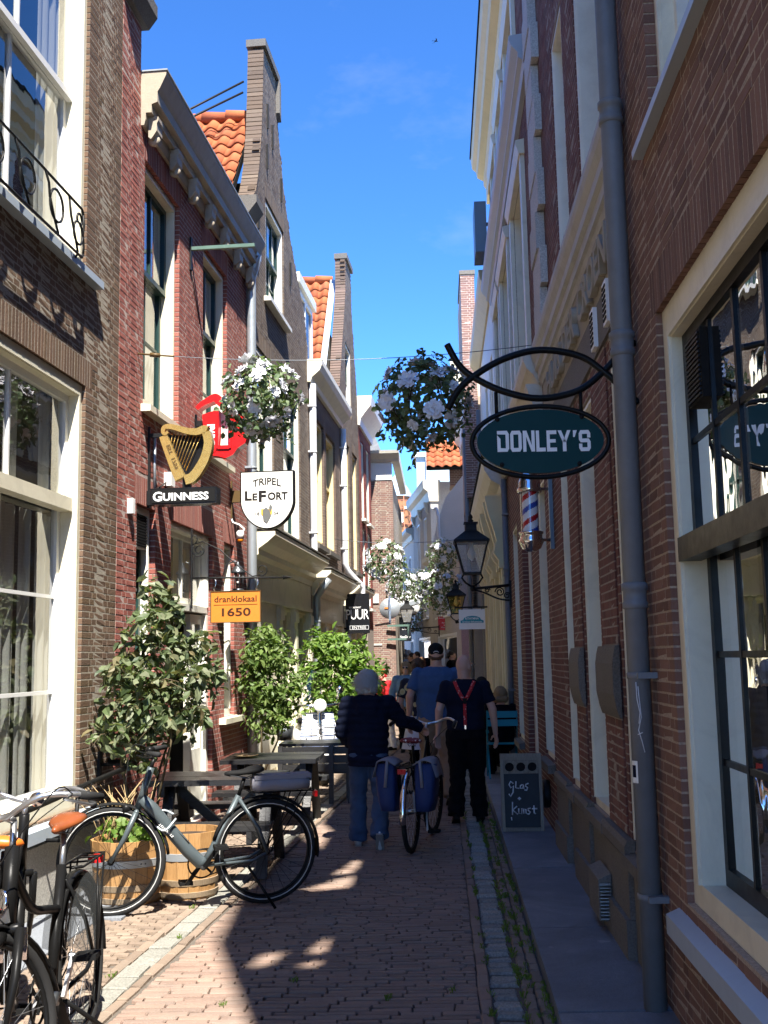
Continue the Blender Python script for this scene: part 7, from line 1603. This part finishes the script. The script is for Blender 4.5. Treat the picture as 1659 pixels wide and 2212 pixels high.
def person(label, loc, yaw, Hh, legs, arms, cl, head=0., lean=0., seated=False, fat=1., detail=True, group=None, hairfn=None, voxel=.007):
    """legs: two of (hip-relative knee, ankle, heading lift); arms: two of (elbow, wrist, palm); in metres for a 1.75 m figure, x right, y forward"""
    s = Hh/1.75; T = thing('person', label, 'person', loc, group, local=True); T.rotation_euler = (0, 0, yaw); T.scale = (s, s, s)
    F_ = fat; dz = cl.get('drop', 0.)
    def L2(v): v = V3(v); return V3((v.x, v.y+lean*max(0, v.z-.95-dz), v.z)) if v.z > .95+dz else v
    hipz = .93+dz; shz = 1.43+dz
    body = MB()
    hd = L2((0, .0, 1.615+dz)); Rh = Matrix.Rotation(head, 3, 'Z')
    def hp(x, y, z): return hd+Rh @ V3((x, y, z))
    body.ball(hd+Rh @ V3((0,-.012,.012)), .076, .094, .108, 18, Rh); body.ball(hp(0,.03,-.045), .057, .062, .072, 14, Rh); cap(body, hp(0,.075,-.09), hp(0,.07,-.085), .022, .02, 8)
    cap(body, hp(0,.092,.012), hp(0,.108,-.022), .010, .016, 8); cap(body, hp(-.018,.088,-.058), hp(.018,.088,-.058), .009, .009, 7)
    for e in (-1, 1): body.ball(hp(e*.078,-.008,-.012), .010, .024, .034, 8, Rh); cap(body, hp(e*.015,.088,.028), hp(e*.05,.075,.028), .010, .010, 7)
    cap(body, L2((0,-.015,1.44+dz)), hp(0,-.03,-.06), .060*min(F_,1.1), .056*min(F_,1.1), 14)
    rings(body, [(z, L2((0,0,z)).x, L2((0,0,z)).y+cy, w*F_, d*F_) for z, cy, w, d in ((hipz-.08, -.01, .10, .09), (hipz, -.01, .155, .105), (hipz+.12, 0, .135, .095), (hipz+.30, .01, .155, .105), (hipz+.42, 0, .165, .105), (shz+.02, -.01, .13, .08), (shz+.06, -.01, .06, .055))])
    ft = []
    for sd, (kn, an) in zip((-1, 1), legs):
        hip = V3((sd*.09, 0, hipz-.02)); k_ = V3(kn); a_ = V3(an); cap(body, hip, k_, .080*F_, .052, 12); cap(body, k_, a_, .055, .036, 12); ft.append((hip, k_, a_))
    for sd, (el, wr, pm) in zip((-1, 1), arms):
        sh = L2((sd*.185*min(F_, 1.12), -.005, shz-.025)); e_, w_ = V3(el), V3(wr); cap(body, sh, e_, .050*min(F_,1.15), .040, 12); cap(body, e_, w_, .041*min(F_,1.1), .027, 12)
        dr = cl.get('hd', {}).get(sd, (w_-e_)); hand(body, w_, dr, pm, 1.0, cl.get('curl', .5))
    solid('body', body, voxel, cl.get('skin', 'skin'), T, smooth=2)
    for e in (-1, 1):
        ey = MB(); ey.ball(hp(e*.031,.083,.012), .0115, n=8); ey.build('eye', 'letter_white', T); MB().ball(hp(e*.031,.093,.012), .0052, n=6).build('pupil', 'black_matt', T)
    # trousers
    if cl.get('legs'):
        q = MB(); g = cl.get('legr', (.098, .074, .072)); F2 = F_
        rings(q, [(hipz-.09, 0, -.01, .12*F2, .11*F2), (hipz-.02, 0, -.015, .168*F2, .122*F2), (hipz+.10, 0, -.005, .160*F2, .115*F2), (hipz+cl.get('waist', .14), 0, 0, .150*F2, .110*F2)])
        for (hip, k_, a_) in ft:
            cap(q, hip+V3((0,-.01,-.02)), k_, g[0]*F2, g[1], 14); d = (a_-k_).normalized(); cap(q, k_, k_+d*.02, g[1], g[1], 14); stump(q, k_, a_+d*.035, g[1]*.98, g[2], 14)
        solid('trousers', q, .011, cl['legs'], T, .012, 9)
    if cl.get('skirt'):
        q = MB(); n = 28; z0 = hipz+.12; secs = []
        for i in range(7):
            t = i/6; w = .145+.10*t; secs.append([V3((w*(1+.06*t*sin(6*a+1))*cos(a), (w*.8)*(1+.06*t*sin(6*a))*sin(a), z0-.50*t)) for a in [2*pi*k/n for k in range(n)]])
        loft(q, secs, False); q.build('skirt', cl['skirt'], T)
    # top
    q = MB(); hem = cl.get('hem', hipz+.02); b = cl.get('bulk', .018); lst = []
    for z, cy, w, d in ((hem, -.008, .163, .118), (hem+.10 if hem < hipz+.05 else hipz+.12, 0, .158, .112), (hipz+.26, .0, .160, .112), (hipz+.38, -.005, .170, .115), (hipz+.46, -.01, .165, .105), (shz+.01, -.012, .130, .082), (shz+.05, -.012, .075, .064)):
        c = L2((0, 0, z)); lst.append((z, 0, c.y+cy, (w+b)*F_, (d+b)*F_))
    rings(q, lst)
    for sd, (el, wr, pm) in zip((-1, 1), arms):
        sh = L2((sd*.178*min(F_, 1.12), -.005, shz-.025)); e_, w_ = V3(el), V3(wr)
        if cl.get('sleeve', 'short') == 'short': m_ = sh+(e_-sh)*.72; cap(q, sh, sh+(e_-sh)*.1, .062+b*.6, .062+b*.6, 14); stump(q, sh, m_, .062+b*.6, .058+b*.7, 14)
        else: cap(q, sh, e_, .062+b, .050+b*.7, 14); stump(q, e_, e_+(w_-e_)*.93, .050+b*.7, .038+b*.5, 14); cap(q, e_, e_+(w_-e_)*.1, .05+b*.7, .05+b*.7, 14)
    if cl.get('hood'):
        cap(q, L2((-.10,-.085,1.44+dz)), L2((.10,-.085,1.44+dz)), .055, .055, 14); cap(q, L2((-.05,-.10,1.36+dz)), L2((.05,-.10,1.36+dz)), .075, .075, 14); cap(q, L2((-.06,.02,1.47+dz)), L2((.06,.02,1.47+dz)), .05, .05, 12)
    top = solid('jacket' if cl.get('sleeve') == 'long' else 'shirt', q, .011, cl['top'], T, cl.get('wr', .011), cl.get('wf', 8), fine=cl.get('fine', 0), quilt=cl.get('quilt', 0))
    # shoes
    for (hip, k_, a_), (pitch, yw) in zip(ft, cl.get('feet', ((0,0),(0,0)))):
        q = MB(); Rf = Matrix.Rotation(yw, 3, 'Z') @ Matrix.Rotation(pitch, 3, 'X'); P_ = lambda x, y, z: a_+Rf @ V3((x, y, z-.085))
        cap(q, P_(0,-.035,.05), P_(0,-.02,.075), .040, .042, 12); cap(q, P_(0,-.03,.038), P_(0,.10,.036), .038, .041, 12); cap(q, P_(0,.10,.034), P_(0,.165,.030), .041, .032, 12)
        SH = solid('shoe', q, .009, cl.get('shoe', 'black_matt'), T); q = MB(); q.prism([(-.030,-.07),(.030,-.07),(.040,.04),(.044,.12),(.03,.19),(-.03,.19),(-.044,.12),(-.040,.04)], lambda a, b_, t: P_(a, b_, t), .0, .018); q.build('sole', cl.get('sole', 'black_matt'), SH)
    # hair or cap
    hk = cl.get('hair')
    if hk:
        q = MB(); kind = cl.get('style', 'short')
        if kind == 'short': q.ball(hp(0,-.025,.030), .086, .098, .104, 18, Rh); cap(q, hp(-.03,-.09,-.03), hp(.03,-.09,-.03), .035, .035, 10)
        elif kind == 'bob':
            q.ball(hp(0,-.022,.026), .100, .108, .112, 18, Rh); cap(q, hp(-.055,-.075,-.05), hp(.055,-.075,-.05), .055, .055, 12)
            for e in (-1, 1): cap(q, hp(e*.075,-.02,.02), hp(e*.07,-.03,-.085), .034, .03, 10)
        elif kind == 'bun': q.ball(hp(0,-.025,.028), .088, .100, .106, 18, Rh); q.ball(hp(0,-.12,.02), .05, n=10); cap(q, hp(-.04,-.08,-.04), hp(.04,-.08,-.04), .03, .03, 10)
        elif kind == 'fringe':
            for e in (-1, 1): cap(q, hp(e*.07,-.03,-.02), hp(e*.04,-.085,-.04), .016, .018, 8)
            cap(q, hp(-.045,-.085,-.045), hp(.045,-.085,-.045), .018, .018, 8)
        solid('hair', q, .006, hk, T, cl.get('hw', .008)*.55, cl.get('hf', 75), 1, fine=.8)
    if cl.get('cap'):
        q = MB(); q.ball(hp(0,-.012,.050), .089, .104, .082, 18, Rh); cap(q, hp(-.05,-.085,.02), hp(.05,-.085,.02), .022, .022, 8); CP = solid('cap', q, .008, cl['cap'], T)
        q = MB(); secs = [[hp(x, .085+yy-.6*x*x*8*(1 if yy else 0)*.3, .022-yy*.15+dz2) for x in (-.07,-.035,0,.035,.07)]+[hp(x, .085+yy-.6*x*x*8*(1 if yy else 0)*.3, .014-yy*.15+dz2) for x in (.07,.035,0,-.035,-.07)] for yy, dz2 in ((0,0),(.04,0),(.075,-.004))]; loft(q, secs); q.build('peak', cl['cap'], CP)
        q = MB(); q.tube([hp(-.03,-.118,.022), hp(-.015,-.122,.034), hp(.015,-.122,.034), hp(.03,-.118,.022)], .004, 5); q.build('strap', 'letter_white', CP)
    if cl.get('glasses'):
        q = MB(); 
        for e in (-1, 1): q.ball(hp(e*.032,.098,.014), .024, .008, .018, 8, Rh)
        q.tube([hp(-.05,.09,.02), hp(.05,.09,.02)], .004, 5); q.build('sunglasses', 'sign_black', T)
    return T, top, hp, L2
def stand(x=.10, y0=0., y1=0., lift=0.): return ((-x, y0*.5+.02, .50), (-x, y0, .085)), ((x, y1*.5+.02, .50), (x, y1, .085+lift))
# the woman who wheels the bicycle
W1, top, hp, L2 = person('grey haired person in a dark hooded jacket and jeans wheeling a bicycle', (-.665, 9.93, 0), 0, 1.56,
    [((-.115, .10, .50), (-.125, .12, .085)), ((.115, .03, .49), (.11, -.17, .155))],
    [((-.27, .02, 1.14), (-.20, .20, .98), (0,1,0)), ((.34, .14, 1.22), (.53, .33, 1.14), (0,0,-1))],
    dict(top='cloth_navy', legs='denim', legr=(.105,.085,.092), hair='hair_grey', style='bob', hw=.030, hf=36, sleeve='long', bulk=.034, hem=.80, hood=True, fine=.3, quilt=.012, wr=.010, shoe='shoe_white', sole='sole_grey', feet=((0,.05),(-.95,0)), hd={1: (.5,.75,-.25)}, curl=1.3, skin='skin_pale'), lean=.10, fat=1.08, head=-.12)
RN.seed(77); q = MB()      # loose strands over the hair
for _ in range(1500):
    a = rr(0, 2*pi); e = rr(-.25, 1.45); d = V3((cos(a)*cos(e), sin(a)*cos(e), sin(e)))
    if d.y > .35 and d.z < .45: continue
    p = hp(d.x*.104, -.022+d.y*.112, .026+d.z*.114); f_ = V3((d.x*.5+rr(-.4,.4), d.y*.5+rr(-.4,.4), -.9+rr(-.25,.25)))*rr(.04, .11); s_ = V3((-sin(a), cos(a), 0))*.003
    m_ = p+f_*.5+d*rr(.008, .022); e_ = p+f_+d*rr(.0, .035); q.add([p-s_, p+s_, m_+s_, m_-s_, e_], [(0,1,2,3), (3,2,4)])
q.build('hair_strands', 'hair_grey', W1, None, 'stuff')
# her bicycle
wa, wb_ = V3((-.285, 9.60, 0)), V3((-.105, 10.64, 0)); yaw = atan2(wb_.y-wa.y, wb_.x-wa.x)
B3, I = bike('black touring bicycle with two blue panniers and a dotted saddle cover', wa, yaw, 0, radians(-4), dict(wb=(wb_-wa).length, saddle='polka', sh=.93, hh=1.02, step=True, sw=.10, guards='chrome', stand=False, fat=.016, barm='alu', ca=-1.9))
for s_, lb in ((1, None), (-1, None)):
    q = MB(); y0 = .085*s_; y1 = .265*s_; secs = []
    for i in range(7):
        t = i/6; z = .37+.39*t; k = 1-.12*abs(2*t-1)**3; xx = .17*k*(1-.08*t); a, b = y0, y0+(y1-y0)*(.78+.22*t)*k
        secs.append([V3((-.10+xx*cx_, a+(b-a)*cy_, z+.01*sin(5*cx_))) for cx_, cy_ in ((-1,.1),(-1,.85),(-.8,1),(0,1.04),(.8,1),(1,.85),(1,.1),(.8,0),(0,0),(-.8,0))])
    loft(q, secs); PN = q.build('pannier', 'bag_blue', B3)
    q = MB(); secs = []
    for i in range(6):
        t = i/5; a = y0+(y1-y0)*(1.1*t-.05); zz = .765+.045*sin(pi*t)-(.10 if i == 5 else 0); secs.append([V3((-.10+.165*cx_, a, zz+d)) for cx_, d in ((-1,-.012),(-1,0),(0,.006),(1,0),(1,-.012),(0,-.008))])
    loft(q, secs); q.build('flap', 'bag_grey', PN)
    q = MB(); q.tube([(-.275, y0+.3*(y1-y0), .80), (-.28, y0+.35*(y1-y0), .70), (-.285, y0+.4*(y1-y0), .58)], .014, 5); q.build('strap', 'bag_grey', PN)
# the bald man with braces
M1, top, hp, L2 = person('bald person in a navy t-shirt and black trousers with red braces', (.245, 11.35, 0), -.06, 1.69,
    [((-.10, -.02, .50), (-.12, -.16, .12)), ((.10, .03, .50), (.115, .06, .085))],
    [((-.275, -.05, 1.16), (-.30, .03, .90), (.5,-.9,0)), ((.285, -.02, 1.16), (.31, .06, .90), (-.8,-.4,0))],
    dict(top='cloth_navy', legs='cloth_dark', legr=(.112,.088,.086), hem=.95, bulk=.016, feet=((-.35,.1),(0,-.08)), curl=.55), head=-.55, fat=1.16, voxel=.006)
bv = BVHTree.FromPolygons([v.co.copy() for v in top.data.vertices], [tuple(p.vertices) for p in top.data.polygons])
def on_back(x, z, e=.004):
    h = bv.ray_cast(V3((x, -1, z)), V3((0, 1, 0)))
    return (h[0] if h[0] else V3((x, -.1, z)))+V3((0, -e, 0))
def strap(parent, pts, w, mat, name='brace_strap'):
    q = MB(); pts = smooth_path(pts, 6); vs = []
    for i, (x, z) in enumerate(pts):
        a, b = pts[max(i-1, 0)], pts[min(i+1, len(pts)-1)]; d = V3((b[0]-a[0], 0, b[1]-a[1])).normalized(); nx_ = V3((-d.z, 0, d.x))*w/2
        for e in (.012, .002): vs += [on_back(x-nx_.x, z-nx_.z, e), on_back(x+nx_.x, z+nx_.z, e)]
    n = len(pts); fs = []
    for i in range(n-1): a, b = i*4, i*4+4; fs += [(a, a+1, b+1, b), (a, b, b+2, a+2), (a+1, a+3, b+3, b+1)]
    return q.add(vs, fs, True).build(name, mat, parent)
strap(M1, [(-.105, 1.46), (-.075, 1.39), (-.03, 1.30), (.0, 1.26)], .036, 'suspender'); strap(M1, [(.105, 1.46), (.075, 1.39), (.03, 1.30), (.0, 1.26)], .036, 'suspender'); strap(M1, [(0, 1.24), (0, 1.15), (.0, 1.0)], .034, 'suspender')
q = MB(); c = on_back(0, 1.255, .010); q.prism([(-.026,.03),(.026,.03),(.014,-.03),(-.014,-.03)], lambda a, b, t: c+V3((a, t, b)), -.008, .004); q.build('brace_patch', 'black_matt', M1)
q = MB(); c = on_back(0, .985, .008); q.prism([(-.008,.02),(.008,.02),(.008,-.02),(-.008,-.02)], lambda a, b, t: c+V3((a, t, b)), -.006, .004); q.build('brace_clip', 'chrome', M1)
# the tall man with a cap
person('tall person in a blue t-shirt, khaki trousers and black cap', (-.05, 12.75, 0), .04, 1.83,
    [((-.10, .10, .50), (-.11, .12, .085)), ((.10, -.02, .48), (.11, -.2, .13))],
    [((-.30, -.04, 1.16), (-.31, .05, .90), (.8,-.5,0)), ((.29, .0, 1.16), (.30, .12, .92), (-.8,-.4,0))],
    dict(top='cloth_blue', legs='cloth_khaki', legr=(.115,.085,.08), hem=.90, bulk=.026, cap='black_matt', shoe='cloth_grey', feet=((0,0),(-.4,0)), hair='hair_brown', style='fringe'), fat=1.24)
# woman with the flowered top
person('person in a black top with yellow flowers and a white skirt', (-.275, 14.0, 0), -.1, 1.66,
    [((-.09, .08, .50), (-.09, .10, .085)), ((.09, -.02, .49), (.09, -.15, .12))],
    [((-.26, -.02, 1.15), (-.22, .12, .95), (.8,0,0)), ((.25, -.03, 1.15), (.27, .05, .90), (-.8,-.3,0))],
    dict(top='shirt_flowers', legs='cloth_dark', skirt='cloth_white', legr=(.085,.065,.055), hem=.98, bulk=.028, hair='hair_brown', style='bun', hw=.010, feet=((0,0),(-.4,0))), head=-.35, fat=1.0, voxel=.009)
# woman coming the other way
person('person in a light denim jacket and sunglasses walking towards the camera', (-.62, 19.6, 0), pi-.1, 1.60,
    [((-.10, .08, .50), (-.10, .12, .085)), ((.10, .0, .49), (.10, -.15, .11))],
    [((-.28, -.02, 1.15), (-.27, .10, .92), (.8,0,0)), ((.28, -.02, 1.15), (.27, .08, .92), (-.8,0,0))],
    dict(top='cloth_denim_light', legs='cloth_dark', hem=.88, bulk=.03, sleeve='long', hair='hair_fair', style='bob', glasses=True, feet=((0,0),(-.3,0))), voxel=.010)
# red dressed person bending
person('person in red standing bent over beside the tall bright shrub', (-.93, 20.3, 0), 2.2, 1.48,
    [((-.09, .06, .50), (-.09, .0, .085)), ((.09, .06, .50), (.09, .02, .085))],
    [((-.24, .22, 1.10), (-.16, .42, 1.02), (0,0,-1)), ((.24, .22, 1.10), (.16, .42, 1.02), (0,0,-1))],
    dict(top='cloth_red', legs='cloth_white', hem=.86, bulk=.03, sleeve='long', hair='cloth_red', style='short', hw=.004), lean=.35, voxel=.010)
# people seated on the right
SEAT = [((-.10, .40, .52), (-.10, .40, .085)), ((.10, .40, .52), (.10, .40, .085))]
SARM = [((-.25, .05, .76), (-.14, .28, .72), (0,0,-1)), ((.25, .05, .76), (.14, .28, .72), (0,0,-1))]
person('seated person in black with a black cap, farther on the pavement', (.62, 16.75, .04), pi+.3, 1.74, SEAT, SARM, dict(top='cloth_dark', legs='cloth_dark', sleeve='long', bulk=.03, drop=-.42, hem=.52, cap='black_matt', hair='hair_dark', style='fringe'), voxel=.010)
person('seated fair haired person in black at the yellow topped table', (.80, 15.0, .04), .1, 1.60, SEAT, SARM, dict(top='cloth_dark', legs='cloth_dark', sleeve='long', bulk=.03, drop=-.42, hem=.52, hair='hair_fair', style='bob'), voxel=.010)
# the group far down the street
GR = 'people gathered far down the street'
for i, (px, top_, Y, c1, hr, lb) in enumerate(((866, 1408, 35.5, 'cloth_red', 'hair_dark', 'far off dark haired person in dull red, leftmost of the group at the bend'), (872, 1402, 37, 'cloth_dark', 'hair_brown', 'far off brown haired person standing at the back of the group at the bend'), (880, 1404, 34.5, 'cloth_white', 'hair_grey', 'far off grey haired person in white in the group at the bend'), (888, 1410, 33.6, 'cloth_dark', 'hair_dark', 'far off person in black near the middle of the group at the bend'), (899, 1407, 33.0, 'cloth_dark', 'hair_dark', 'far off person in black, rightmost and largest of the group at the bend'))):
    p = at(px, top_, Y)
    person(lb, (p.x, Y, 0), .5+i*.4, p.z, [((-.10,.03,.50),(-.10,0,.085)), ((.10,.03,.50),(.10,0,.085))], [((-.25,.02,1.15),(-.18,.2,1.02),(0,0,-1)), ((.25,.02,1.15),(.18,.2,1.02),(0,0,-1))], dict(top=c1, legs='cloth_dark', sleeve='long', hem=.9, bulk=.03, hair=hr, style='bob' if i < 3 else 'short'), voxel=.016, group=GR, fat=1.15)
person('far off person with brown hair walking behind the flowered top', (-.42, 24.5, 0), 0, 1.68, [((-.10,.03,.50),(-.10,0,.085)), ((.10,.03,.50),(.10,0,.085))], [((-.25,.02,1.15),(-.24,.05,.92),(.8,0,0)), ((.25,.02,1.15),(.24,.05,.92),(-.8,0,0))], dict(top='cloth_grey', legs='cloth_dark', sleeve='long', hem=.9, bulk=.03, hair='hair_brown', style='bob'), voxel=.016)
